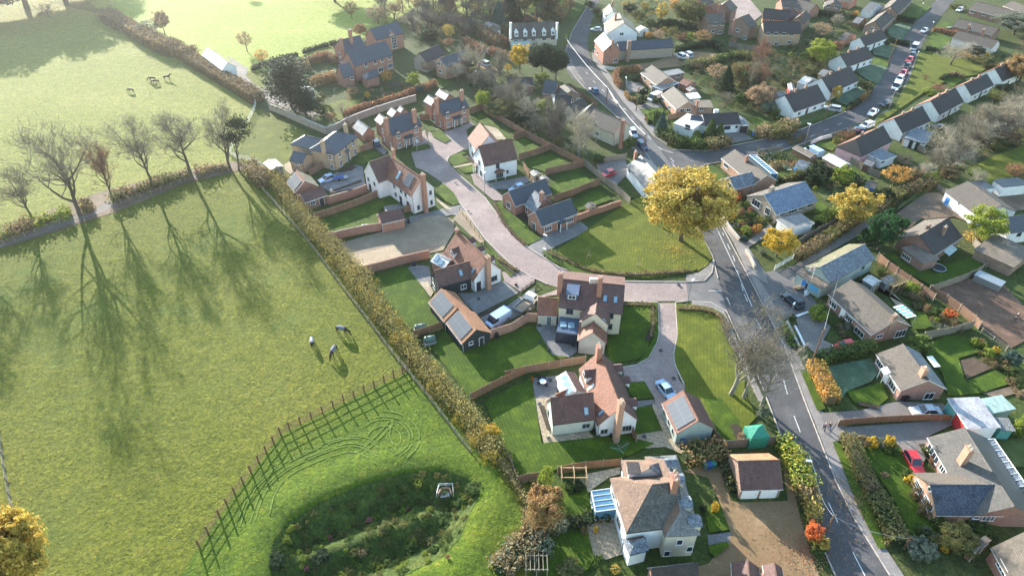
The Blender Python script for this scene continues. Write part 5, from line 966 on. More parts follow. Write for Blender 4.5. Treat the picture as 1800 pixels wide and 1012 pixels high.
e=blk(a.H,'d',(720,570),(790,600),(920,575),2.4,ridge='f',wall='brick_brown',roof='felt',wname='extension_wall'); win(e,1,'d',(862,600),1.6,1.0)
a=simple('d',(730,747),(845,866),(1005,832),2.4,32,'a','brick_orange',('tile_brown','tile_brown'),'orange brick bungalow with a parked white van beside it',[(0,742,785),(0,795,850),(1,895,872),(1,945,870)],edge='wood_white')
e=blk(a.H,'d',(985,790),(1010,850),(1140,838),2.4,ridge='f',wall='brick_brown',roof='felt_brown',wname='extension_wall'); win(e,1,'d',(1048,865),1.1,.9); chimney(a,'d',(1018,800),4.4,.6,.6,pots=1)
simple('d',(920,740),(950,785),(1040,775),2.2,6,'m','wood_white','asbestos','white roofed shed between the two brick bungalows',cat='shed',name='shed')
a=simple('_',(1212,217),(1243,221),('r',1242,206),2.5,30,'a',WH,'slate','long white bungalow with a near black roof beside the junction')
H=a.H; c=blk(H,'_',(1240,222),(1303,218.5),6.5,2.5,30,'a',wall=WH,roof='tile_dark'); win(c,0,'j',(215,250),1.7,.9,fm='dark_paint'); win(c,0,'j',(308,240),.6,.6,fm='dark_paint')
chimney(c,'j',(108,72),5.2,1.1,.7,mt=WH,pots=0)
g=blk(H,'j',(355,225),(440,222),4.6,2.4,20,'b',wall=WH,roof='frost_glare_slate'); door(g,0,'j',(395,270),2.2,2,mt='dark_paint',name='garage_door')
f=blk(H,'i',(1183,165),(1305,288),(1452,193),2.7,10,'m',wall=WH,roof='asbestos',rise=.35,wname='front_wall'); win(f,0,'i',(1250,260),1.5,1.2,fm='dark_paint')
a=simple('i',(170,200),(480,335),(655,255),3.4,38,'a','render_cream',('tile_brown','tile_brown'),'cream cottage with brown roofs and a tall red chimney half hidden by the bare tree',[(0,300,330)],edge='wood_pale'); chimney(a,'i',(575,190),7.6,.9,.7,zb=0,mt='brick_red')
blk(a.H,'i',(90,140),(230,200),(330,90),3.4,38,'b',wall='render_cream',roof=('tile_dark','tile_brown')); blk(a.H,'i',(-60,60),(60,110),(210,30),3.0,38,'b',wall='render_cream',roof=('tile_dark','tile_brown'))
a=simple('i',(605,665),(800,900),('r',958,785),3.0,36,'a',WH,('frost_grey','frost_glare_slate'),'white cottage with a frosty white roof under tree shadows',[(0,640,720)],ch=[(705,520)])
a=simple('c',(1060,815),(1175,835),('r',1180,715),2.5,34,'a','brick_red','slate','brick bungalow with a slate wing, a brown hipped wing and a white link',[]); b2=blk(a.H,'c',(1222,868),(1405,838),6.5,2.5,32,'b',hip=(0,.6),wall='brick_brown',roof=('tile_brown','tile_brown')); win(b2,0,'c',(1312,885),1.6,.9); win(b2,0,'c',(1378,875),1.0,.8)
e=blk(a.H,'c',(1135,812),(1170,905),(1235,870),2.5,ridge='f',wall='white_paint',roof='asbestos',wname='link_wall')
a=simple('c',(1165,925),(1310,935),5.5,2.4,34,'a','render_white',('tile_dark','tile_brown'),'low white garage with an open dark front beside the hipped bungalow',cat='garage',name='garage')
simple('c',(760,755),(985,750),5,2.4,30,'a','brick_brown','tile_dark','dark roofed outbuilding beside the big yellow tree',cat='outbuilding',name='outbuilding')
a=simple('c',(785,347),(1200,327),('r',1196,190),2.9,50,'a','render_cream','thatch','long white cottage with five white gabled dormers in front of the tall pines',[(0,832,365),(0,912,352),(0,985,348),(0,1080,345),(0,1155,340)])
for x,y in ((837,325),(915,322),(990,318),(1080,315),(1157,312)): dormer(a,0,'c',(x,y),1.2,1.5,roof='white_paint',wall='white_paint',rise=.9)
for x in (787,1194): chimney(a,'c',(x,200),8.2,.6,.9,mt=WH,pots=0)
blk(a.H,'c',(790,395),(960,390),3,2.0,20,'a',wall='render_cream',roof='felt_green',wname='porch_wall')
simple('c',(105,562),(215,592),(430,515),4.0,40,'b','brick_orange',('slate','slate'),'brick house with a blue slate roof and gable windows in the wooded gardens',[(0,160,560),(0,172,625)],edge='wood_white')
simple('b',(1435,490),(1560,520),(1720,450),3.4,38,'b','brick_stone',('tile_dark','tile_brown'),'old stone barn with a sagging brown roof',cat='barn',name='barn')
H=house('b',(1100,450),4,'rambling red brick house of three long slate roofs beside the bright field')
a=blk(H,'b',(1282,457),(960,552),('r',893,432),4.8,wall='brick_red',roof='slate')
c=blk(H,'b',(1062,395),(878,442),('r',818,340),4.8,wall='brick_red',roof='slate')
d=blk(H,'b',(1372,277),(1142,337),('r',1085,245),4.8,wall='brick_red',roof='slate')
for p in ((1056,540),(1132,517),(1190,500),(1250,480)): win(a,0,'b',p,1.1,1.2)
for p in ((1180,580),(1258,548)): win(a,0,'b',p,1.8,1.4,cols=3)
win(d,0,'b',(1290,355),1.8,3.8,rows=4,lab='tall arched gable window'); dormer(d,0,'b',(1270,300),2.2,.4,roof='slate',wall='brick_red',rise=1.4); win(c,1,'b',(840,455),1.2,1.2); win(c,1,'b',(845,500),1.2,1.2)
chimney(c,'b',(920,250),10.5,.9,.9,pots=3); chimney(c,'b',(845,320),9.6,.9,.7)
e=blk(H,'b',(870,650),(965,622),('r',920,515),3.2,wall='brick_red',roof='slate'); win(e,0,'b',(938,650),1,1)
f=blk(H,'b',(985,640),(1065,662),(1172,632),2.8,36,'b',hip=(.9,0),wall='brick_red',roof='slate')
H=house('a',(1500,440),3,'pale barn with a bright tiled roof and end chimney flue beside the hedge','barn','barn'); a=blk(H,'a',(1415,388),(1560,497),(1662,470),3.0,40,'a',wall='render_white',roof=('asbestos','tile_brown'))
H=house('b',(600,770),2,'white ribbed greenhouse beside the dark cedar','greenhouse','greenhouse'); glassbox(H,'b',(440,755),(510,800),(625,765),2.0,.8,bars=6,gm='frost_glare_slate',base='white_paint')
for t,p0,p1,p2,ze,wall,roof,lab in [
 ('h',(1185,912),(1232,955),(1290,925),1.9,'wood_pale','frost_grey','small timber shed with a pale roof, farther of two in the fenced lawn'),
 ('h',(1280,965),(1320,1000),(1388,985),1.9,'wood_pale','frost_grey','small timber shed with a pale roof, nearer of two in the fenced lawn'),
 ('m',(1722,345),(1772,370),(1850,340),1.9,'wood_pale','tile_grey','timber shed behind the low brick wall of the slate bungalow'),
 ('j',(905,600),(985,650),(1050,605),2.0,'wood_white','frost_glare_slate','small white sided shed beside the dark round bush'),
 ('j',(1152,545),(1330,645),(1400,590),2.2,'brick_brown','asbestos','ribbed asbestos roofed garage beside the lime green bush'),
 ('j',(860,450),(1040,545),(1100,520),1.9,'wood_brown','felt_brown','rambling rusty roofed shelter in the vegetable garden'),
 ('j',(1575,822),(1680,852),(1708,790),2.0,'blue_paint','tile_brown','bright blue shed under the orange tree'),
 ('r',(1040,372),(1165,432),(1258,385),2.1,'boards_grey','asbestos','square shed with a pale blue frosted roof behind the long bungalow'),
 ('r',(1235,375),(1310,410),(1410,375),2.0,'boards_grey','frost_blue','small leaning shed with broken frosted sheets beside the square shed'),
 ('d',(905,640),(935,680),(1010,655),1.8,'brick_red','tile_red','small red tiled hut beside the veranda bungalow'),
 ('d',(930,700),(960,722),(1015,712),1.8,'wood_brown','felt','little garden shed behind the veranda bungalow'),
 ('d',(1610,760),(1680,800),(1790,765),2.1,'wood_brown','felt','wooden shed with lichened roof beside the first white bungalow'),
 ('d',(1730,660),(1745,720),(1785,695),1.9,'red_paint','felt','bright red sentry box shed in the vegetable gardens'),
 ('e',(140,600),(155,640),(250,605),2.0,'wood_white','asbestos','white garden room beside the second white bungalow'),
 ('e',(435,275),(450,300),(540,265),2.1,'brick_red','tile_brown','brick shed behind the fourth white bungalow'),
 ('e',(280,540),(300,570),(360,540),2.0,'wood_grey','felt','grey garden shed behind the third white bungalow'),
 ('e',(530,155),(560,180),(620,150),2.1,'wood_brown','felt','pair of brown sheds in the upper gardens'),
 ('e',(625,60),(640,95),(750,50),2.3,'white_paint','frost_grey','white glazed garden room in the upper gardens'),
 ('c',(540,225),(560,260),(700,240),2.2,'wood_grey','felt','dark sheds among the trees left of the long white cottage'),
 ('u',(1385,985),(1420,1040),(1545,940),2.2,'wood_brown','felt_brown','brown felt shed near the bottom right corner'),
 ('k',(225,700),(300,745),(350,700),2.0,'wood_brown','felt','dark garden shed behind the pink walled bungalow'),
 ('d',(548,220),(560,245),(635,235),2.2,'wood_white','asbestos','white flat roofed shed beside the white gabled cottage'),
 ('c',(630,268),(655,290),(700,268),2.2,'wood_white','frost_glare_slate','pale blue grey shed left of the long white cottage')]:
    H=house(t,p1,2,lab,'shed','shed'); a=blk(H,t,p0,p1,p2,ze,20,'a' if 'ribbed' not in lab else 'a',wall=wall,roof=roof,ov=.12); door(a,1,t,((p1[0]+p2[0])/2,(p1[1]+p2[1])/2+10),.8,1.6,mt='wood_brown',handle=False)
def cards(rng, C, size, flat=.0, asp=.6, nrm=None):
    """one small leaf quad per centre, random facing"""
    n=len(C); a=rng.normal(size=(n,3)); 
    if nrm is not None: a=a*.55+nrm
    a/=np.linalg.norm(a,axis=1)[:,None]+1e-9; b=np.cross(a,rng.normal(size=(n,3))); b/=np.linalg.norm(b,axis=1)[:,None]+1e-9; c=np.cross(a,b)
    s=(size*rng.uniform(.55,1.25,n))[:,None]; b=b*s; c=c*s*asp
    V=np.stack([C-b,C-c*.9,C+b,C+c],1).reshape(-1,3); F=np.arange(4*n).reshape(n,4); return V,F
def tubes(segs, n=4):
    """segs: rows of p0(3) p1(3) r0 r1 -> open tubes"""
    S=np.array(segs); p,q,r0,r1=S[:,:3],S[:,3:6],S[:,6],S[:,7]; d=q-p; d/=np.linalg.norm(d,axis=1)[:,None]+1e-9
    h=np.where(np.abs(d[:,2:3])<.9,np.array([[0,0,1.]]),np.array([[1.,0,0]])); a=np.cross(d,h); a/=np.linalg.norm(a,axis=1)[:,None]+1e-9; b=np.cross(d,a)
    V=[]
    for (c,r) in ((p,r0),(q,r1)):
        for k in range(n): V.append(c+(a*cos(2*pi*k/n)+b*sin(2*pi*k/n))*r[:,None])
    V=np.stack(V,1); m=len(S); F=np.array([[k,(k+1)%n,n+(k+1)%n,n+k] for k in range(n)]); F=(np.arange(m)*2*n)[:,None,None]+F[None]; return V.reshape(-1,3),F.reshape(-1,4)
def skeleton(seed, H, Rr, trunk=.28, nl=6, lev=3, up=.5, r0=None, wob=.25, kids=5, start=.3):
    """a branching skeleton: limbs (thick) and fine twigs"""
    rng=np.random.default_rng(seed); limbs=[]; tw=[]; ends=[]; r0=r0 or H*.022
    def br(p,d,L,r,l):
        n=4 if l<2 else 3; pts=[p]; dd=d.copy()
        for i in range(n):
            dd=dd+rng.normal(size=3)*wob*(1 if l else .3)*.6+np.array([0,0,up*.22 if l else .1]); dd/=np.linalg.norm(dd); q=pts[-1]+dd*L/n
            if q[2]<.8: q[2]=.8
            a=r*(1-i/n*.7); b=r*(1-(i+1)/n*.7); (limbs if l<=1 else tw).append([*pts[-1],*q,a,b]); pts.append(q)
        if l>=lev: ends.append(pts[-1]); ends.append(pts[-2]); return
        k=nl if l==0 else kids+int(rng.integers(-1,2))
        for j in range(k):
            t=(start+(1-start)*(j+.6)/k) if l==0 else rng.uniform(.25,1); t=min(t,1); x=t*n; i=min(int(x),n-1); q=pts[i]+(pts[i+1]-pts[i])*(x-i)
            if l==0: az=j*2.4+rng.uniform(-.5,.5); out=np.array([cos(az),sin(az),0]); tilt=up*.9+.25+.6*t; nd=out+np.array([0,0,tilt]); LL=math.hypot(Rr,Rr*tilt*.6)*rng.uniform(.75,1.1)*(1-.35*t)
            else: nd=dd+rng.normal(size=3)*.75+np.array([0,0,up*.2]); LL=L*rng.uniform(.45,.72)
            nd/=np.linalg.norm(nd); br(q,nd,LL,max(r*(.62 if l==0 else .55)*(1-.4*t),.012),l+1)
        ends.append(pts[-1])
    br(np.zeros(3),np.array([0,0,1.]),H*(trunk+.42),r0,0)
    return np.array(limbs),np.array(tw),np.array(ends)
TM={}
def bare_mesh(v):
    """v: variant -> (trunk mesh, crown mesh) for a 10 m tall, 4 m radius bare tree"""
    if ('bare',v) in TM: return TM['bare',v]
    P=[dict(nl=9,up=.75,start=.38,trunk=.50),dict(nl=7,up=1.5,start=.22,trunk=.28),dict(nl=9,up=.35,start=.3,trunk=.3),dict(nl=12,up=1.0,start=.3,trunk=.55),dict(nl=7,up=1.0,start=.1,trunk=.1)][v%5]
    L,T,E=skeleton(11+v*7,10,4.0,lev=4,kids=4,r0=.26,wob=.2,**P); rng=np.random.default_rng(v)
    mz=max(L[:,5].max(),T[:,5].max()); k=10/mz; L[:,[2,5]]*=k; T[:,[2,5]]*=k; E[:,2]*=k
    rad=np.percentile(np.hypot(T[:,3],T[:,4]),96); s=4/rad; L[:,[0,1,3,4]]*=s; T[:,[0,1,3,4]]*=s; E[:,:2]*=s
    V,F=tubes(L,6); tm=raw('trunk',V,F,'bark',smooth=True)
    T[:,6:]=np.maximum(T[:,6:]*1.05,.015); V1,F1=tubes(T,3)
    n=len(E)*2; C=np.repeat(E,2,0)+rng.normal(size=(n,3))*.22; d=(C-np.array([0,0,3.5])); d/=np.linalg.norm(d,axis=1)[:,None]+1e-9; d=d+rng.normal(size=(n,3))*.7; d/=np.linalg.norm(d,axis=1)[:,None]
    w=np.cross(d,rng.normal(size=(n,3))); w/=np.linalg.norm(w,axis=1)[:,None]+1e-9; l=rng.uniform(.25,.6,n)[:,None]; w=w*.016
    V2=np.stack([C-w,C+w,C+d*l+w*.4,C+d*l-w*.4],1).reshape(-1,3); F2=np.arange(4*n).reshape(n,4)
    cm=raw('crown',np.vstack([V1,V2]),np.vstack([F1,F2+len(V1)]),'twig'); TM['bare',v]=(tm,cm); return tm,cm
def leafy_mesh(v):
    """10 m tall, 4 m radius leafy crown on a limbed trunk: shapes 0 round,1 broad,2 columnar,3 ragged thin,4 cone,5 cedar,6 shrub ball,7 pine top"""
    if ('leaf',v) in TM: return TM['leaf',v]
    sh,vv=v; rng=np.random.default_rng(100+sh*10+vv)
    prm={0:(6.2,3.9,4.0,100,80),1:(6.0,3.6,4.2,190,110),2:(5.6,4.6,3.4,80,50),3:(6.2,3.8,4.0,85,26),6:(4.9,5.1,4.0,70,46)}
    if sh in prm:
        cz,hz,rr,nc,per=prm[sh]; d=rng.normal(size=(nc,3)); d/=np.linalg.norm(d,axis=1)[:,None]; rad=rng.uniform(.45,.98,nc)**.6; lump=1+(.3 if sh<2 else .18)*np.sin(d[:,0]*4+vv*2)*np.cos(d[:,1]*5+d[:,2]*3+vv)
        CC=d*np.array([rr,rr,hz])*(rad*lump*.86)[:,None]+np.array([0,0,cz]); CC=CC[CC[:,2]>.4]
        cs=rng.uniform(.45,1.05,len(CC)); C=np.repeat(CC,per,0); k=np.repeat(cs,per)[:,None]; q=rng.normal(size=C.shape); q/=np.linalg.norm(q,axis=1)[:,None]; C=C+q*k*rng.uniform(.4,1,(len(C),1))*.95
        C=C[C[:,2]>(.15 if sh==6 else .9)]; nr=(C-np.array([0,0,cz*.8])); nr/=np.linalg.norm(nr,axis=1)[:,None]
        V,F=cards(rng,C,{1:.155,6:.34}.get(sh,.21),nrm=nr*.6)
    elif sh==4:
        n=5200; z=rng.uniform(.02,1,n)**.8; az=rng.uniform(0,2*pi,n); tier=.72+.28*np.abs(np.sin(z*22+np.sin(az*3)*1.5)); rr=4*(1-z)**.85*tier*rng.uniform(.7,1.05,n)
        C=np.stack([rr*np.cos(az),rr*np.sin(az),.5+z*9.5-rr*.12],1); nr=np.stack([np.cos(az),np.sin(az),np.full(n,.5)],1); V,F=cards(rng,C,.27,nrm=nr)
    elif sh==5:
        Cs=[]
        for k in range(26):
            az=k*2.4; z=2.5+7*(k/26); r=4.2*(1-.55*(k/26))*rng.uniform(.6,1); c=np.array([cos(az)*r*.6,sin(az)*r*.6,z]); m=240; q=rng.normal(size=(m,3))*np.array([1.15,1.15,.22]); Cs.append(c+q)
        C=np.vstack(Cs); V,F=cards(rng,C,.25,nrm=np.tile([0,0,1.2],(len(C),1)))
    else:
        Cs=[]
        for k in range(9):
            az=k*2.4; c=np.array([cos(az)*2.3*rng.uniform(.2,1),sin(az)*2.3*rng.uniform(.2,1),7.2+2.2*rng.uniform(-.6,1)]); q=rng.normal(size=(260,3))*np.array([.8,.8,.35]); Cs.append(c+q)
        C=np.vstack(Cs); V,F=cards(rng,C,.2)
    cm=raw('crown',V,F,'green')
    if sh in (4,): L=np.array([[0,0,0,0,0,9,.2,.04]])
    elif sh==6: L=np.array([[rng.uniform(-.3,.3),rng.uniform(-.3,.3),0,cos(k*1.6)*1.8,sin(k*1.6)*1.8,5,.12,.05] for k in range(4)])
    else: L,_,_=skeleton(50+vv,9 if sh!=7 else 10,3.2,lev=1,nl=9,start=.3,trunk=.35,r0=.22,up=.6); L[:,[2,5]]*=8.6/L[:,5].max()
    V,F=tubes(L,6); tm=raw('trunk',V,F,'bark',smooth=True); TM['leaf',v]=(tm,cm); return tm,cm
_rid=[0]
def plant(name, cat, t, base, size, hw, kind, mat, label, bark='bark', group=None, var=None, z0=0, lean=(0,0), hmul=1):
    """size: (x,y) pixel of the crown top, or a height in metres; hw: half width of the crown in tile pixels (or metres if negative)"""
    q=px(t,base); P=gp(q); sc_=TL[t][2]
    top=px(t,size) if isinstance(size,tuple) else None
    h=(hgt(q,top) if top else size)*hmul; h=max(h,.4)
    dist=(P-Vector((0,0,CH-h*.5))).length; r=-hw if hw<0 else hw/sc_*dist/CF
    _rid[0]+=1; vv=_rid[0] if var is None else var
    if kind=='bare': tm,cm=bare_mesh(vv%5)
    else: tm,cm=leafy_mesh((dict(round=0,broad=1,column=2,ragged=3,cone=4,cedar=5,ball=6,pine=7)[kind],vv%2))
    E=empty(name,(P.x,P.y,z0 if z0 is not None else tz(P.x,P.y)),(_rid[0]*1.9)%6.28,label,cat,group); s=(r/4,r/4,h/10); E.scale=s
    if lean!=(0,0): E.rotation_euler=(lean[0],lean[1],0)
    a=link('trunk' if kind!='ball' else 'stem',tm,E); b=link('crown' if kind!='ball' else 'foliage',cm,E)
    for o,mm in ((a,bark),(b,mat)):
        o.material_slots[0].link='OBJECT'; o.material_slots[0].material=M(mm)
    return E
def along(pts, step):
    out=[]; 
    for a,b in zip(pts,pts[1:]):
        n=max(1,int((b-a).length/step)); out+=[a.lerp(b,i/n) for i in range(n)]
    out.append(pts[-1]); return out
def hedge(label, t, pts, w, h, mat, mat2=None, cat='hedge', clip=.12, dens=34, size=.2, name='hedge', core='dark', group=None, jit=0):
    P=[G(t,*p) for p in pts]; Q=along(P,.5); rng=np.random.default_rng(len(label)*7+int(P[0].x*10)&1023); L=sum((b-a).length for a,b in zip(P,P[1:])); n=int(L*(w+2*h)*dens)
    Qn=np.array([q[:] for q in Q]); i=rng.integers(0,len(Q)-1,n); f=rng.random(n)[:,None]; c=Qn[i]*(1-f)+Qn[i+1]*f; d=Qn[i+1]-Qn[i]; d/=np.linalg.norm(d,axis=1)[:,None]+1e-9; nn=np.stack([-d[:,1],d[:,0],0*d[:,0]],1)
    k=rng.random(n); ht=w/(w+2*h); u=np.where(k<ht,rng.uniform(-.5,.5,n),np.where(rng.random(n)<.5,-.5,.5)); z=np.where(k<ht,1.,rng.random(n))
    s=c[:,0]*.9+c[:,1]*.7; lump=1+jit*(np.sin(s*.6)+np.sin(s*1.7+1)*.7+rng.normal(size=n)*.45)*.5; lump=np.maximum(lump,.15)
    nrm=np.where((k<ht)[:,None],np.array([[0,0,1.]]),nn*np.sign(u)[:,None]); V0=c+nn*(u*w*lump)[:,None]+np.array([[0,0,1]])*(z*h*lump)[:,None]+rng.normal(size=(n,3))*clip; V0[:,2]=np.maximum(V0[:,2],.05)
    V,F=cards(rng,V0,size,nrm=nrm); 
    E=empty(name,(P[0].x,P[0].y,0),0,label,cat,group); off=np.array([P[0].x,P[0].y,0]); ms=[mat] if not mat2 else [mat,mat2]
    me=raw('foliage',V-off,F,ms)
    if mat2:
        reg=(np.sin(s*.35+2)+np.sin(s*.9)*.6+rng.normal(size=n)*.5)>0; me.polygons.foreach_set('material_index',reg.astype(np.int32))
    link('foliage',me,E)
    m=MB()
    for a,b in zip(Q,Q[1:]):
        dd=(b-a).normalized(); nv=Vector((-dd.y,dd.x,0))*w*.30; 
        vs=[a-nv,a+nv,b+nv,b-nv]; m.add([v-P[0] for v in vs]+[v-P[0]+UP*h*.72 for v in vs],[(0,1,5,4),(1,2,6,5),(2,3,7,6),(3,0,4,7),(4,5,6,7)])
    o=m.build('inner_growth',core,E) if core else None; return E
LN='bare trees in a row along the paddock lane'
for b,tp,hw,v,mt,bk,lb in [((235,795),(110,480),120,0,'twig','bark','small spreading bare tree at the left end of the lane row'),
 ((530,745),(300,140),215,1,'twig','bark','largest bare tree with many rising limbs in the lane row'),
 ((750,655),(620,255),95,3,'twig_red','bark','slim russet tinted bare tree in the lane row'),
 ((1020,575),(860,145),135,0,'twig','bark','bare tree with an ivy clad trunk, fourth in the lane row'),
 ((1270,505),(1130,85),165,0,'twig','bark','wide bare tree, fifth in the lane row'),
 ((1520,445),(1420,30),130,1,'twig','bark','bare tree at the right end of the lane row, beside the pine'),
 ((-150,960),(-330,560),190,2,'twig','bark','bare tree beyond the left edge whose shadow falls on the paddock')]:
    plant('bare_tree','tree','f',b,tp,hw,'bare',mt,lb,bk,LN,v,hmul=1.1)
plant('pine_tree','tree','f',(1575,450),(1545,95),115,'pine','dark','leaning dark pine with a flat crown at the end of the lane',lean=(0,R(8)))
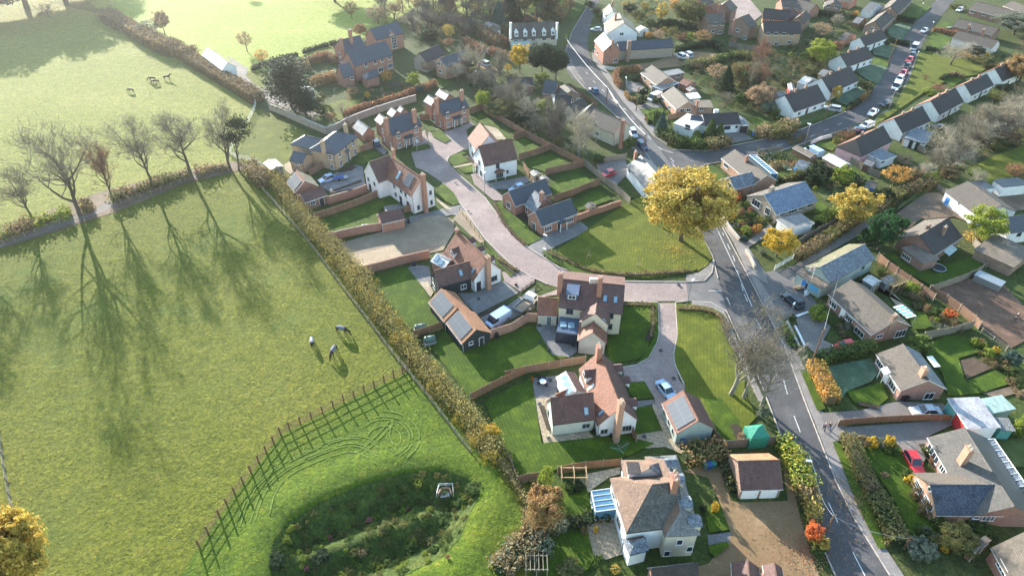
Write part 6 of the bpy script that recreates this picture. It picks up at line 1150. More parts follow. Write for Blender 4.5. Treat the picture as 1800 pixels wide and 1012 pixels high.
TREES=[
 ('bare','a',(345,120),(330,20),60,'twig_dark','small bare tree under the dark top left crowns'),
 ('broad','a',(-60,150),18,300,'dark','great dark tree in the top left corner, leftmost'),
 ('broad','a',(190,60),19,280,'dark','great dark tree in the top left corner, middle'),
 ('broad','a',(470,30),19,270,'dark','great dark tree in the top left corner, by the hedge end'),
 ('broad','a',(640,-60),16,200,'olive','great olive tree above the brown hedge end'),
 ('ragged','a',(1060,250),(1050,140),90,'greygreen','grey green bushy tree growing out of the brown hedge'),
 ('round','a',(1160,240),(1140,75),50,'russet','small russet tree by the brown hedge'),
 ('ragged','a',(1740,365),(1715,215),55,'russet','small sparse russet tree behind the pale barn'),
 ('ragged','b',(940,165),(920,0),60,'copper','thin copper tree alone in the bright field'),
 ('ragged','b',(100,0),(90,-70),50,'copper','small copper tree cut by the top edge of the bright field'),
 ('broad','b',(800,20),14,200,'dark','dark tree at the top edge above the bright field'),
 ('ragged','b',(205,545),(215,405),60,'orange','orange tree beside the dark cedar'),
 ('cedar','b',(440,900),(300,475),190,'dark','spreading dark cedar over the farm drive'),
 ('cedar','b',(560,960),(520,760),110,'dark','lower dark evergreen beneath the cedar'),
 ('ball','b',(690,860),(690,765),38,'olive','clipped round bush by the greenhouse'),
 ('ragged','b',(945,800),(940,725),60,'copper','coppery shrub in the big house garden'),
 ('round','b',(1070,835),(1070,765),28,'yellow','small bright yellow shrub in the big house garden'),
 ('round','b',(1235,700),(1230,585),52,'orange','vivid orange round tree against the big brick house'),
 ('round','b',(1460,740),(1460,600),62,'lime','yellow green tree in the walled garden'),
 ('round','b',(1500,790),(1500,720),45,'blue_green','blue green bush in the walled garden'),
 ('ragged','b',(1560,600),(1555,500),70,'russet','pinkish bare crowned tree beside the stone barn'),
 ('column','b',(1142,885),(1138,760),16,'dark','slim dark cypress in the walled garden'),
 ('cone','b',(1060,890),(1055,800),32,'dark','small dark conifer in the walled garden'),
 ('ball','b',(980,930),(980,870),35,'blue_green','blue green shrub by the russet hedge'),
 ('ball','b',(1200,870),(1200,830),22,'lime','small lime shrub by the russet hedge'),
 ('bare','b',(870,980),(840,850),60,'twig_pale','pale bare sapling on the orchard grass'),
 ('bare','b',(1290,760),(1290,680),50,'twig_dark','thin bare shrub under the big brick house'),
 ('bare','b',(1060,700),(1050,650),60,'twig_dark','low bare shrub at the corner of the big brick house'),
 ('ball','b',(690,950),(670,890),45,'dark','dark clipped yew by the drive wall'),
 ('ragged','b',(770,1000),(760,940),50,'beech','copper shrub against the boundary wall'),
 ('ragged','b',(1750,340),(1740,200),55,'gold','golden tree in front of the dark wood'),
 ('round','b',(1590,380),(1580,240),75,'dark','dark evergreen behind the stone barn'),
 ('round','b',(1010,310),(1010,200),55,'beech','copper tree behind the big brick house'),
 ('ragged','b',(1160,200),(1150,50),110,'russet','feathery russet tree at the edge of the wood'),
 ('bare','b',(1290,160),(1280,20),110,'twig_red','reddish bare tree at the edge of the wood'),
 ('bare','b',(1450,260),(1440,80),130,'twig_dark','dense grey bare tree behind the big brick house'),
 ('bare','b',(1560,160),(1560,-10),110,'twig_dark','tall grey bare tree inside the wood'),
 ('pine','c',(110,110),14,90,'green','tall pine with a bare stem at the top of the wood, leftmost'),
 ('pine','c',(200,60),15,100,'dark','tall pine at the top edge, second from the left'),
 ('pine','c',(400,120),16,110,'dark','tall dark pine in the middle of the wood'),
 ('ragged','c',(480,110),(460,30),70,'gold','yellow leaved tree among the pines'),
 ('bare','c',(250,190),(260,20),110,'twig_red','brownish bare tree among the pines'),
 ('bare','c',(90,250),(90,90),100,'twig_dark','grey bare tree at the left of the wood'),
 ('cone','c',(680,240),(680,10),85,'blue_green','large blue green spruce in front of the pines'),
 ('pine','c',(600,120),16,90,'dark','pine left of the blue green spruce'),
 ('cone','c',(860,200),(865,60),50,'dark','dark spruce behind the long white cottage'),
 ('cone','c',(800,190),(800,80),28,'dark','narrow dark spruce beside it'),
 ('bare','c',(770,130),(760,-20),50,'twig_red','thin reddish bare tree between the spruces'),
 ('pine','c',(920,150),18,60,'dark','tall pine behind the long cottage, left'),
 ('broad','c',(1010,150),18,130,'green','great broad pine behind the long cottage'),
 ('bare','c',(1060,170),(1060,10),90,'twig_dark','bare tree behind the right end of the long cottage'),
 ('ragged','c',(1150,170),(1150,0),80,'dark','dark ragged tree by the road top'),
 ('ragged','c',(1230,200),(1250,10),75,'copper','copper hedge tree beside the road verge'),
 ('ragged','c',(1300,120),(1310,-20),60,'beech','copper tree above the grass verge'),
 ('ball','c',(580,180),(580,130),30,'dark','round dark bush among the pines'),
 ('ball','c',(900,190),(900,140),60,'beech','rusty shrub behind the long cottage'),
 ('cone','c',(60,350),(50,230),80,'dark','dark green conifer above the stone barn'),
 ('ragged','c',(240,330),(235,205),60,'gold','golden brown tree on the wood edge'),
 ('ragged','c',(250,410),(250,340),70,'beech','russet shrubs below the golden brown tree'),
 ('bare','c',(330,250),(330,120),110,'twig_red','tangled reddish bare trees in mid wood'),
 ('bare','c',(430,300),(430,150),110,'twig_dark','grey bare tree over the wooded drive'),
 ('bare','c',(560,240),(560,120),90,'twig_dark','grey bare tree left of the spruce'),
 ('ball','c',(720,400),(720,300),50,'beech','rounded copper beech beside the long white cottage'),
 ('column','c',(1035,380),(1030,145),30,'russet','slender russet larch in front of the long cottage'),
 ('round','c',(865,640),(865,385),95,'yellow','tall bright yellow tree beside the dark evergreens'),
 ('ragged','c',(760,640),(760,560),40,'yellow','low yellow branch clump left of the yellow tree'),
 ('broad','c',(1060,660),(1060,370),130,'dark','massive dark evergreen by the main road, left'),
 ('broad','c',(1180,700),(1160,420),120,'dark','massive dark evergreen by the main road, right'),
 ('column','c',(1265,450),(1270,290),18,'lime','ivy covered pole beside the main road'),
 ('ball','c',(1240,500),(1235,440),40,'olive','bush at the foot of the ivy covered pole'),
 ('round','c',(440,640),(445,470),60,'green','bushy green tree behind the slate roof house'),
 ('bare','c',(320,720),(310,560),110,'twig_pale','pale bare tree in front of the slate roof house'),
 ('bare','c',(620,720),(620,590),120,'twig_dark','large bare tree in the middle gardens'),
 ('bare','c',(540,780),(560,640),120,'twig','bare tree above the willow'),
 ('bare','c',(720,880),(700,740),130,'twig','grey bare tree behind the board fence'),
 ('round','c',(540,960),(540,795),75,'lime','yellow green willow behind the brick pair'),
 ('ball','c',(870,870),(870,740),65,'greygreen','pale round bush in the middle gardens'),
 ('broad','c',(750,1000),(740,870),130,'olive','dark olive thicket tree behind the board fence'),
 ('ball','c',(1080,960),(1070,870),80,'lime','yellow green bush beside the hipped bungalow'),
 ('ball','c',(960,960),(960,900),45,'green','green bush right of the dark thicket'),
 ('ball','c',(1060,700),(1060,640),70,'lime','light green shrubs under the dark evergreens'),
 ('ball','c',(1540,110),(1530,60),50,'olive','roadside bush at the bend above the pub'),
 ('ball','c',(1570,170),(1575,120),45,'green','round bush beside the parked silver car near the pub'),
 ('ball','c',(1480,60),(1480,10),45,'dark','dark hedge bush at the top of the road'),
 ('ragged','c',(1590,100),(1590,80),18,'yellow','small yellow shrub by the white cottage'),
 ('bare','h',(1250,500),(1250,350),170,'twig','dense grey bare thicket beyond the long board fence, upper'),
 ('bare','h',(1400,620),(1400,450),120,'twig_dark','dense grey bare thicket beyond the long board fence, lower'),
 ('broad','h',(900,360),(900,240),150,'olive','olive thicket beside the willow'),
 ('broad','h',(1120,420),(1110,320),100,'dark','dark bush behind the long board fence'),
 ('ball','h',(1450,450),(1450,370),80,'green','green bush below the hipped bungalow'),
 ('bare','h',(1670,760),(1660,270),220,'twig_pale','large pale bare tree in front of the cream cottage','bark_pale'),
 ('bare','i',(180,560),(160,120),170,'twig_pale','second pale bare tree beside the cream cottage','bark_pale'),
 ('ball','i',(310,640),(300,540),70,'green','green shrub under the pale bare trees'),
 ('round','i',(640,520),(640,360),70,'green','evergreen bush beside the parked dark car'),
 ('ball','i',(700,860),(700,820),35,'green','small green shrub by the frosty cottage'),
 ('broad','_',(1196,424),(1192,301),82,'gold','huge golden oak on the corner of the village green'),
  ('bare','_',(1306,700),(1338,590),52,'twig','smaller multi stemmed bare tree on the verge beside the leaning one','bark_pale'),
 ('bare','_',(1284,694),(1330,548),64,'twig','large pale barked bare tree leaning over the main road','bark_pale'),
 ('bare','_',(1338,714),(1392,615),48,'twig_pale','lower bare tree reaching over the road beside the gazebo','bark_pale'),
 ('round','p',(700,850),(705,600),165,'yellow','brilliant yellow tree beside the boarded fence and farm track'),
 ('round','p',(1420,560),(1410,185),215,'gold','broad golden yellow tree on the lawn beside the farm hedge'),
 ('round','q',(250,720),(350,320),185,'cypress','tall dense green conifer beside the earth yard'),
 ('ball','q',(130,640),(200,480),110,'cypress','lower clipped slope of the dense conifer'),
 ('round','q',(1320,620),(1345,290),190,'lime','yellow green tree in front of the white farmhouse'),
 ('ball','q',(210,230),(210,80),80,'dark','dark shrub between golden tree and farm hedge'),
 ('ball','q',(320,220),(320,60),90,'dark','second dark shrub below the orange tree'),
 ('ball','q',(60,120),(60,30),30,'lime','small lime shrub beside the bright blue shed'),
 ('ragged','k',(500,930),(490,740),130,'orange','glowing orange tree above the bright blue shed'),
 ('ragged','k',(600,730),(590,640),90,'russet','russet bush behind the pink walled bungalow'),
 ('bare','k',(1290,960),(1300,760),80,'twig_pale','small bare tree beside the long farmhouse'),
 ('ragged','k',(1680,880),(1690,720),100,'beech','bare red tinged tree on the grass yard'),
 ('broad','e',(1720,260),(1710,110),140,'greygreen','large grey green evergreen at the right edge'),
 ('bare','e',(1245,495),(1260,300),120,'twig_pale','spreading bare tree on the long green'),
 ('ball','e',(1480,440),(1480,385),50,'gold','golden shrub behind the long green'),
 ('ball','e',(1520,500),(1520,430),75,'olive','olive shrub behind the long green'),
 ('ragged','e',(1330,450),(1330,390),45,'orange','small orange tree behind the spreading bare tree'),
 ('round','e',(1410,440),(1410,350),60,'dark','dark bush against the brown roofed bungalow'),
 ('broad','e',(1760,620),(1750,420),130,'copper','copper tree at the right edge above the white row'),
 ('ragged','e',(1590,760),(1610,690),70,'gold','yellow tree between the white row and the belt'),
 ('ball','e',(1640,700),(1640,630),60,'dark','dark shrub at the end of the white row'),
 ('bare','e',(1050,610),(1050,560),26,'twig_red','tiny red twigged shrub on the long green'),
 ('ball','e',(1080,710),(1080,670),50,'lime','lime hedge bush on the long green'),
 ('ragged','e',(1150,680),(1150,640),55,'beech','rust coloured shrub by the hedged lawn'),
 ('round','e',(250,500),(255,300),100,'lime','lime green tree behind the second white bungalow'),
 ('round','e',(160,470),(150,390),60,'green','green bush left of the lime tree'),
 ('ragged','e',(230,440),(230,340),50,'russet','russet shrub within the lime tree'),
 ('ragged','e',(260,290),(270,170),85,'russet','pinkish bare tree behind the small brick house'),
 ('ball','e',(390,370),(390,310),50,'beech','dark copper bush in the back gardens'),
 ('bare','e',(380,210),(380,110),45,'twig_pale','pale bare fruit tree in the upper gardens'),
 ('ragged','e',(527,135),(527,80),32,'orange','orange shrub in the upper gardens'),
 ('ball','e',(50,430),(50,395),35,'lime','lime bush beside the vegetable gardens'),
 ('ball','e',(190,560),(190,490),60,'olive','olive bush beside the second white bungalow'),
 ('column','e',(372,760),(372,640),48,'yellow','upright bright yellow tree by the white bungalow gable'),
 ('ragged','e',(20,990),(10,910),55,'russet','russet shrub by the junction hedge'),
 ('ball','e',(430,270),(430,245),35,'green','round green bush in the back gardens'),
 ('bare','e',(1810,480),(1800,300),70,'twig_red','reddish bare tree at the right edge'),
 ('ball','e',(1290,70),(1290,30),50,'olive','bush at the corner of the top side road'),
 ('column','d',(725,170),(728,10),62,'gold','yellow birch in the long gardens'),
 ('round','d',(830,110),(828,0),45,'orange','bright orange tree beside the yellow birch'),
 ('broad','d',(935,225),(930,-10),130,'olive','big olive green tree in the long gardens'),
 ('ball','d',(600,60),(600,20),40,'gold','golden bush at the top of the long gardens'),
 ('ball','d',(480,90),(480,30),60,'dark','dark clipped bush behind the white cottages'),
 ('ball','d',(540,130),(530,80),60,'olive','olive bush behind the white cottages'),
 ('round','d',(628,318),(626,250),30,'orange','small orange tree by the barn wing'),
 ('ragged','d',(710,320),(700,240),60,'russet','bare brown shrub behind the barn wing'),
 ('ragged','d',(818,285),(818,210),35,'olive','spindly green tree behind the barn wing'),
 ('ball','d',(893,320),(893,260),40,'beech','dark red bush behind the barn wing'),
 ('ball','d',(958,325),(958,250),42,'lime','lime green bush beyond the pub car park'),
 ('ball','d',(1025,240),(1025,200),30,'green','green bush by the brick houses'),
 ('ragged','d',(1060,350),(1060,240),85,'copper','coppery tree beyond the pub car park'),
 ('ball','d',(1050,365),(1050,320),50,'greygreen','grey green bush on the car park fence'),
 ('ball','d',(640,200),(650,150),50,'green','green shrub in the long gardens'),
 ('ball','d',(1290,350),(1290,290),35,'russet','russet shrub against the narrow brick house'),
 ('ragged','d',(1165,660),(1150,500),90,'russet','dusky pink tree beside the dark spruce'),
 ('cone','d',(1230,720),(1232,520),85,'dark','dark green spruce behind the bungalows'),
 ('broad','d',(1400,700),(1400,500),150,'olive','wide olive tree behind the bungalows'),
 ('ragged','d',(1350,600),(1330,500),80,'gold','golden tipped tree above the olive tree'),
 ('bare','d',(1520,580),(1520,450),75,'twig_dark','dark bare tree behind the grey fence'),
 ('broad','d',(1500,850),(1480,670),110,'russet','russet brown thicket left of the first white bungalow'),
 ('bare','d',(1230,850),(1225,720),75,'twig','bare bush above the near black roof'),
 ('round','d',(1340,840),(1335,740),55,'green','green bush above the near black roof'),
 ('round','d',(1560,900),(1550,800),70,'greygreen','grey thicket beside the first white bungalow'),
 ('ball','d',(1430,780),(1430,690),60,'olive','olive bush in the thicket'),
 ('ball','d',(1620,900),(1620,850),60,'lime','light green bush below the first white bungalow'),
 ('ball','d',(1700,680),(1690,620),50,'olive','rounded bush by the red sentry box shed'),
 ('cone','i',(960,340),(955,95),85,'blue_green','blue green conifer on the corner front garden'),
 ('ball','i',(1040,130),(1045,90),25,'lime','small lime bush beside the orange brick bungalow'),
 ('ball','i',(810,200),(810,140),25,'copper','copper ball bush beside the pavement'),
 ('ball','i',(990,330),(980,260),60,'gold','golden shrub under the blue green conifer'),
 ('cone','i',(1480,380),(1495,165),90,'green','green conifer in front of the near black roof, left'),
 ('cone','i',(1570,400),(1570,200),75,'green','green conifer in front of the near black roof, right'),
 ('ball','i',(1340,370),(1330,290),50,'lime','lime foliage beside the green conifers'),
 ('ball','d',(590,760),(590,690),45,'dark','dark bush in the drive of the veranda bungalow'),
 ('ball','d',(575,830),(575,750),42,'dark','dark round bush by the white van'),
 ('ball','d',(682,820),(682,755),28,'green','oval bush beside the white van'),
 ('ball','d',(520,640),(520,590),55,'dark','shaded bushes inside the copper hedge'),
 ('ball','j',(1100,800),(1100,600),135,'dark','large round dark holly between the gardens'),
 ('ball','j',(1330,800),(1330,620),105,'lime','brilliant lime green bush beside the asbestos garage'),
 ('ball','j',(1000,800),(990,760),38,'olive','little olive ball behind the frosted roof'),
 ('ball','j',(1080,870),(1080,820),25,'lime','small lime ball beside the large holly'),
 ('ball','j',(1265,400),(1265,370),18,'yellow','tiny yellow bush in the stone wall garden'),
 ('ragged','j',(1360,340),(1360,290),60,'beech','reddish rockery shrubs beside the stone wall'),
 ('ball','j',(700,200),(700,120),60,'green','green bush by the corner hedge of the white bungalow'),
 ('ball','p',(415,350),(415,290),45,'lime','yellow green ball at the bungalow window'),
 ('column','p',(560,430),(560,305),40,'copper','bronze column bush at the bungalow gable'),
 ('ball','p',(345,440),(345,370),42,'beech','dark pink bush in the front beds'),
 ('ball','p',(440,415),(440,360),30,'pink','smaller pink bush in the front beds'),
 ('ball','p',(450,475),(450,410),42,'green','round green bush in the middle of the front beds'),
 ('ball','p',(288,460),(288,415),32,'yellow','yellow bush left in the front beds'),
 ('ball','p',(345,530),(345,480),32,'lime','lime bush near the cream wall'),
 ('ball','p',(620,505),(620,440),45,'green','deep green bush beside the flat roofed garage'),
 ('ball','p',(395,620),(395,545),58,'lime','large yellow green mound near the cream wall'),
 ('ball','p',(505,605),(505,530),52,'orange','orange mound near the drive'),
 ('ball','p',(520,485),(520,445),30,'lime','small lime bush right in the front beds'),
 ('ball','p',(185,450),(185,405),32,'blue_green','blue grey bush at the end of the cream wall'),
 ('ball','p',(440,545),(440,490),45,'dark','dark low bush between the mounds'),
 ('ball','p',(250,520),(250,470),35,'olive','olive bush by the cream wall'),
 ('ball','p',(370,690),(370,640),38,'blue_green','blue green bush at the drive corner'),
 ('ragged','p',(280,370),(285,330),40,'gold','golden low bush under the oak edge'),
 ('ball','p',(560,820),(555,780),40,'greygreen','pale bush at the foot of the yellow tree'),
 ('ball','r',(565,780),(560,645),100,'lime','big rounded olive green bush before the long bungalow'),
 ('round','r',(300,820),(300,740),45,'green','shaggy green bush beside the forecourt lamp'),
 ('ball','r',(860,900),(860,830),55,'greygreen','shrub under the long bungalow windows'),
 ('ball','r',(1560,480),(1560,400),90,'lime','climbing shrub along the brown board fence'),
 ('ball','s',(990,540),(990,430),70,'red','scarlet bush against the brown board fence'),
 ('ball','s',(720,350),(720,315),20,'pink','little pink bush near the timber pergola'),
 ('ball','s',(850,500),(850,430),50,'green','green bush beside the scarlet one'),
 ('ball','s',(770,450),(770,390),45,'beech','bronze bush left of the scarlet one'),
 ('ball','s',(860,570),(860,520),35,'lime','lime ground bush on the round lawn edge'),
 ('ball','t',(990,170),(990,40),90,'hedge','great rounded green bush behind the speckled roof bungalow'),
 ('ball','t',(1420,115),(1420,60),33,'lime','clipped lime ball in the row by the paling fence, first'),
 ('ball','t',(1472,100),(1472,65),25,'copper','clipped bronze ball in the row by the paling fence'),
 ('ball','t',(1490,130),(1490,90),22,'lime','clipped small lime ball in the row by the paling fence'),
 ('ball','t',(1520,195),(1520,135),40,'lime','larger clipped lime ball in the row by the paling fence'),
 ('ball','t',(1575,170),(1575,120),28,'yellow','clipped yellow ball in the row by the paling fence'),
 ('ball','t',(1685,260),(1685,160),58,'blue_green','big blue green ball by the paling fence'),
 ('ball','t',(1715,345),(1715,285),38,'green','green ball below the big blue green one'),
 ('ball','t',(1755,800),(1755,655),60,'lime','bright green dome beside the lichened shed'),
 ('ball','t',(1770,480),(1770,455),50,'russet','russet heap behind the flat roofed shed'),
 ('ball','u',(490,200),(485,120),62,'hedge_brown','olive drum bush beside the long hedge top'),
 ('ball','u',(585,205),(585,125),45,'yellow','yellow green ball bush, left of the pair'),
 ('ball','u',(712,210),(712,115),48,'yellow','yellow green ball bush, right of the pair'),
 ('ball','u',(650,200),(650,140),40,'greygreen','grey bush between the yellow balls'),
 ('ball','u',(735,240),(735,190),60,'green','broad leaved green bush in front of the yellow balls'),
 ('ball','u',(875,450),(875,385),48,'green','green bush at the gable of the T shaped bungalow'),
 ('ball','u',(888,500),(888,430),48,'yellow','yellow bush at the gable of the T shaped bungalow'),
 ('ball','u',(930,610),(928,520),45,'hedge_brown','olive ball at the gable, upper'),
 ('ball','u',(990,735),(985,635),50,'hedge_brown','olive ball at the gable, lower'),
 ('ball','u',(1090,830),(1090,750),52,'green','dark green bush at the corner of the T shaped bungalow'),
 ('ball','u',(690,440),(690,410),30,'russet','small bare rose heap on the front lawn'),
 ('ball','u',(1020,260),(1010,210),38,'green','leafy bush in the window bed, upper'),
 ('ball','u',(1070,330),(1060,280),38,'beech','reddish bush in the window bed, lower'),
 ('broad','u',(1240,1000),(1235,880),120,'olive','large olive bush near the bottom right'),
 ('ball','u',(1430,870),(1430,810),110,'green','low dark green mound below the T shaped bungalow'),
 ('ball','u',(960,1040),(960,960),110,'greygreen','grey green sprawling bush at the foot of the pole'),
 ('ball','u',(1160,1030),(1160,990),30,'yellow','yellow tuft near the bottom right'),
 ('column','E',(600,250),(640,80),75,'lime','feathery lime green conifer beside the timber arbour'),
 ('round','E',(575,560),(580,285),165,'copper','rounded copper tree beside the basin fence'),
 ('ball','E',(720,560),(720,490),55,'greygreen','grey green shrub beside the copper tree'),
 ('ball','E',(640,560),(630,520),60,'dark','dark fern like shrub under the copper tree'),
 ('ball','E',(880,590),(880,530),28,'hedge_brown','brown ball on the terrace edge'),
 ('ball','E',(972,590),(972,530),20,'yellow','yellow topiary on the terrace'),
 ('ball','E',(1060,500),(1060,450),25,'green','green bush in the terrace corner'),
 ('ball','E',(990,840),(990,750),46,'green','round green bush at the bottom of the terrace'),
 ('ball','E',(830,510),(810,470),60,'greygreen','silvery shrubs along the lower garden path'),
 ('ball','E',(780,890),(790,840),110,'olive','olive shrubs at the bottom edge'),
 ('ball','E',(1120,870),(1120,840),40,'gold','golden low shrub beside the terrace step'),
 ('ball','F',(235,340),(230,265),32,'yellow','glowing yellow bush in the gravel corner'),
 ('ball','F',(150,330),(150,290),30,'dark','dark bush behind the yellow bush'),
 ('round','F',(955,570),(950,440),65,'red','flame red tree beside the main road'),
 ('ball','F',(1010,600),(1010,520),75,'gold','orange gold bush right of the flame red tree'),
 ('ball','F',(1000,640),(1000,590),60,'green','green skirt of leaves below the flame red tree'),
 ('round','D',(1650,1000),(1660,900),70,'yellow','bright yellow bush at the lower end of the hedgerow'),
 ('ball','v',(790,420),(790,330),40,'russet','bare brown shrub beside the gazebo'),
 ('ball','v',(1000,200),(980,60),60,'greygreen','ivy grey undergrowth beneath the leaning tree'),
 ('ball','x',(90,400),(85,345),16,'red','red leaved shrub on the patio'),
 ('ball','x',(140,350),(140,310),22,'green','potted green shrub on the patio'),
 ('ball','x',(745,945),(745,910),18,'dark','dark clipped ball at the cottage door, left'),
 ('ball','x',(862,950),(862,905),20,'dark','dark clipped ball at the cottage door, right'),
 ('ball','x',(690,900),(690,850),22,'dark','dark shrub in the cottage corner'),
 ('broad','C',(-40,1230),(40,590),300,'gold','golden oak in the bottom left corner'),
 ('broad','C',(230,1130),(230,650),170,'gold','outer crown of the golden oak in the bottom left corner'),
]
BK={'shrub':('ball',)}
for r in TREES:
    kd,t,b,tp,hw,mt,lb=r[:7]; bk=r[7] if len(r)>7 else 'bark'
    nm={'bare':'bare_tree','cone':'conifer','cedar':'cedar_tree','pine':'pine_tree','ball':'shrub'}.get(kd,'tree'); plant(nm,'shrub' if kd=='ball' else 'tree',t,b,tp,hw,kd,mt,lb,bk,lean=(R(-5),R(11)) if 'leaning over' in lb else (0,0))
BT=[(k_,x,y,tx,ty,hw,m_) for k_,x,y,tx,ty,hw,m_ in [('bare',900,760,880,560,110,'twig'),('bare',1010,800,980,570,130,'twig_pale'),('bare',1120,760,1090,520,130,'twig'),('bare',1190,690,1170,470,120,'twig_pale'),('bare',1270,600,1250,300,150,'twig'),
 ('bare',1360,540,1350,260,140,'twig_pale'),('bare',1450,480,1440,120,160,'twig'),('bare',1540,500,1530,220,120,'twig_dark'),('bare',1600,420,1600,130,130,'twig_pale'),('bare',1700,430,1690,150,140,'twig_pale'),('bare',1780,380,1790,60,140,'twig_pale'),
 ('bare',1090,560,1080,340,110,'twig'),('bare',1180,420,1170,230,110,'twig'),('bare',1330,400,1330,170,120,'twig_dark'),('bare',1700,250,1700,60,120,'twig_pale'),('bare',780,860,760,690,80,'twig_pale')]]
W_=['nearest the orange tree','second from the orange tree','over the dark track','beside the pale yard edge','rising tall in mid belt','with upright limbs in mid belt','tallest, near the middle','dark and narrow','above the grass yard','pale, above the grass yard','at the right edge','behind the white extension','behind the second white bungalow','dark twigged, behind the fourth house','at the upper right','low, beside the garden sheds']
for (kd,x,y,tx,ty,hw,mt),wd in zip(BT,W_): plant('bare_tree','tree','k',(x,y),(tx,ty),hw*1.1,kd,mt,'bare tree of the dense belt, '+wd,group='bare trees of the belt behind the white row')
for x,y,ty,hw,mt,wd in ((870,880,800,60,'lime','ivy green undergrowth at the left end of the belt'),(700,900,760,90,'hedge_brown','brown undergrowth under the orange tree'),(1250,640,560,90,'olive','olive undergrowth in mid belt'),(1480,560,440,110,'olive','olive undergrowth above the yard'),(1640,520,400,110,'hedge_brown','brown undergrowth at the right of the belt'),(1050,850,740,90,'hedge_brown','brown undergrowth at the edge of the farm track')):
    plant('shrub','shrub','k',(x,y),(x,ty),hw,'ball',mt,wd)
for x,y,r_,m_ in ((490,540,28,'pink'),(740,430,42,'pink'),(990,360,22,'pink'),(340,750,34,'pink'),(1250,725,22,'pink'),(850,500,50,'olive'),(1220,430,60,'green'),(1140,560,45,'olive'),(1020,600,40,'green'),(1160,640,40,'green'),(700,640,40,'hedge_brown'),(860,700,34,'green'),(780,720,28,'green'),(440,690,60,'dark'),(160,740,60,'dark'),(1340,330,60,'green'),(1420,280,60,'green')):
    q=G('A',x,y); lb=('red twigged bush in the basin, ' if m_=='pink' else 'rough green tussock in the basin, ')+{490:'left of the middle',740:'in the centre',990:'near the brick headwall',340:'lower left',1250:'on the right bank',850:'centre ridge',1220:'below the brick headwall',1140:'right of centre',1020:'at the ridge end',1160:'on the right floor',700:'on the muddy strip',860:'on the bright floor',780:'left on the bright floor',440:'at the left end of the ridge',160:'on the lower left rim',1340:'right of the headwall',1420:'on the right rim'}[x]
    plant('shrub','shrub','A',(x,y),(.7 if m_=='pink' else .8),r_*(.6 if m_=='pink' else 1),'ball',m_,lb,z0=None)
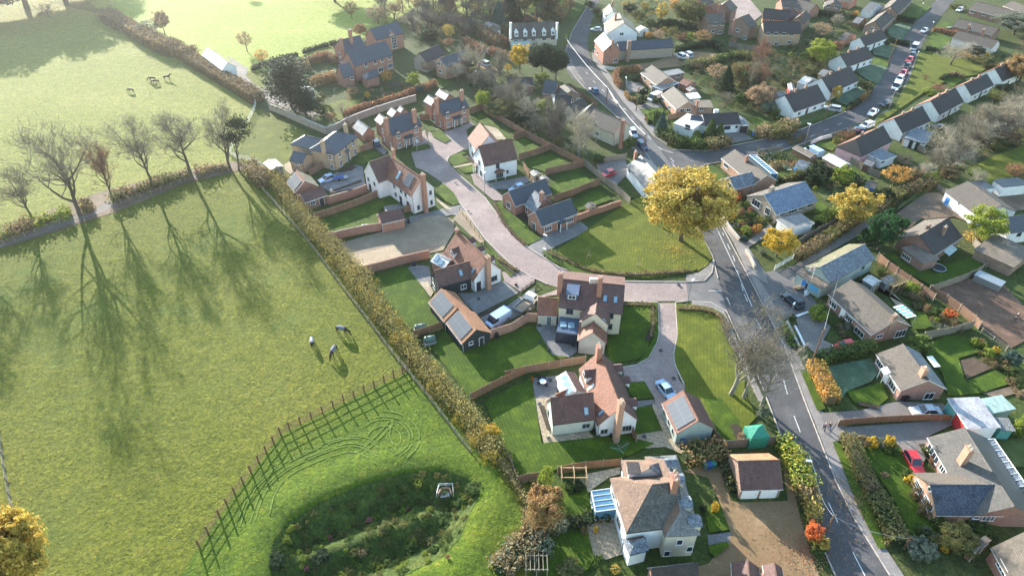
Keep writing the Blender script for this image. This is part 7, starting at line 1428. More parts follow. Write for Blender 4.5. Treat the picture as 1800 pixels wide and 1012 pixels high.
HD=[('long ragged hedgerow of yellow and brown between the paddock and the new houses','_',[(478,312),(505,352),(538,396),(566,426),(602,462),(640,514),(665,550),(700,592),(732,634),(772,684),(802,716),(828,742),(852,778),(872,806)],2.0,2.0,'hedgerow','gold',.5,52,.16,.75),
 ('thin lower hedgerow between the basin bank and the garden fence','_',[(880,815),(905,850),(925,880),(930,930),(915,970),(890,1010)],1.0,1.0,'hedgerow','hedge_brown',.3,30,.2,.4),
 ('brown field hedge between the paddock and the bright field','_',[(186,30),(212,46),(250,66),(272,80),(300,92),(340,104)],5,3.0,'hedge_brown',None,.4,14,.4,.2),
 ('clipped brown hedge beside the farm drive','_',[(326,102),(350,118),(378,134),(405,150),(430,164),(455,180)],4,2.6,'hedge_brown',None,.2,18,.32,.06),
 ('ragged lane hedge under the bare tree row, left stretch','f',[(0,920),(120,870),(240,820),(350,780),(480,750)],2.2,1.8,'hedge_brown','lime',.35,22,.3,.4),
 ('short dark block of hedge under the largest bare tree','f',[(545,720),(620,700)],3.2,2.2,'hedge_brown','gold',.3,22,.3,.2),
 ('ragged lane hedge under the bare tree row, right stretch','f',[(740,660),(860,620),(1000,575),(1130,530),(1250,495)],2.2,1.8,'olive','hedge_brown',.35,22,.3,.4),
 ('scrubby hedge between the lane row and the shed','f',[(1290,485),(1400,455),(1500,440)],1.6,1.5,'hedge_brown',None,.4,16,.3,.5),
 ('dark scrub at the corner of the lane and hedgerow','f',[(1640,450),(1700,500),(1760,560)],2.4,2.2,'hedge_brown','olive',.35,20,.3,.4),
 ('copper beech hedge along the walled boundary','b',[(880,990),(1000,935),(1200,880),(1400,810),(1640,720)],1.2,1.9,'beech',None,.2,22,.3,.1),
 ('copper hedge block beside the round pond','b',[(580,540),(650,510),(740,490),(800,530)],1.6,2.2,'beech','hedge_brown',.2,20,.3,.1),
 ('long rust coloured hedge below the pond garden','b',[(610,720),(700,695),(800,660)],2.4,2.4,'copper',None,.2,20,.3,.06),
 ('clipped brown hedge near the cedar','b',[(445,560),(530,545),(580,600)],1.6,2,'hedge_brown',None,.2,20,.3,.1),
 ('low dark hedge at the far field edge','b',[(110,590),(180,560),(280,520),(370,495),(490,465)],1.2,1.0,'dark',None,.2,20,.28,.2),
 ('low dark hedge at the far field edge, right piece','b',[(535,445),(640,410),(745,385)],1.2,1.0,'dark',None,.2,20,.28,.2),
 ('far field hedge beside the big house','b',[(755,380),(810,362)],1.2,1.0,'dark',None,.2,20,.28,.2),
 ('copper hedge lining the wooded drive','c',[(390,400),(470,440),(550,490)],1.8,2.2,'beech',None,.25,18,.32,.2),
 ('copper hedge above the middle gardens','c',[(605,480),(680,510),(740,530)],1.8,2.4,'beech',None,.25,18,.32,.2),
 ('copper hedge behind the stone barn','c',[(500,280),(560,330),(640,380),(700,420)],3,2.6,'beech','hedge_brown',.35,14,.34,.3),
 ('copper hedge of the veranda bungalow garden','d',[(560,575),(480,572),(400,580),(365,610),(370,660),(410,710)],1.2,2.0,'beech','copper',.15,24,.26,.05),
 ('low copper hedge by the pavement','d',[(445,745),(470,790),(480,800),(530,800)],.9,1.0,'copper',None,.12,30,.2,.05),
 ('clipped lime hedge in the corner front garden','i',[(850,240),(860,150),(940,140)],1.4,1.6,'hedge',None,.12,26,.24,.05),
 ('dark hedge along the side road corner','i',[(960,340),(1040,400),(1120,450),(1240,480),(1400,490),(1560,480),(1680,440)],2.4,2.2,'green','hedge_brown',.3,18,.3,.2),
 ('russet and gold hedge along the side road','j',[(510,320),(600,350),(700,340),(800,300),(850,250)],3.4,2.6,'russet','olive',.3,16,.32,.2),
 ('dark clipped hedge behind the pub car park','d',[(850,420),(960,395),(1080,370),(1150,370),(1210,420),(1250,450)],1.6,2.0,'dark',None,.15,20,.3,.1),
 ('ragged hedge below the pub car park','d',[(930,540),(1040,530),(1180,500),(1250,470),(1350,460),(1450,480)],2.0,1.8,'olive','green',.3,18,.3,.3),
 ('hedge across the back gardens under the brick houses','d',[(700,200),(800,205),(900,230),(1000,250)],2,2,'dark',None,.25,16,.32,.2),
 ('dark hedge at the top of the left row gardens','e',[(820,150),(900,165),(960,180)],1.4,1.8,'dark',None,.15,18,.3,.06),
 ('hedge between frosty lawns, upper','e',[(770,310),(830,330),(930,350)],1.2,1.4,'dark',None,.15,18,.3,.1),
 ('hedge between frosty lawns, middle','e',[(670,350),(740,330),(770,345)],1.2,1.4,'dark',None,.15,18,.3,.1),
 ('brown hedge curving round the corner lawn','e',[(640,690),(600,740),(540,790),(470,830)],1.0,1.5,'copper','dark',.12,22,.26,.05),
 ('leafy low hedge beside the fourth lawn','e',[(560,640),(600,660),(650,680)],1.2,1.4,'olive',None,.2,20,.28,.2),
 ('hedge across the upper gardens','e',[(60,110),(200,105),(320,120),(420,150)],1.6,1.6,'dark','olive',.2,16,.32,.1),
 ('dark hedge along the small front gardens','e',[(1060,380),(1110,395),(1170,405)],1.0,1.3,'dark',None,.15,20,.28,.1),
 ('square dark hedge round the small lawn on the green','e',[(1170,610),(1220,590),(1270,578),(1340,600)],1.0,1.3,'dark','hedge_brown',.15,20,.28,.1),
 ('red brown hedge beside the upper bungalow','e',[(1110,240),(1180,250),(1260,270),(1310,260)],1.0,1.5,'beech',None,.15,20,.28,.1),
 ('farm hedge along the reddish track','p',[(890,880),(1050,790),(1230,670),(1420,540),(1600,430),(1800,315)],2.2,1.8,'hedge_brown','olive',.18,22,.26,.1),
 ('farm hedge continuing beside the earth yard','q',[(210,330),(330,250),(460,170),(600,110),(760,60),(860,20)],2.2,1.8,'olive','hedge_brown',.2,22,.26,.15),
 ('lime hedge beside the flat roofed garage','p',[(1095,555),(1180,505),(1290,455)],2.0,1.8,'lime',None,.2,22,.26,.15),
 ('red leaved hedge by the pavement corner','p',[(265,310),(330,285),(355,262)],1.2,1.5,'red','beech',.15,24,.24,.1),
 ('clipped dark hedge behind the frosted roof','j',[(730,800),(840,770),(960,730)],1.2,1.4,'olive',None,.15,22,.26,.05),
 ('vegetable bed rows of leafy green','j',[(560,530),(660,560),(780,570),(840,600)],5,.5,'green','greygreen',.25,14,.26,.4),
 ('brown bramble rows beside the vegetable bed','j',[(640,640),(760,640),(880,610)],3,.8,'beech','hedge_brown',.25,16,.26,.4),
 ('gorse bushes along the garden fence','j',[(1440,760),(1500,820),(1560,880)],2,1.4,'dark','hedge_brown',.3,18,.28,.3),
 ('orange copper hedge beside the lower road','t',[(205,275),(250,370),(300,470),(340,560)],2.4,1.9,'orange','gold',.12,34,.2,.04),
 ('clipped green hedge above the frosty lawn','t',[(250,240),(400,205),(540,175),(660,150)],2.0,1.8,'hedge','green',.12,30,.2,.04),
 ('long clipped hedge beside the lower road, upper part','u',[(385,145),(430,260),(480,370),(540,500),(590,590)],2.0,1.8,'hedge_brown','olive',.1,32,.2,.05),
 ('long ragged hedge beside the lower road, lower part','u',[(600,600),(660,720),(740,860),(800,1000)],2.6,1.7,'olive','hedge_brown',.14,28,.22,.15),
 ('yellow and green hedge beside the gravel yard and road','v',[(1190,430),(1240,530),(1290,640),(1340,730),(1390,830),(1440,940)],2.4,2.0,'lime','yellow',.25,28,.22,.25),
 ('lower brown stretch of the roadside hedge','F',[(880,140),(920,230),(960,320),(990,430)],1.8,1.7,'hedge_brown','gold',.25,28,.22,.3),
 ('shaded hedge behind the two drums and bins','v',[(230,600),(360,590),(480,570),(620,540)],3.0,1.8,'olive','copper',.25,22,.24,.2),
 ('dark climber hedge beside the white door garage','v',[(640,620),(660,720),(700,820),(740,940)],1.6,1.2,'dark','olive',.2,26,.22,.2),
 ('greyish hedge sweeping past the copper tree','E',[(240,900),(340,790),(430,720),(500,640),(560,560)],2.8,2.0,'greygreen','hedge_brown',.25,24,.24,.25),
 ('dark garden hedge above the terrace','E',[(740,560),(860,520),(960,480),(1080,460)],1.2,1.4,'dark','olive',.2,24,.22,.2),
 ('dark clump of shrubs by the small timber pergola','E',[(520,560),(560,680),(560,800)],2.2,1.8,'dark','greygreen',.3,22,.24,.3),
 ('low front hedge around the village green','o',[(345,20),(450,70),(560,120),(700,185),(900,230),(1200,245),(1500,230),(1760,210)],.7,.5,'hedge_brown','olive',.15,34,.16,.3),
 ('low hedge along the front lawn of the slate bungalow','m',[(840,340),(930,520),(1040,650),(1150,740)],.5,.45,'hedge_brown',None,.12,36,.15,.3),
 ('low brown hedge round the lawn by the drive','o',[(1110,545),(1250,545),(1390,550),(1395,700),(1370,860)],.7,.5,'hedge_brown','olive',.15,34,.16,.3),
 ('low hedge at the top of the broad striped lawn','y',[(390,355),(600,365),(760,400),(850,480),(900,560)],.8,.6,'hedge_brown','olive',.15,34,.16,.3),
 ('small border hedge beside the dark boarded house','m',[(870,880),(980,950),(1080,1005)],.5,.5,'hedge_brown',None,.12,34,.15,.3),
 ('rough scrub by the roadside below the long bungalow','y',[(1430,540),(1500,680),(1560,760)],1.4,.9,'green','lime',.25,24,.22,.3),
 ('yellowing scrub between the yard and farmhouse','q',[(1180,560),(1260,640),(1300,660)],1.4,1.2,'gold','hedge_brown',.25,20,.24,.3)]
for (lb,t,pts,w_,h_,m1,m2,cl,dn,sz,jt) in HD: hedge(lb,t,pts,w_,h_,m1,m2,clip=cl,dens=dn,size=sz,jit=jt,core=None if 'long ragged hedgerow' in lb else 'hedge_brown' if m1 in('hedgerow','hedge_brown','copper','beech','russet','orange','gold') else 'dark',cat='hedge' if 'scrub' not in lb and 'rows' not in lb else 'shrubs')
def fence(label, t, pts, h=1.8, kind='board', mat='fence_board', post='wood_grey', step=2.4, cat='fence', name='fence', rails=3):
    P=[G(t,*p) for p in pts]; O=P[0]; E=empty(name,(O.x,O.y,0),0,label,cat); Q=[]
    for a,b in zip(P,P[1:]):
        n=max(1,round((b-a).length/step)); Q+=[a.lerp(b,i/n) for i in range(n)]
    Q.append(P[-1]); Q=[q-O for q in Q]; zt=[(tz(q.x+O.x,q.y+O.y) if 'basin' in label else 0) for q in Q]; m=MB()
    for i,(a,b) in enumerate(zip(Q,Q[1:])):
        d=(b-a).normalized(); nv=Vector((-d.y,d.x,0)); dz=Vector((0,0,zt[i]))
        if kind=='board': m.obox(a-nv*.025+dz+UP*.05,b-a,nv*.05,UP*(h-.1))
        elif kind=='wall': m.obox(a-nv*.14+dz,b-a,nv*.28,UP*(h-.1))
        elif kind=='rail':
            for k in range(rails): m.obox(a-nv*.03+dz+UP*(h*(k+.75)/(rails+.0)-.1),b-a+UP*(zt[i+1]-zt[i]),nv*.05,UP*.08)
        elif kind=='picket':
            for k in range(2): m.obox(a-nv*.02+UP*(h*(.3+.5*k)),b-a,nv*.04,UP*.08)
            c=int((b-a).length/.22)
            for k in range(c): m.obox(a.lerp(b,(k+.2)/c)+nv*.03,d*.11,nv*.03,UP*h)
    m.build({'board':'panel','wall':'brickwork','rail':'rails','picket':'paling'}[kind],mat,E)
    if kind=='wall':
        m=MB()
        for a,b in zip(Q,Q[1:]):
            d=(b-a).normalized(); nv=Vector((-d.y,d.x,0)); m.obox(a-nv*.18+UP*(h-.1),b-a,nv*.36,UP*.1)
        m.build('coping',post,E)
        if h>1.3:
            for q in Q[::4][:100]: m=MB(); m.box((q.x,q.y,h/2+.05),(.42,.42,h+.14)); m.build('pier',mat,E)
    else:
        for q,zz in list(zip(Q,zt))[:100]: m=MB(); m.box((q.x,q.y,zz+h/2+(.2 if 'basin' in label else .05)),((.12,.12,h+.1) if 'basin' not in label else (.17,.17,h+.4))); m.build('post',post,E)
    return E
for a in [
 ('long board fence behind the gardens of the estate, from the brick pair to the oak','h',[(590,345),(700,300),(880,405),(1130,560),(1380,690),(1600,800),(1720,860)],1.9),
 ('board fence continuing past the dark yard with the red car','i',[(150,660),(260,750),(370,850),(470,925),(560,1000),(640,1075)],1.8,'board','fence_grey'),
 ('board fence across the garden behind the white cottage','h',[(1030,590),(1130,560)],1.8),
 ('board fence between the second and third cottage gardens','h',[(1080,795),(1230,750),(1390,692)],1.8),
 ('board fence beyond the two small sheds','h',[(1340,945),(1530,900),(1725,860)],1.8),
 ('short board fence beside the two small sheds','h',[(1120,870),(1180,960),(1300,1060)],1.8),
 ('red brown board fence behind the slate bungalow, upper','m',[(1420,310),(1600,250),(1800,170),(1880,140)],1.8),
 ('board fence between the brick pairs','h',[(100,400),(200,400)],1.8),
 ('board fence beside the boarded garden of the pink house','l',[(420,490),(600,435),(830,355),(1050,255)],1.9),
 ('short board gate fence joining the small garage to the pink house','l',[(1300,415),(1390,400)],1.8),
 ('board fence round the buff house garden triangle','g',[(955,240),(1080,330),(1212,420),(1215,455),(1085,500)],1.9),
 ('short board fence left of the blue hatchback','g',[(590,730),(660,690),(720,650)],1.8),
 ('dark board fence between the lawn and the oil tanks','D',[(1060,228),(1180,190),(1290,150)],1.6,'board','brown_board'),
 ('board fence across the foot of the striped lawn','D',[(1490,705),(1640,625),(1800,545),(1900,500)],1.8,'board','brown_board'),
 ('orange board fence above the patio of the lower tiled house','x',[(-180,370),(0,320),(250,275),(480,235),(610,215)],1.8),
 ('short orange board fence at the hedgerow end','E',[(382,215),(460,195),(545,185)],1.8),
 ('thin board fence beside the hedgerow end','E',[(310,0),(345,90),(382,200)],1.2,'board','fence_grey'),
 ('dark fence between lawn and timber arbour','w',[(0,350),(270,300),(620,270)],1.7,'board','brown_board'),
 ('dark board fence behind the green gazebo','v',[(610,500),(800,480),(980,462),(1165,450)],1.9,'board','fence_grey'),
 ('angled board fence beside the solar garage','v',[(500,360),(550,420),(605,490)],1.8),
 ('board fence by the sandstone paving','x',[(1055,850),(1080,930),(1110,1000)],1.6),
 ('dark board fence beside the farm hedge and yellow tree','p',[(870,770),(960,710),(1100,630),(1240,560),(1370,490)],1.9,'board','fence_grey'),
 ('dark boarded fence behind the pink walled bungalow','j',[(1420,600),(1520,650),(1620,710),(1710,750)],1.7,'board','fence_grey'),
 ('low timber fence beside the rambling shelter','j',[(515,510),(640,490),(735,478)],1.2,'board','fence_grey'),
 ('long brown board fence between the hall garden and the dark lawn','r',[(1200,165),(1300,250),(1400,320),(1530,410),(1650,500),(1790,600)],1.9),
 ('brown board fence between the leaf covered plot and the garden','s',[(780,270),(960,370),(1100,470),(1250,590),(1310,650)],1.9),
 ('weathered brown wall fence of the dark lawn','s',[(800,265),(960,210),(1130,150),(1290,80),(1345,40)],1.8,'board','fence_grey'),
 ('grey board fence above the frosty back lawn','s',[(720,760),(850,730),(1000,705),(1120,670),(1240,640)],1.8,'board','fence_grey'),
 ('red brown fence between the two drives','t',[(390,725),(500,712),(660,700),(870,688),(1060,682),(1255,690)],1.5,'board','brown_board'),
 ('boarded fence of the dark lawn garden, right','q',[(1250,660),(1330,740),(1430,830),(1390,900)],1.7,'board','fence_grey'),
 ('grey board fence below the pub car park garden','d',[(1260,370),(1350,390),(1450,405),(1545,410)],1.8,'board','fence_grey'),
 ('low board fence in front of the orange brick bungalow','d',[(780,950),(900,925),(1000,905)],1.6),
 ('brown fence beside the main road','d',[(0,690),(90,760),(150,800),(220,850)],1.5,'board','brown_board'),
 ('board fence by the frosty white cottage yard','i',[(290,640),(420,625),(600,600)],1.6,'board','fence_grey'),
 ('boarded fence of the white extension garden','k',[(590,520),(700,570),(820,620)],1.6,'board','fence_grey'),
 ('farm yard fence beside the long white farmhouse','q',[(800,30),(880,80),(960,130)],1.4,'board','fence_grey'),
 ('timber fence round the lower left corner of the bright grass','C',[(0,180),(20,330),(60,560),(95,700)],1.2,'rail','wood_grey','wood_grey'),
 ('long post and rail fence between paddock and hedgerow','_',[(436,292),(458,330),(480,355),(520,400),(560,450),(598,502),(640,556),(680,610),(715,652),(745,690),(775,728),(800,762),(828,798)],1.25,'rail','wood_grey','wood_grey'),
 ('dark post and rail fence curving around the basin bank','z',[(1530,40),(1475,70),(1405,105),(1330,145),(1250,185),(1172,225),(1092,262),(1010,300),(928,345),(843,388),(755,432),(668,474),(582,518),(510,556),(456,626),(398,702),(340,780),(278,860),(216,944),(150,1030),(90,1120),(30,1210),(-60,1340),(-130,1450)],1.35,'rail','wood_brown','wood_brown',2.0),
 ('pale post and rail fence between pony paddock and small mown paddock','f',[(1690,-10),(1680,50),(1640,130),(1590,210),(1545,285),(1505,335),(1560,370),(1640,385),(1700,405),(1745,440)],1.3,'rail','wood_white','wood_white'),
 ('green grey rail fence along the lane hedge','f',[(-40,965),(100,915),(240,865),(400,800),(520,760)],1.2,'rail','wood_grey','wood_grey'),
 ('rail fence along the right of the lane','f',[(740,690),(860,650),(1000,610),(1130,560),(1260,515),(1380,475),(1500,445)],1.2,'rail','wood_grey','wood_grey'),
 ('new post and rail fence along the bare building plot','m',[(495,400),(560,490),(640,600),(735,735)],1.1,'rail','wood_pale','wood_pale'),
 ('black estate railing by the village green','o',[(400,80),(450,110),(495,140)],1.0,'rail','dark_paint','dark_paint',1.2),
 ('low knee rail on the strip between grey court and apron','n',[(1640,660),(1720,600),(1800,545)],.8,'rail','dark_paint','dark_paint',1.2),
 ('rail fence of the leaf covered plot','s',[(1340,690),(1460,780),(1600,880),(1800,1010)],1.2,'rail','wood_grey','wood_grey'),
 ('white paling fence beside the pub','d',[(275,545),(360,560),(460,548)],1.1,'picket','white_paint','white_paint'),
 ('white farm gate across the hedge gap by the hall','p',[(680,985),(770,930),(860,875)],1.2,'picket','wood_white','wood_white'),
 ('pale front wall of the white row garden','j',[(1040,412),(1140,370),(1240,345)],.9,'wall','render_white','concrete'),
 ('long red brick garden wall below the bare plot fence','l',[(570,690),(740,650),(920,612),(1090,590)],1.9,'wall','brick_red','tile_plum'),
 ('red brick wall with piers beside the gravel drive','l',[(550,330),(650,300),(780,265),(920,215)],1.9,'wall','brick_red','tile_plum'),
 ('red brick wall behind the dark boarded house','n',[(60,475),(180,440),(300,410),(480,362),(660,320),(760,300)],1.9,'wall','brick_red','tile_red'),
 ('curved brick wall with a tiled coping beside the centre house','o',[(-280,900),(-190,860),(0,800),(100,735),(160,700),(245,705)],1.9,'wall','brick_orange','tile_plum'),
 ('low brick wall from the slate bungalow to the green','m',[(1640,500),(1720,470),(1800,440),(1900,410),(2080,350)],1.5,'wall','brick_red','brick_red'),
 ('grey brick boundary wall of the small mown paddock','g',[(200,80),(330,130),(480,200),(620,260),(755,318),(860,280),(960,222),(1100,165),(1250,110),(1420,55),(1640,-10)],2.0,'wall','brick_stone','concrete'),
 ('cream stone wall of the front beds by the road','p',[(112,400),(170,490),(240,590),(330,700)],.9,'wall','brick_stone','concrete'),
 ('short cream wall at the drive of the frosted roof bungalow','p',[(392,805),(440,880),(485,975)],.9,'wall','brick_stone','concrete'),
 ('low pinkish wall before the long bungalow drive','y',[(1470,500),(1530,620),(1590,750)],.8,'wall','brick_plum','concrete'),
 ('white edged low wall across the drive','r',[(340,770),(410,745),(480,720)],.4,'wall','render_white','white_paint'),
 ('long white edged kerb wall beside the drive','y',[(1555,530),(1600,620),(1650,725)],.35,'wall','render_white','white_paint'),
 ('low stone wall under the pub and cottage','d',[(330,745),(380,830)],.5,'wall','brick_stone','concrete')]:
    fence(*a[:3],*a[3:], cat='wall' if len(a)>4 and a[4]=='wall' else 'gate' if 'gate across' in a[0] else 'fence', name='garden_wall' if len(a)>4 and a[4]=='wall' else 'farm_gate' if 'gate across' in a[0] else 'fence')
def loft(m, secs, mi=0):
    """secs: rings of points of equal count, joined nose to tail"""
    n=len(secs[0]); b=len(m.v)
    for s in secs: m.v+=[tuple(p) for p in s]
    for i in range(len(secs)-1):
        for j in range(n): m.f.append((b+i*n+j,b+i*n+(j+1)%n,b+(i+1)*n+(j+1)%n,b+(i+1)*n+j)); m.m.append(mi)
    m.f.append(tuple(b+j for j in range(n))); m.f.append(tuple(b+(len(secs)-1)*n+j for j in range(n))[::-1]); m.m+=[mi,mi]
def ring(x,w,z0,z1,r=.12): return [(x,-w,z0),(x,-w*1.0,z1-r),(x,-w+r,z1),(x,w-r,z1),(x,w,z1-r),(x,w,z0)]
CARS={'hatch':(4.0,.86,.82,1.46,[-.62,-1.35,-1.95],1.25),'saloon':(4.6,.88,.84,1.42,[-.95,-1.0,-1.6],1.35),'estate':(4.6,.88,.84,1.5,[-.7,-1.9,-2.2],1.35),'van':(4.9,.95,1.05,1.95,[0,-2.3,-2.42],1.5),'suv':(4.6,.93,.95,1.72,[-.6,-1.95,-2.2],1.35)}
CP={}
def make_car(kind):
    L,w,zb,zt,_,wb=CARS[kind]; h=L/2; E=empty('parked_car' if kind!='van' else 'parked_van',(0,0,0))
    m=MB()
    loft(m,[ring(h,w*.75,.34,zb*.70),ring(h-.18,w*.93,.24,zb*.82),ring(h-.9,w,.22,zb*.95),ring(h-1.3,w,.22,zb),ring(-h+.5,w,.22,zb*1.02),ring(-h+.12,w*.95,.26,zb*.98),ring(-h,w*.85,.36,zb*.86)])
    body=m.build('body','car_silver',E,smooth=False)
    if kind=='van': g=[(h-.55,.80,zb*.92),(h-1.25,.88,zt-.06),(-h+.12,.90,zt-.02),(-h+.03,.93,zb)]
    elif kind=='hatch': g=[(h-1.15,.74,zb*.98),(h-1.85,.62,zt-.04),(-h+.65,.64,zt-.05),(-h+.15,.72,zb)]
    elif kind=='saloon': g=[(h-1.35,.76,zb*.98),(h-2.05,.62,zt-.04),(-h+1.35,.62,zt-.05),(-h+.75,.74,zb)]
    else: g=[(h-1.25,.78,zb*.98),(h-1.95,.66,zt-.04),(-h+.45,.68,zt-.05),(-h+.1,.76,zb)]
    m=MB(); (xa,wa,za),(xb,wbb,zc),(xc,wc,zd),(xd,wd,ze_)=g
    v=[(xa,-wa*1.06,za),(xa,wa*1.06,za),(xb,-wbb,zc),(xb,wbb,zc),(xc,-wc,zd),(xc,wc,zd),(xd,-wd*1.06,ze_),(xd,wd*1.06,ze_)]
    m.add(v,[(0,1,3,2),(2,3,5,4),(4,5,7,6),(0,2,4,6),(1,7,5,3)]); fix_out(m,Vector((0,0,zb)))
    if kind=='van':
        m.build('windscreen','glass',E); m=MB(); x0=xb-.55
        m.add([(x0,-wbb-.03,zc+.03),(x0,wbb+.03,zc+.03),(xc-.02,wc+.03,zd+.03),(xc-.02,-wc-.03,zd+.03),(x0-.0,-wa*1.07-.03,za-.1),(x0,wa*1.07+.03,za-.1),(xd-.03,wd*1.06+.03,ze_-.1),(xd-.03,-wd*1.06-.03,ze_-.1)],[(0,1,2,3),(0,3,7,4),(1,5,6,2),(3,2,6,7),(0,4,5,1)]); fix_out(m,Vector((-.5,0,1.3))); m.build('cargo_body','car_silver',E)
        m=MB(); m.add([(xb-.02,-wbb-.01,zc+.02),(xb-.02,wbb+.01,zc+.02),(x0,wbb+.01,zc+.03),(x0,-wbb-.01,zc+.03)],[(0,1,2,3)]); m.build('cab_roof','car_silver',E)
    else:
        m.build('windows','glass',E); m=MB(); m.obox((xc-.02,-wc-.01,zd-.01),(xb-xc+.04,0,zc-zd),(0,2*wc+.02,0),(0,0,.05)); 
        for s in (-1,1):
            for a,b in (((xa,s*wa*1.07,za),(xb,s*wbb,zc)),((xc,s*wc,zd),(xd,s*wd*1.07,ze_)),((0,s*(wa+wbb)/2*1.07,zb*.98),(-.05,s*wbb*1.01,zc))): m.tube([a,b],.045,4)
        m.build('roof','car_silver',E)
    for sx in (-1,1):
        for sy in (-1,1):
            m=MB(); c=Vector((sx*wb,sy*(w-.1),.32)); m.tube([c-Vector((0,.1,0)),c+Vector((0,.11,0))],.32,14); o=m.build('wheel','tyre',E)
            m=MB(); m.tube([c-Vector((0,.115,0)),c+Vector((0,.125,0))],.19,10); m.build('rim','alloy',o)
        for sy in (-1,1):
            m=MB(); m.box((sx*(h-.1),sy*w*.68,zb*.68),(.16,.32,.14)); m.build('headlight' if sx>0 else 'tail_light','headlight' if sx>0 else 'rear_lamp',E)
    for sy in (-1,1): m=MB(); m.box((h-1.45,sy*(w+.08),zb+.05),(.14,.18,.12)); m.build('mirror','car_silver',E)
    return E
def car(kind,t,f,r,colr,label,z=.06,group=None):
    a,b=G(t,*f,z=.7),G(t,*r,z=.7); c=(a+b)/2; d=a-b; E=CP.get(kind)
    if E is None: E=CP[kind]=make_car(kind); E.location=(0,-500,0)
    E=clone(E); E.location=(c.x,c.y,z); E.rotation_euler=(0,0,math.atan2(d.y,d.x)); tag(E,label,'van' if kind=='van' else 'car',group)
    for ch in E.children:
        if ch.name.split('.')[0] in('body','roof','mirror','cargo_body','cab_roof'): ch.material_slots[0].link='OBJECT'; ch.material_slots[0].material=M('car_'+colr)
    return E
for a in [('saloon','t',(950,605),(1175,605),'silver','silver saloon parked on the concrete drive beside the teal garage door'),
 ('hatch','u',(960,370),(900,265),'red','bright red hatchback on the drive in front of the T shaped bungalow'),
 ('hatch','t',(390,130),(510,105),'red','red hatchback beside the green clipped hedge'),
 ('saloon','x',(1465,540),(1370,420),'lightblue','pale blue saloon beside the solar garage'),
 ('van','n',(1350,955),(1520,850),'lightblue','pale blue panel van on the shaded drive behind the brick wall'),
 ('hatch','g',(690,775),(820,730),'lightblue','pale blue hatchback in front of the buff brick house'),
 ('hatch','g',(1230,370),(1255,420),'navy','dark car squeezed between the buff house and brick pair'),
 ('hatch','m',(1000,190),(1125,150),'lightblue','pale blue car behind the slate roofed bungalow'),
 ('hatch','i',(355,770),(470,725),'red','red hatchback in the dark fenced yard'),
 ('estate','i',(690,345),(665,295),'silver','white estate car beside the tall red chimney'),
 ('estate','i',(800,480),(745,425),'navy','dark car parked in the layby under the pole'),
 ('hatch','d',(175,690),(225,735),'blue','blue car driving on the main road past the bungalows'),
 ('hatch','d',(175,230),(255,235),'silver','silver car in the garden beside the white cottage'),
 ('suv','d',(860,430),(905,455),'white','white off road car in the pub car park, left'),
 ('suv','d',(925,420),(960,445),'silver','silver off road car in the pub car park, right'),
 ('van','d',(615,800),(735,745),'white','white van on the drive of the orange brick bungalow'),
 ('suv','c',(525,545),(580,570),'silver','pale car parked among the trees by the gravel'),
 ('suv','r',(240,520),(400,650),'black','black people carrier on the hall forecourt'),
 ('van','j',(1010,460),(1120,520),'lightblue','pale blue van beside the rusty roofed shelter'),
 ('estate','j',(1190,45),(1325,70),'silver','silver estate beside the first white bungalow'),
 ('saloon','j',(1620,125),(1695,65),'white','white saloon on the side road bend'),
 ('estate','j',(1540,240),(1645,210),'white','white estate with a dark roof beside the pink walled bungalow'),
 ('estate','j',(1450,270),(1540,280),'navy','navy car beside the pink walled bungalow'),
 ('saloon','e',(1035,240),(1070,220),'silver','silver car driving down the far street'),
 ('van','e',(950,390),(1000,330),'silver','silver van at the head of the parked row'),
 ('hatch','e',(945,435),(975,400),'navy','navy car second in the parked row'),
 ('hatch','e',(920,470),(960,430),'red','bright red car in the parked row'),
 ('hatch','e',(905,515),(940,480),'black','dark car between two red ones in the parked row'),
 ('hatch','e',(875,565),(910,535),'red','dark red car fifth in the parked row'),
 ('estate','e',(850,610),(880,580),'white','white car sixth in the parked row'),
 ('van','e',(815,680),(865,620),'white','big white van at the lower end of the parked row'),
 ('hatch','e',(720,790),(800,770),'black','black car nosing out beside the lamp post'),
 ('hatch','e',(1300,80),(1335,65),'white','white car at the upper bungalows'),
 ('saloon','e',(1235,210),(1300,225),'black','black car beside the middle brown bungalow'),
 ('saloon','k',(910,350),(1000,365),'black','black car behind the second house of the white row')]:
    car(*a)
for k in list(CP.values()):
    for c in list(k.children):
        for g in list(c.children): bpy.data.objects.remove(g)
        bpy.data.objects.remove(c)
    bpy.data.objects.remove(k)
a,b=G('n',1690,655,z=1),G('n',1580,790,z=1); a,b=G('o',215,455,z=1.),G('o',60,590,z=.9); d=(a-b); E=empty('tipper_truck',((a+b).x/2,(a+b).y/2,.05),math.atan2(d.y,d.x),'white tipper truck with brown soil in its open bed on the paved drive','truck')
m=MB(); loft(m,[ring(2.7,.85,.5,1.25),ring(2.5,.95,.45,1.6),ring(2.0,.95,.45,2.15),ring(.9,.95,.45,2.2)]); m.build('cab','car_white',E)
m=MB(); m.add([(2.62,-.8,1.35),(2.62,.8,1.35),(2.12,.78,2.05),(2.12,-.78,2.05)],[(0,1,2,3)]); m.obox((1.2,-.98,1.4),(.8,0,0),(0,1.96,0),(0,0,.55)); m.build('windows','glass',E)
m=MB()
for o_,u_,v_ in (((-2.7,-1,.8),(3.4,0,0),(0,.08,0)),((-2.7,.92,.8),(3.4,0,0),(0,.08,0)),((-2.7,-1,.8),(.08,0,0),(0,2,0)),((.62,-1,.8),(.08,0,0),(0,2,0))): m.obox(o_,u_,v_,(0,0,.45))
m.obox((-2.7,-1,.72),(3.4,0,0),(0,2,0),(0,0,.1)); m.build('tipper_bed','metal_grey',E)
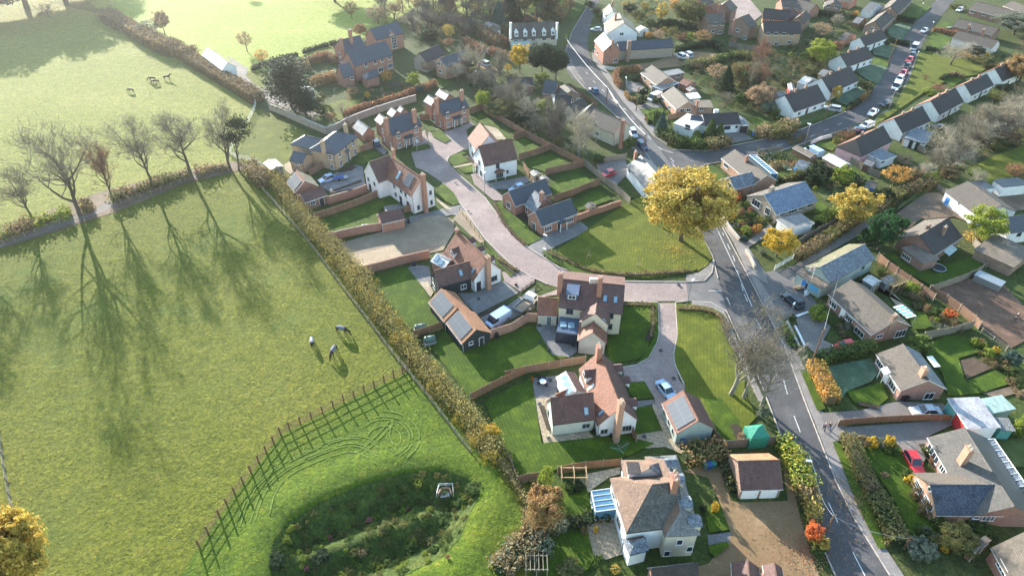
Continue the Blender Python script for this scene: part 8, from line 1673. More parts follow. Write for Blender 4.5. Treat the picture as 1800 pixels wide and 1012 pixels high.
m=MB(); m.add([(-2.5,-.9,.95),(.5,-.9,.95),(.5,.9,.95),(-2.5,.9,.95),(-1.2,0,1.3)],[(0,1,4),(1,2,4),(2,3,4),(3,0,4)]); m.build('soil_load','grd_earth',E)
for x in (-1.8,1.8):
    for y in (-.9,.9): m=MB(); m.tube([(x,y-.12,.38),(x,y+.12,.38)],.38,12); m.build('wheel','tyre',E)
P=G('g',890,765); E=empty('trailer',(P.x,P.y,.05),.35,'low flat trailer with a covered frame beside the blue hatchback','trailer')
m=MB(); m.box((0,0,.5),(3.4,1.5,.12)); m.tube([(1.7,0,.5),(2.8,0,.45)],.05,6); m.build('bed','metal_grey',E); m=MB(); m.box((-.3,0,.72),(2.2,1.1,.3)); m.build('cover','tarp_blue',E)
for y in (-.8,.8): m=MB(); m.tube([(-.3,y-.08,.3),(-.3,y+.08,.3)],.3,10); m.build('wheel','tyre',E)
def lamp(t,base,top,arm,label,mat='metal_grey',h=None):
    q=px(t,base); P=gp(q); h=h or hgt(q,px(t,top)); T=gp(px(t,arm),h); d=Vector((T.x-P.x,T.y-P.y,0)); d=d.normalized()*min(max(d.length,.5),1.5) if d.length else d
    E=empty('street_lamp',(P.x,P.y,.05),0,label,'street lamp','street lamps'); E['group']='street lamps'
    m=MB(); m.tube([(0,0,0),(0,0,1.2),(0,0,h)],[.10,.075,.05],8); m.build('pole',mat,E); m=MB(); m.tube([(0,0,h-.05),(d.x,d.y,h+.12)],.035,6); m.build('arm',mat,E)
    m=MB(); a=math.atan2(d.y,d.x); m.box((d.x,d.y,h+.14),(.75,.28,.14),a); m.build('lamp_head','white_paint',E)
for a in [('v',(1383,720),(1440,620),(1470,622),'street lamp rising from the yellow roadside hedge'),('m',(742,235),(740,40),(741,25),'street lamp at the corner of the white cottage path'),
 ('m',(1350,870),(1350,650),(1350,648),'street lamp beside the slate bungalow drive'),('o',(340,80),(340,0),(335,-4),'street lamp by the estate railing'),
 ('y',(490,320),(545,90),(546,80),'tall street lamp at the estate road mouth'),('r',(265,815),(335,640),(330,632),'street lamp beside the hall forecourt'),
 ('j',(975,425),(1030,235),(1035,222),'street lamp at the edge of the vegetable garden'),('e',(170,1000),(190,945),(180,940),'street lamp at the junction bank'),
 ('e',(780,820),(835,685),(838,682),'street lamp at the lower end of the parked row'),('e',(955,530),(1010,400),(1005,396),'street lamp beside the parked row'),('e',(1090,255),(1120,175),(1118,170),'street lamp near the upper bungalows'),
 ('d',(448,730),(455,630),(452,618),'street lamp at the copper hedge'),('e',(1010,120),(1045,35),(1040,30),'street lamp at the top of the street'),('h',(75,710),(75,630),(78,622),'street lamp by the second brick pair'),
 ('g',(1648,490),(1645,390),(1640,385),'street lamp in front of the brick pair with slate roof'),('c',(465,770),(463,640),(480,630),'white lamp standard in the middle gardens')]: lamp(*a)
POLES={}
def pole(k,t,base,top,label,h=None,cross=True,mat='wood_brown'):
    q=px(t,base); P=gp(q); h=h or hgt(q,px(t,top)); E=empty('telegraph_pole',(P.x,P.y,0),0,label,'telegraph pole'); m=MB(); m.tube([(0,0,0),(0,0,h)],[.15,.10],8); m.build('pole',mat,E)
    if cross: m=MB(); m.box((0,0,h-.4),(1.3,.1,.1),.6); m.build('crossarm','wood_brown',E); m=MB(); [m.tube([(x*cos(.6),x*sin(.6),h-.35),(x*cos(.6),x*sin(.6),h-.15)],.04,6) for x in (-.55,0,.55)]; m.build('insulators','metal_grey',E)
    POLES[k]=Vector((P.x,P.y,h-.2)); return E
for a in [('a','u',(845,1005),(930,920),'brown telegraph pole leaning in at the bottom right'),('b','u',(235,870),(345,745),'pole with a leafy top beside the flame red tree'),('c','t',(175,310),(290,-5),'tall pole at the end of the orange copper hedge'),
 ('d','r',(755,465),(818,310),'pole between the hall and the long bungalow'),('e','i',(775,570),(800,330),'pole beside the dark car in the layby'),('f','d',(295,820),(308,690),'pole on the pavement opposite the bungalows'),('g','c',(1250,440),(1290,310),'pole at the bend by the dark evergreens',None,False),
 ('h','d',(530,880),(552,690),'pole beside the white van drive'),('i','e',(290,915),(350,665),'pole in front of the upright yellow tree'),('j','e',(775,490),(860,290),'pole beside the sunlit strip of lawn')]: pole(*a)
def wire(a,b,label,n=12,sag=.8,r=.02):
    A=POLES[a] if isinstance(a,str) else a; B_=POLES[b] if isinstance(b,str) else b; m=MB(); m.tube([A.lerp(B_,i/n)-UP*sag*4*(i/n)*(1-i/n) for i in range(n+1)],r,4); o=m.build('overhead_wire','wire',uv=False); tag(o,label,'wire')
wire('g','f','thick pale cable from the bend pole to the pavement pole',r=.06); wire('f','e','thick pale cable from the pavement pole to the layby pole',r=.06)
wire('e',Vector((*G('i',1060,730)[:2],5)),'pale cable running on from the layby pole toward the oak',r=.05); wire('b','a','thin wire between the two lowest poles'); wire('b',G('F',1000,70,z=5),'thin wire along the road above the gravel yard'); wire('d','c','thin wire over the long bungalow drive')
P=G('r',480,470); E=empty('flagpole',(P.x,P.y,0),0,'white flagpole flying a white flag with red cross before the hall','flagpole'); m=MB(); m.tube([(0,0,0),(0,0,5.6)],[.06,.035],8); m.build('pole','white_paint',E)
def wave(x,z): return (-x*.92,-.12*sin(x*4),5.4-z-.25*x)
m=MB(); N=6
for i in range(N): m.quad(wave(i*.2,0),wave(i*.2+.2,0),wave(i*.2+.2,.75),wave(i*.2,.75))
m.build('flag','white_paint',E); m=MB()
for i in range(N): a_=[wave(i*.2,.30),wave(i*.2+.2,.30),wave(i*.2+.2,.45),wave(i*.2,.45)]; m.quad(*[(x,y-.015,z) for x,y,z in a_]); m.quad(*[(x,y+.015,z) for x,y,z in a_])
m.quad(*[(x,y-.02,z) for x,y,z in (wave(.5,0),wave(.68,0),wave(.68,.75),wave(.5,.75))]); m.build('flag_cross','flag_red',E)
P=G('r',455,545); E=empty('notice_board',(P.x,P.y,0),.5,'white folding notice board standing on the brick path by the hall','sign'); m=MB(); m.obox((-.4,0,0),(.8,0,0),(0,.05,0),(0,-.3,1.2)); m.obox((-.4,.05,0),(.8,0,0),(0,-.05,0),(0,.3,1.2)); m.build('board','white_paint',E)
def drum(t,p,L,r,ang,mat,label,name='oil_tank'):
    P=G(t,*p); E=empty(name,(P.x,P.y,.1),ang,label,'tank'); m=MB(); n=9; m.tube([(-L/2+L*i/n,0,r+.1) for i in range(n+1)],[r*.7 if i in(0,n) else r*(1 if i%2 else .93) for i in range(n+1)],12); m.build('tank',mat,E,smooth=True); m=MB(); m.box((0,0,.05),(L*1.1,r*2.2,.12)); m.build('plinth','concrete',E)
    for x in (-L*.25,L*.25): m=MB(); m.tube([(x,0,2*r+.05),(x,0,2*r+.16)],.14,8); m.build('cap','black_plastic',E)
drum('l',(928,578),2.1,.5,.15,'asbestos','white ribbed oil tank on the lawn by the brick wall'); drum('D',(1112,175),2.0,.62,.3,'tank_green','grey green oil tank above the dark fence'); drum('D',(1183,265),1.9,.62,.3,'tank_green','dark green oil tank below the fence on a slab')
drum('n',(608,385),1.1,.5,.3,'black_plastic','black tank against the brick wall by the patio')
def bin_(t,p,mat,label,ang=0):
    P=G(t,*p); E=empty('wheelie_bin',(P.x,P.y,.05),ang,label,'bin'); m=MB(); m.add([(-.24,-.27,0),(.24,-.27,0),(.24,.27,0),(-.24,.27,0),(-.3,-.36,1),(.3,-.36,1),(.3,.36,1),(-.3,.36,1)],[(0,1,5,4),(1,2,6,5),(2,3,7,6),(3,0,4,7),(3,2,1,0)]); m.build('body',mat,E); m=MB(); m.obox((-.32,-.4,1),(.64,0,0),(0,.8,0),(0,0,.08)); m.build('lid',mat,E); m=MB(); m.tube([(-.3,.33,.12),(.3,.33,.12)],.1,8); m.build('wheels','tyre',E)
for t,p,mt,lb in [('v',(195,425),'tarp_green','green bin beside the solar garage'),('v',(225,470),'tarp_blue','blue bin beside the solar garage'),('v',(440,690),'tank_green','green bin in the gravel yard corner'),('v',(480,690),'tarp_blue','blue bin between two green ones in the gravel yard'),('v',(520,680),'tarp_green','pale green bin in the gravel yard corner'),
 ('t',(880,530),'black_plastic','black bin, left of two at the bungalow gable'),('t',(905,535),'black_plastic','black bin, right of two at the bungalow gable'),('j',(472,330),'blue_paint','blue bin at the white bungalow drive'),('D',(1685,235),'black_plastic','black bin behind the cart lodge'),('l',(1340,520),'black_plastic','black bin beside the small brick garage'),('j',(880,690),'blue_paint','blue box on the small lawn')]: bin_(t,p,mt,lb,.3)
def pergola(t,p,w,d,h,n,label,mat='wood_pale',ang=0,name='pergola'):
    P=G(t,*p); E=empty(name,(P.x,P.y,0),ang,label,name)
    for x in (-w/2,0,w/2):
        for y in (-d/2,d/2): m=MB(); m.box((x,y,h/2),(.1,.1,h)); m.build('post',mat,E)
    m=MB(); [m.box((0,y,h),(w+.3,.1,.14)) for y in (-d/2,d/2)]; m.build('beam',mat,E); 
    for k in range(n): m=MB(); m.box((-w/2+w*k/(n-1),0,h+.14),(.08,d+.5,.12)); m.build('rafter',mat,E)
pergola('w',(155,430),3.4,1.6,2.1,3,'pale timber arbour frame on the stone patio',name='arbour'); pergola('r',(1345,470),3.8,2.6,2.2,8,'slatted timber pergola in the hall garden',ang=.5); pergola('E',(525,870),2.6,1.8,2,6,'dark timber pergola at the bottom edge','wood_grey')
pergola('d',(1000,570),3.4,2.2,2.1,6,'brown timber pergola behind the veranda bungalow','wood_brown',-.4)
P=G('q',882,925); E=empty('trampoline',(P.x,P.y,0),0,'round trampoline with a dark mat on the lawn','trampoline'); m=MB(); m.tube([(1.35*cos(a*pi/12),1.35*sin(a*pi/12),.6) for a in range(25)],.09,6); m.build('rim','metal_grey',E); m=MB(); m.tube([(0,0,.56),(0,0,.6)],1.3,24); m.build('mat','black_plastic',E)
for k in range(4): m=MB(); m.tube([(1.35*cos(k*pi/2),1.35*sin(k*pi/2),0),(1.35*cos(k*pi/2),1.35*sin(k*pi/2),.6)],.04,6); m.build('leg','metal_grey',E)
def airer(t,p,label,mat='greygreen'):
    P=G(t,*p); E=empty('rotary_airer',(P.x,P.y,0),.3,label,'clothes airer'); m=MB(); m.tube([(0,0,0),(0,0,1.9)],.04,6); m.build('pole','metal_grey',E)
    for k in range(4): a=k*pi/2; m=MB(); m.tube([(0,0,1.1),(1.5*cos(a),1.5*sin(a),1.9)],.03,5); m.build('arm','metal_grey',E)
    m=MB(); [m.tube([(r*cos(k*pi/2),r*sin(k*pi/2),1.1+.8*r/1.5) for k in range(5)],.015,3) for r in (.6,.9,1.2,1.5)]; m.build('line','tarp_green',E)
airer('w',(600,150),'green rotary clothes airer on the shaded lawn'); airer('j',(800,705),'white rotary airer on the small lawn')
P=G('x',190,425); E=empty('garden_table',(P.x,P.y,.05),0,'round pale patio table with chairs on the grey patio','table'); m=MB(); m.tube([(0,0,.7),(0,0,.74)],.55,16); m.build('tabletop','ice_white',E); m=MB(); m.tube([(0,0,0),(0,0,.7)],.05,6); m.build('leg','dark_paint',E)
for i,(x,y) in enumerate(((205,380),(150,430),(225,450),(160,395))):
    P=G('x',x,y); E=empty('patio_chair',(P.x,P.y,.05),i*1.6,'dark patio chair at the round table, '+['behind it','left of it','in front of it','at its back left'][i],'chair','patio chairs at the round table'); m=MB(); m.box((0,0,.42),(.5,.5,.06)); m.build('seat','dark_paint',E); m=MB(); m.box((-.24,0,.7),(.05,.5,.5)); m.build('backrest','dark_paint',E)
    for sx in (-.2,.2):
        for sy in (-.2,.2): m=MB(); m.tube([(sx,sy,0),(sx,sy,.42)],.02,5); m.build('leg','dark_paint',E)
P=G('A',1235,310,z=-1.6); zb=tz(P.x,P.y); E=empty('headwall',(P.x,P.y,zb),.1,'small angled brick headwall with a white guard rail in the basin bank','headwall')
m=MB()
for a,b in (((-1.5,-.9),(-.8,.4)),((-.8,.4),(.8,.4)),((.8,.4),(1.2,-1))): u=Vector((b[0]-a[0],b[1]-a[1],0)); nv=Vector((-u.y,u.x,0)).normalized()*.3; m.obox((*a,0),u,nv,(0,0,1.1))
m.build('brickwork','brick_orange',E); E.scale=(.62,.62,.62)
m=MB(); m.box((-.1,-.5,.15),(2,1.6,.3)); m.build('apron','concrete',E); m=MB(); rp=[(-1.9,-1.2),(-1.3,1.1),(1.7,.9),(1.8,-1.3)]
for z in (1.5,2.0): m.tube([(x,y,z) for x,y in rp],.045,5)
for x,y in rp+[(.2,1.0)]: m.tube([(x,y,.2),(x,y,2.0)],.045,5)
m.build('guard_rail','white_paint',E)
for q,lb in (((1035,455),'staked sapling in the shaded part of the green'),((1122,470),'staked sapling in the sunlit part of the green')):
    P=G('_',*q); E=empty('sapling',(P.x,P.y,0),0,lb,'tree'); m=MB(); m.tube([(0,0,0),(.02,0,1.2),(0,.03,2.6)],[.035,.03,.01],6); [m.tube([(0,0,1+.2*k),(.4*cos(k*2.2),.4*sin(k*2.2),1.5+.22*k)],[.015,.006],4) for k in range(6)]; m.build('trunk','bark_pale',E); m=MB()
    for x in (-.35,.35): m.tube([(x,0,0),(x,0,1.1)],.05,6)
    m.box((0,0,.95),(.75,.06,.08)); m.build('stakes','wood_pale',E)
def skinned(name, pts, edges, rad, mat, parent, sub=1, smooth=True):
    me=bpy.data.meshes.new(name); me.from_pydata([tuple(p) for p in pts],edges,[]); o=bpy.data.objects.new(name,me); col.objects.link(o); o.parent=parent
    o.modifiers.new('skin','SKIN'); bm=bmesh.new(); bm.from_mesh(me); L=bm.verts.layers.skin.verify()
    for i,v in enumerate(bm.verts): r=rad[i]; v[L].radius=(r,r) if not isinstance(r,tuple) else r; v[L].use_root=(i==0)
    bm.to_mesh(me); bm.free(); s=o.modifiers.new('sub','SUBSURF'); s.levels=sub; s.render_levels=sub; me.materials.append(M(mat) if isinstance(mat,str) else mat); o.modifiers['skin'].use_smooth_shade=smooth; return o
def person(t,p,ang,label,coat,trousers,hair,stride=.3,bend=0.0):
    P=G(t,*p); E=empty('person',(P.x,P.y,.09),ang,label,'person')
    b=bend; V=[(0,0,.95),(b*.25,0,1.2),(b*.6,0,1.42),(b*.75,0,1.52),(b*.8+.02,0,1.62),(b*.8+.03,0,1.72)]; Ed=[(0,1),(1,2),(2,3),(3,4),(4,5)]; Rd=[(.15,.12),(.15,.12),(.16,.11),.06,.09,.075]
    for s in (-1,1):
        n=len(V); k=stride*s; V+=[(0,.1*s,.9),(k*.5,.11*s,.5),(k-.05,.11*s,.09),(k+.13,.12*s,.04)]; Rd+=[.10,.065,.045,.04]; Ed+=[(0,n),(n,n+1),(n+1,n+2),(n+2,n+3)]
        n=len(V); V+=[(b*.58,.2*s,1.40),(b*.4-.12*k,.26*s,1.12),(b*.4+.12-.3*k,.25*s,.9),(b*.4+.15-.35*k,.25*s,.83)]; Rd+=[.06,.045,.033,.035]; Ed+=[(2,n),(n,n+1),(n+1,n+2),(n+2,n+3)]; hb_=V[-1]
        for f in range(5): n2=len(V); a=(f-2)*.018; fx=.03 if f==0 else 0; V+=[(hb_[0]+a+fx,hb_[1]+.01,hb_[2]-.05),(hb_[0]+a*1.3+.012+fx,hb_[1],hb_[2]-.09-.01*(2-abs(f-2)))]; Rd+=[.010,.008]; Ed+=[(n+3,n2),(n2,n2+1)]
    body=skinned('body',V,Ed,Rd,'skin',E)
    skinned('jacket',[(0,0,.86),(b*.2,0,1.15),(b*.6,0,1.45)]+[q for s in (-1,1) for q in ((b*.58,.2*s,1.41),(b*.4-.12*stride*s,.27*s,1.12),(b*.4+.1-.3*stride*s,.255*s,.93))],[(0,1),(1,2),(2,3),(3,4),(4,5),(2,6),(6,7),(7,8)],[(.18,.15),(.17,.14),(.17,.13),.08,.06,.05,.08,.06,.05],coat,E)
    skinned('trousers',[(0,0,.96)]+[q for s in (-1,1) for q in ((0,.1*s,.88),(stride*s*.5,.11*s,.5),(stride*s-.05,.11*s,.12))],[(0,1),(1,2),(2,3),(0,4),(4,5),(5,6)],[(.16,.13),.12,.085,.07,.12,.085,.07],trousers,E)
    skinned('hair',[(b*.8,0,1.66),(b*.8+.0,0,1.76)],[(0,1)],[.095,.085],hair,E)
    m=MB(); [m.box((b*.8+.115,y,1.66),(.02,.03,.015)) for y in (-.035,.035)]; m.build('eyes','dark_paint',E); m=MB(); m.box((b*.8+.125,0,1.63),(.04,.03,.05)); m.box((b*.8+.112,0,1.585),(.02,.05,.012)); m.build('nose_and_mouth','skin',E)
person('t',(286,757),1.2,'person in a dark coat with pale hair walking on the pavement','cloth_blue','cloth_dark','hair_grey'); person('t',(325,750),1.6,'second walker in dark clothes, nearer the red fence end','cloth_dark','cloth_blue','hair_dark')
person('s',(1690,570),.9,'person in dark clothes and pale cap bending over on the leaf covered plot','cloth_dark','cloth_dark','cloth_pale',.3,.5); person('q',(545,480),2,'person in a purple and yellow top beside the brown bungalow','cloth_blue','cloth_dark','hivis',.15,.1)
def horse(t,p,ang,label,rug,graze=True,coat='horse_dark',sc_=1.0):
    P=G(t,*p); E=empty('horse',(P.x,P.y,0),ang,label,'horse'); E.scale=(sc_,)*3
    hd=[(1.05,0,1.1),(1.35,0,.75),(1.5,0,.42),(1.68,0,.16)] if graze else [(1.0,0,1.45),(1.2,0,1.75),(1.42,0,1.72),(1.68,0,1.5)]
    V=[(-.55,0,1.18),(-.1,0,1.12),(.35,0,1.13),(.68,0,1.2)]+hd; Ed=[(0,1),(1,2),(2,3),(3,4),(4,5),(5,6),(6,7)]; Rd=[(.27,.30),(.29,.31),(.28,.32),(.22,.28),.17,.12,.115,.07]
    for y in (-1,1):
        n=len(V); V+=[(-.68,.17*y,.95),(-.55,.17*y,.72),(-.82,.17*y,.48),(-.78,.17*y,.1),(-.72,.17*y,.03)]; Rd+=[.17,.11,.065,.05,.06]; Ed+=[(0,n)]+[(n+i,n+i+1) for i in range(4)]
        n=len(V); V+=[(.62,.16*y,.95),(.66,.16*y,.52),(.64,.16*y,.1),(.70,.16*y,.03)]; Rd+=[.12,.065,.048,.06]; Ed+=[(3,n)]+[(n+i,n+i+1) for i in range(3)]
    n=len(V); V+=[(-.88,0,1.15),(-.98,0,.8),(-.96,0,.5)]; Rd+=[.06,.07,.04]; Ed+=[(0,n),(n,n+1),(n+1,n+2)]
    h=hd[2]; n=len(V); V+=[(hd[1][0]+.02,.06,hd[1][2]+.12),(hd[1][0]+.02,-.06,hd[1][2]+.12)]; Rd+=[.03,.03]; Ed+=[(5,n),(5,n+1)]
    skinned('body',V,Ed,Rd,coat,E,2)
    m=MB(); q=[(.7,0,1.5)]+[(x*.85+.1,0,z+.14) for x,_,z in hd[:2]]; m.tube(q,[.05,.06,.03],5); m.build('mane','horse_dark',E)
    if rug: skinned('rug',[(-.72,0,1.14),(-.1,0,1.1),(.4,0,1.12),(.78,0,1.12)],[(0,1),(1,2),(2,3)],[(.33,.36),(.35,.37),(.34,.38),(.28,.33)],rug,E,2)
horse('D',(300,285),R(-75)+pi,'grazing horse in a pale rug, leftmost of the three rugged horses','horse_rug_pale'); horse('D',(462,355),R(-100),'grazing horse in a dark rug, nearest of the three rugged horses','horse_rug',sc_=1.15); horse('D',(520,195),R(-20),'grazing horse in a dark rug, farthest of the three rugged horses','horse_rug',sc_=1.15)
horse('a',(925,650),R(170),'small dark pony grazing alone in the upper paddock',None,sc_=.9); horse('a',(1075,572),R(185),'dark horse grazing, left of the pair in the upper paddock',None,sc_=1.0); horse('a',(1100,590),R(200),'dark horse just behind the left one of the pair',None,sc_=.95); horse('a',(1178,562),R(10),'dark horse standing with its head raised, right of the group',None,False,sc_=1.0)
ORD='first second third fourth fifth sixth seventh eighth ninth tenth eleventh twelfth thirteenth fourteenth fifteenth sixteenth seventeenth'.split()
def scatter(t,poly,n,mats,label,group,seed,r=(.5,1.1),kinds=('ball',),h=(.6,1.5),cat='shrub',name='shrub'):
    P=np.array([G(t,*p)[:2] for p in poly]); rng=np.random.default_rng(seed); k=0; lo,hi=P.min(0),P.max(0); L=[]
    while k<n:
        q=rng.uniform(lo,hi)
        if not inside(q[None],P)[0]: continue
        k+=1; s=rng.uniform(*r); p=pj((q[0],q[1],0)); _E=plant(name,cat,'_',p,float(rng.uniform(*h)),-s,kinds[int(rng.integers(len(kinds)))],mats[int(rng.integers(len(mats)))],label,group=group); L.append((p[0],_E))
    for i,(_,o) in enumerate(sorted(L,key=lambda a:a[0])): o['label']=label+', '+ORD[i]+' from the left'
SC=[('e',[(60,300),(200,280),(330,520),(160,620),(0,560),(0,420)],26,['olive','green','hedge_brown','greygreen','dark'],'low mixed shrub in the long back gardens left of the white row'),
 ('d',[(1500,420),(1800,400),(1800,640),(1640,640),(1500,560)],22,['olive','dark','hedge_brown','greygreen','green'],'low shrub around the vegetable plots and sheds'),
 ('d',[(1330,480),(1500,480),(1620,700),(1600,860),(1340,800),(1300,600)],24,['olive','russet','dark','green','hedge_brown'],'bush in the thicket between the bungalows and the white row'),
 ('d',[(560,190),(700,140),(960,250),(1050,300),(850,320),(640,290)],16,['olive','green','dark','russet'],'shrub in the long gardens behind the barn wing'),
 ('d',[(400,20),(700,10),(700,100),(560,180),(440,120)],18,['olive','dark','green','gold'],'shrub in the gardens behind the white cottages'),
 ('c',[(330,560),(620,560),(980,760),(1000,1000),(700,1000),(430,800)],46,['olive','hedge_brown','greygreen','dark','hedge_brown'],'scrubby bush in the overgrown middle gardens'),
 ('h',[(720,150),(960,150),(1330,420),(1600,640),(1690,820),(1440,700),(1100,480),(760,300)],50,['hedge_brown','olive','greygreen','hedge_brown'],'grey bramble bush in the thicket beyond the long board fence'),
 ('b',[(880,650),(1400,700),(1640,720),(1400,800),(1040,880),(880,820)],26,['beech','hedge_brown','olive','dark','russet'],'shrub in the deep garden border of the big brick house'),
 ('b',[(1100,60),(1560,60),(1790,200),(1790,380),(1500,330),(1120,200)],26,['hedge_brown','russet','dark','greygreen'],'undergrowth bush in the wood beside the big house'),
 ('c',[(60,200),(700,60),(760,180),(700,300),(360,330),(120,400)],40,['hedge_brown','beech','dark','olive'],'undergrowth bush beneath the bare wood trees'),
 ('c',[(780,130),(1280,100),(1230,260),(1200,190),(780,200)],22,['dark','beech','hedge_brown'],'undergrowth bush behind the long white cottage'),
 ('c',[(600,290),(780,240),(780,380),(560,400)],12,['beech','hedge_brown','dark'],'bush left of the long white cottage'),
 ('p',[(150,400),(260,330),(560,330),(640,500),(560,560),(340,700),(230,560)],34,['lime','green','yellow','greygreen','olive','beech'],'small clump in the crowded front beds of the frosted roof bungalow'),
 ('j',[(720,340),(1010,330),(1060,400),(900,440),(760,420)],8,['olive','hedge_brown'],'low bush beside the side road verge'),
 ('j',[(1240,350),(1500,240),(1560,290),(1300,420),(1250,400)],16,['beech','hedge_brown','russet','green'],'rockery plant in front of the pink walled bungalow'),
 ('r',[(1150,250),(1260,210),(1600,470),(1760,640),(1640,700),(1380,560)],26,['olive','hedge_brown','green','russet'],'border plant in the hall garden'),
 ('s',[(800,560),(1080,560),(1200,620),(880,680)],12,['olive','hedge_brown','greygreen'],'border plant beside the round lawn'),
 ('r',[(760,640),(900,760),(960,880),(1080,1000),(960,1050),(700,860)],14,['olive','hedge_brown','green'],'shrub in the front bed of the long bungalow'),
 ('t',[(1500,190),(1800,330),(1800,460),(1700,420),(1560,280)],12,['olive','green','hedge_brown'],'small plant along the paling border'),
 ('u',[(900,820),(1100,900),(1500,900),(1600,1010),(900,1010)],20,['olive','greygreen','dark','green'],'bush in the shady bottom right border'),
 ('E',[(520,500),(860,480),(900,540),(620,600)],12,['greygreen','olive','hedge_brown'],'low plant in the mixed border by the copper tree'),
 ('w',[(130,560),(300,520),(330,480),(260,420),(60,430)],8,['olive','green','dark'],'small plant around the timber arbour'),
 ('k',[(640,880),(860,640),(1240,440),(1700,200),(1800,100),(1800,420),(1500,620),(1150,820),(880,920)],60,['hedge_brown','olive','greygreen','hedge_brown'],'brushwood under the dense belt of bare trees'),
 ('q',[(60,60),(400,60),(440,150),(180,300),(90,200)],14,['dark','olive','hedge_brown'],'dark bush in the shaded corner by the farm hedge'),
 ('e',[(380,100),(600,130),(560,260),(420,260)],14,['olive','dark','green','hedge_brown'],'bush among the upper sheds'),
 ('e',[(1560,330),(1650,440),(1480,500),(1340,440),(1400,370)],12,['olive','green','dark'],'bush around the brown roofed bungalow'),
 ('v',[(240,590),(620,520),(640,600),(260,640)],12,['olive','copper','dark'],'bush in the shaded hedge line above the gravel'),
 ('m',[(560,770),(620,780),(690,850),(600,880)],0,['dark'],'x'),
 ('b',[(380,540),(440,500),(600,700),(560,760),(440,740)],10,['dark','olive'],'dark bush under the cedar')]
KEEP=('p','r','t','u','E','w','s','v','q')
UG={}
def merge(t,poly,n,mats,seed,r=(.5,1.3),h=(.6,1.8)):
    P=np.array([G(t,*p)[:2] for p in poly]); rng=np.random.default_rng(seed); k=0; lo,hi=P.min(0),P.max(0); me=leafy_mesh((6,0))[1]; V=np.zeros(len(me.vertices)*3); me.vertices.foreach_get('co',V); V=V.reshape(-1,4,3)
    while k<n:
        q=rng.uniform(lo,hi)
        if not inside(q[None],P)[0]: continue
        k+=1; s=rng.uniform(*r); hh=rng.uniform(*h); v=V[rng.random(len(V))<.4]; a=rng.uniform(0,6.28); c=v.mean(1,keepdims=True)*np.array([s/4,s/4,hh/10]); d=(v-v.mean(1,keepdims=True))*.075*1.5
        v=c+d; v[...,2]+=tz(q[0],q[1]) if t=='A' else 0; x=v[...,0]*cos(a)-v[...,1]*sin(a)+q[0]; y=v[...,0]*sin(a)+v[...,1]*cos(a)+q[1]; UG.setdefault(mats[int(rng.integers(len(mats)))],[]).append(np.stack([x,y,v[...,2]],-1).reshape(-1,3))
for i,(t,poly,n,mats,lb) in enumerate(SC):
    if not n: continue
    if t in KEEP: scatter(t,poly,max(4,n//2),mats,lb,'garden plants, '+lb.split(' ',2)[2],i+5); merge(t,poly,n//2,mats,i+300)
    else: merge(t,poly,int(n*2.6),mats,i+300)
for i,(t,poly,n,mats) in enumerate([('A',[(150,680),(260,500),(450,380),(700,270),(1000,190),(1220,180),(1380,240),(1430,330),(1330,560),(1200,680),(1000,790),(300,990),(140,900)],230,['green','olive','green','lime','olive']),
 ('d',[(830,480),(1260,440),(1480,480),(1600,700),(1560,880),(1200,860),(1050,700)],150,['dark','olive','green','hedge_brown']),('d',[(330,150),(1060,200),(1080,330),(850,320),(640,320),(600,240)],90,['dark','olive','green','gold']),
 ('e',[(0,230),(440,230),(330,540),(170,620),(0,640)],130,['dark','olive','green','greygreen','hedge_brown']),('e',[(0,90),(600,90),(560,230),(430,260),(60,230)],90,['dark','olive','green','hedge_brown']),
 ('d',[(1450,380),(1800,360),(1800,700),(1600,740),(1480,620)],110,['dark','olive','hedge_brown','greygreen']),('j',[(500,480),(1000,560),(1560,800),(1700,1010),(1300,1010),(980,820),(560,560)],90,['dark','olive','green','hedge_brown']),
 ('c',[(380,280),(780,240),(780,520),(560,540),(380,440)],70,['dark','beech','hedge_brown']),('c',[(0,560),(480,600),(480,760),(120,760)],30,['olive','dark']),('q',[(420,500),(900,330),(1180,420),(1150,600),(560,640)],0,['dark']),
 ('s',[(300,40),(760,420),(1180,640),(1100,680),(660,440),(200,60)],60,['olive','hedge_brown','green']),('t',[(1380,60),(1800,280),(1800,520),(1640,380),(1440,180)],36,['olive','green','hedge_brown']),
 ('u',[(1100,860),(1500,860),(1560,960),(1300,1012),(900,1012)],40,['dark','olive','green']),('p',[(120,380),(300,300),(640,480),(560,600),(360,720),(220,580)],60,['lime','green','greygreen','olive','beech'])]):
    if n: merge(t,poly,n,mats,i+600,r=(.35,1.0) if t in'Aptsu' else (.6,1.5),h=(.25,.9) if t in 'Apt' else (.6,2.0))
merge('_',[(470,312),(500,305),(600,440),(720,600),(860,760),(900,830),(870,830),(780,720),(640,535),(560,440)],150,['gold','hedgerow','olive','yellow','hedge_brown','hedgerow'],991,r=(.7,1.7),h=(1.5,3.4))
V=[];MI=[]
for k,(m_,L) in enumerate(UG.items()):
    for v in L: V.append(v); MI.append(np.full(len(v)//4,k))
V=np.vstack(V); tag(link('undergrowth',(lambda me:(me.polygons.foreach_set('material_index',np.concatenate(MI).astype(np.int32)),me)[1])(raw('undergrowth',V,np.arange(len(V)).reshape(-1,4),list(UG)))),'low mixed undergrowth, brambles and border plants through the gardens and woods','undergrowth',kind='stuff')
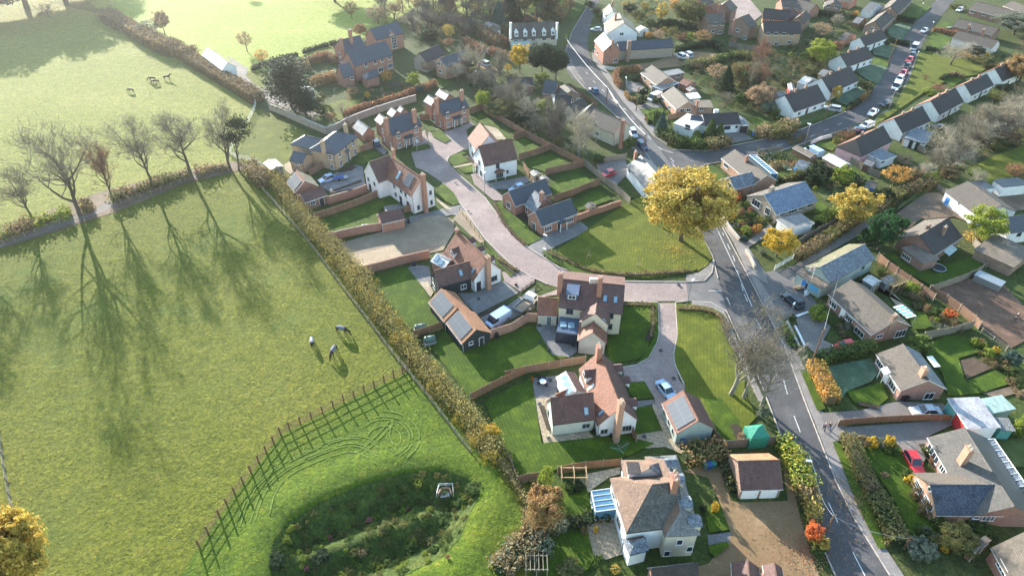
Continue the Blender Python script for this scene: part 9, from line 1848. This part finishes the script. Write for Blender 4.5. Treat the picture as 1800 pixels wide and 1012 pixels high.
for i,(t,poly,n,mats,lb) in enumerate([('b',[(1100,90),(1600,30),(1790,130),(1790,330),(1500,260),(1120,190)],8,['twig_dark','twig_red','twig'],'bare tree in the wood beside the big brick house'),
 ('c',[(0,60),(700,0),(760,160),(600,300),(300,330),(60,300)],15,['twig_dark','twig_red','twig'],'bare tree in the tangled wood left of the long cottage'),
 ('c',[(760,0),(1300,-60),(1280,90),(1180,170),(780,150)],10,['twig_dark','twig_red'],'bare tree in the wood behind the long white cottage'),
 ('c',[(230,620),(640,600),(880,820),(900,960),(640,900),(440,820)],7,['twig','twig_dark','twig_pale'],'bare tree in the overgrown middle gardens'),
 ('h',[(760,180),(960,180),(1330,420),(1560,640),(1560,740),(1100,470)],7,['twig','twig_pale','twig_dark'],'bare tree in the thicket beyond the long board fence'),
 ('k',[(900,760),(1250,480),(1700,220),(1800,160),(1800,360),(1400,620),(1100,800)],8,['twig','twig_pale'],'bare tree of the brushwood belt above the grass yard'),
 ('d',[(1360,520),(1500,500),(1600,720),(1440,800),(1330,700)],6,['twig','twig_red'],'bare tree in the thicket left of the white row')]):
    scatter(t,poly,n,mats,lb,'bare trees, '+lb.split(' ',3)[3],i+90,r=(2.2,4),kinds=('bare',),h=(6.5,11),cat='tree',name='bare_tree')

def leaves(t,p,r,n,mats,label,seed):
    c=G(t,*p); rng=np.random.default_rng(seed); a=rng.uniform(0,6.28,n); q=np.abs(rng.normal(size=n))*r*.6; C=np.stack([c.x+q*np.cos(a),c.y+q*np.sin(a),np.full(n,.34)],1); V,F=cards(rng,C,.11,nrm=np.tile([0,0,3.],(n,1)))
    tag(link('fallen_leaves',raw('fallen_leaves',V,F,mats)),label,'leaves',kind='stuff')
leaves('F',(920,640),6,1500,'beech','fallen red brown leaves on the gravel under the flame red tree',1); leaves('_',(1190,440),9,1500,'gold','fallen golden leaves under the great oak',2); leaves('u',(480,640),7,900,'copper','fallen leaves on the roadside verge',3)
scatter('c',[(30,40),(700,-40),(1250,-90),(1180,60),(760,120),(300,200),(60,200)],17,['dark','green','blue_green','dark'],'tall evergreen in the wood north of the long cottage','tall evergreens of the wood',77,r=(3.2,5),kinds=('pine','cone','pine'),h=(13,18),cat='tree',name='evergreen_tree')
scatter('b',[(1150,0),(1780,-40),(1790,240),(1620,300),(1420,60)],8,['russet','olive','copper','dark'],'leafy tree in the wood behind the big brick house','leafy trees of the wood',78,r=(2.4,3.6),kinds=('ragged','round'),h=(7,10),cat='tree',name='tree')
scatter('c',[(740,40),(1240,-60),(1240,60),(1180,170),(780,185)],9,['dark','green','olive'],'dark leafy evergreen close behind the long white cottage','evergreens close behind the long cottage',79,r=(2.8,4.2),kinds=('round','cone'),h=(9,14),cat='tree',name='evergreen_tree')
me=MB(); me.box((0,400,40.0),(2400,1600,86)); hz=me.build('haze','white_paint',uv=False); hz.data.materials.clear()
hm=bpy.data.materials.new('haze_air'); hm.use_nodes=True; ht=hm.node_tree; ht.nodes.clear(); ou=ht.nodes.new('ShaderNodeOutputMaterial'); pv=ht.nodes.new('ShaderNodeVolumePrincipled')
pv.inputs['Color'].default_value=(.88,.93,1,1); pv.inputs['Density'].default_value=.00037; pv.inputs['Anisotropy'].default_value=.9; ht.links.new(pv.outputs[0],ou.inputs['Volume']); hz.data.materials.append(hm); tag(hz,'pale morning haze hanging over the fields and village','haze',kind='stuff')
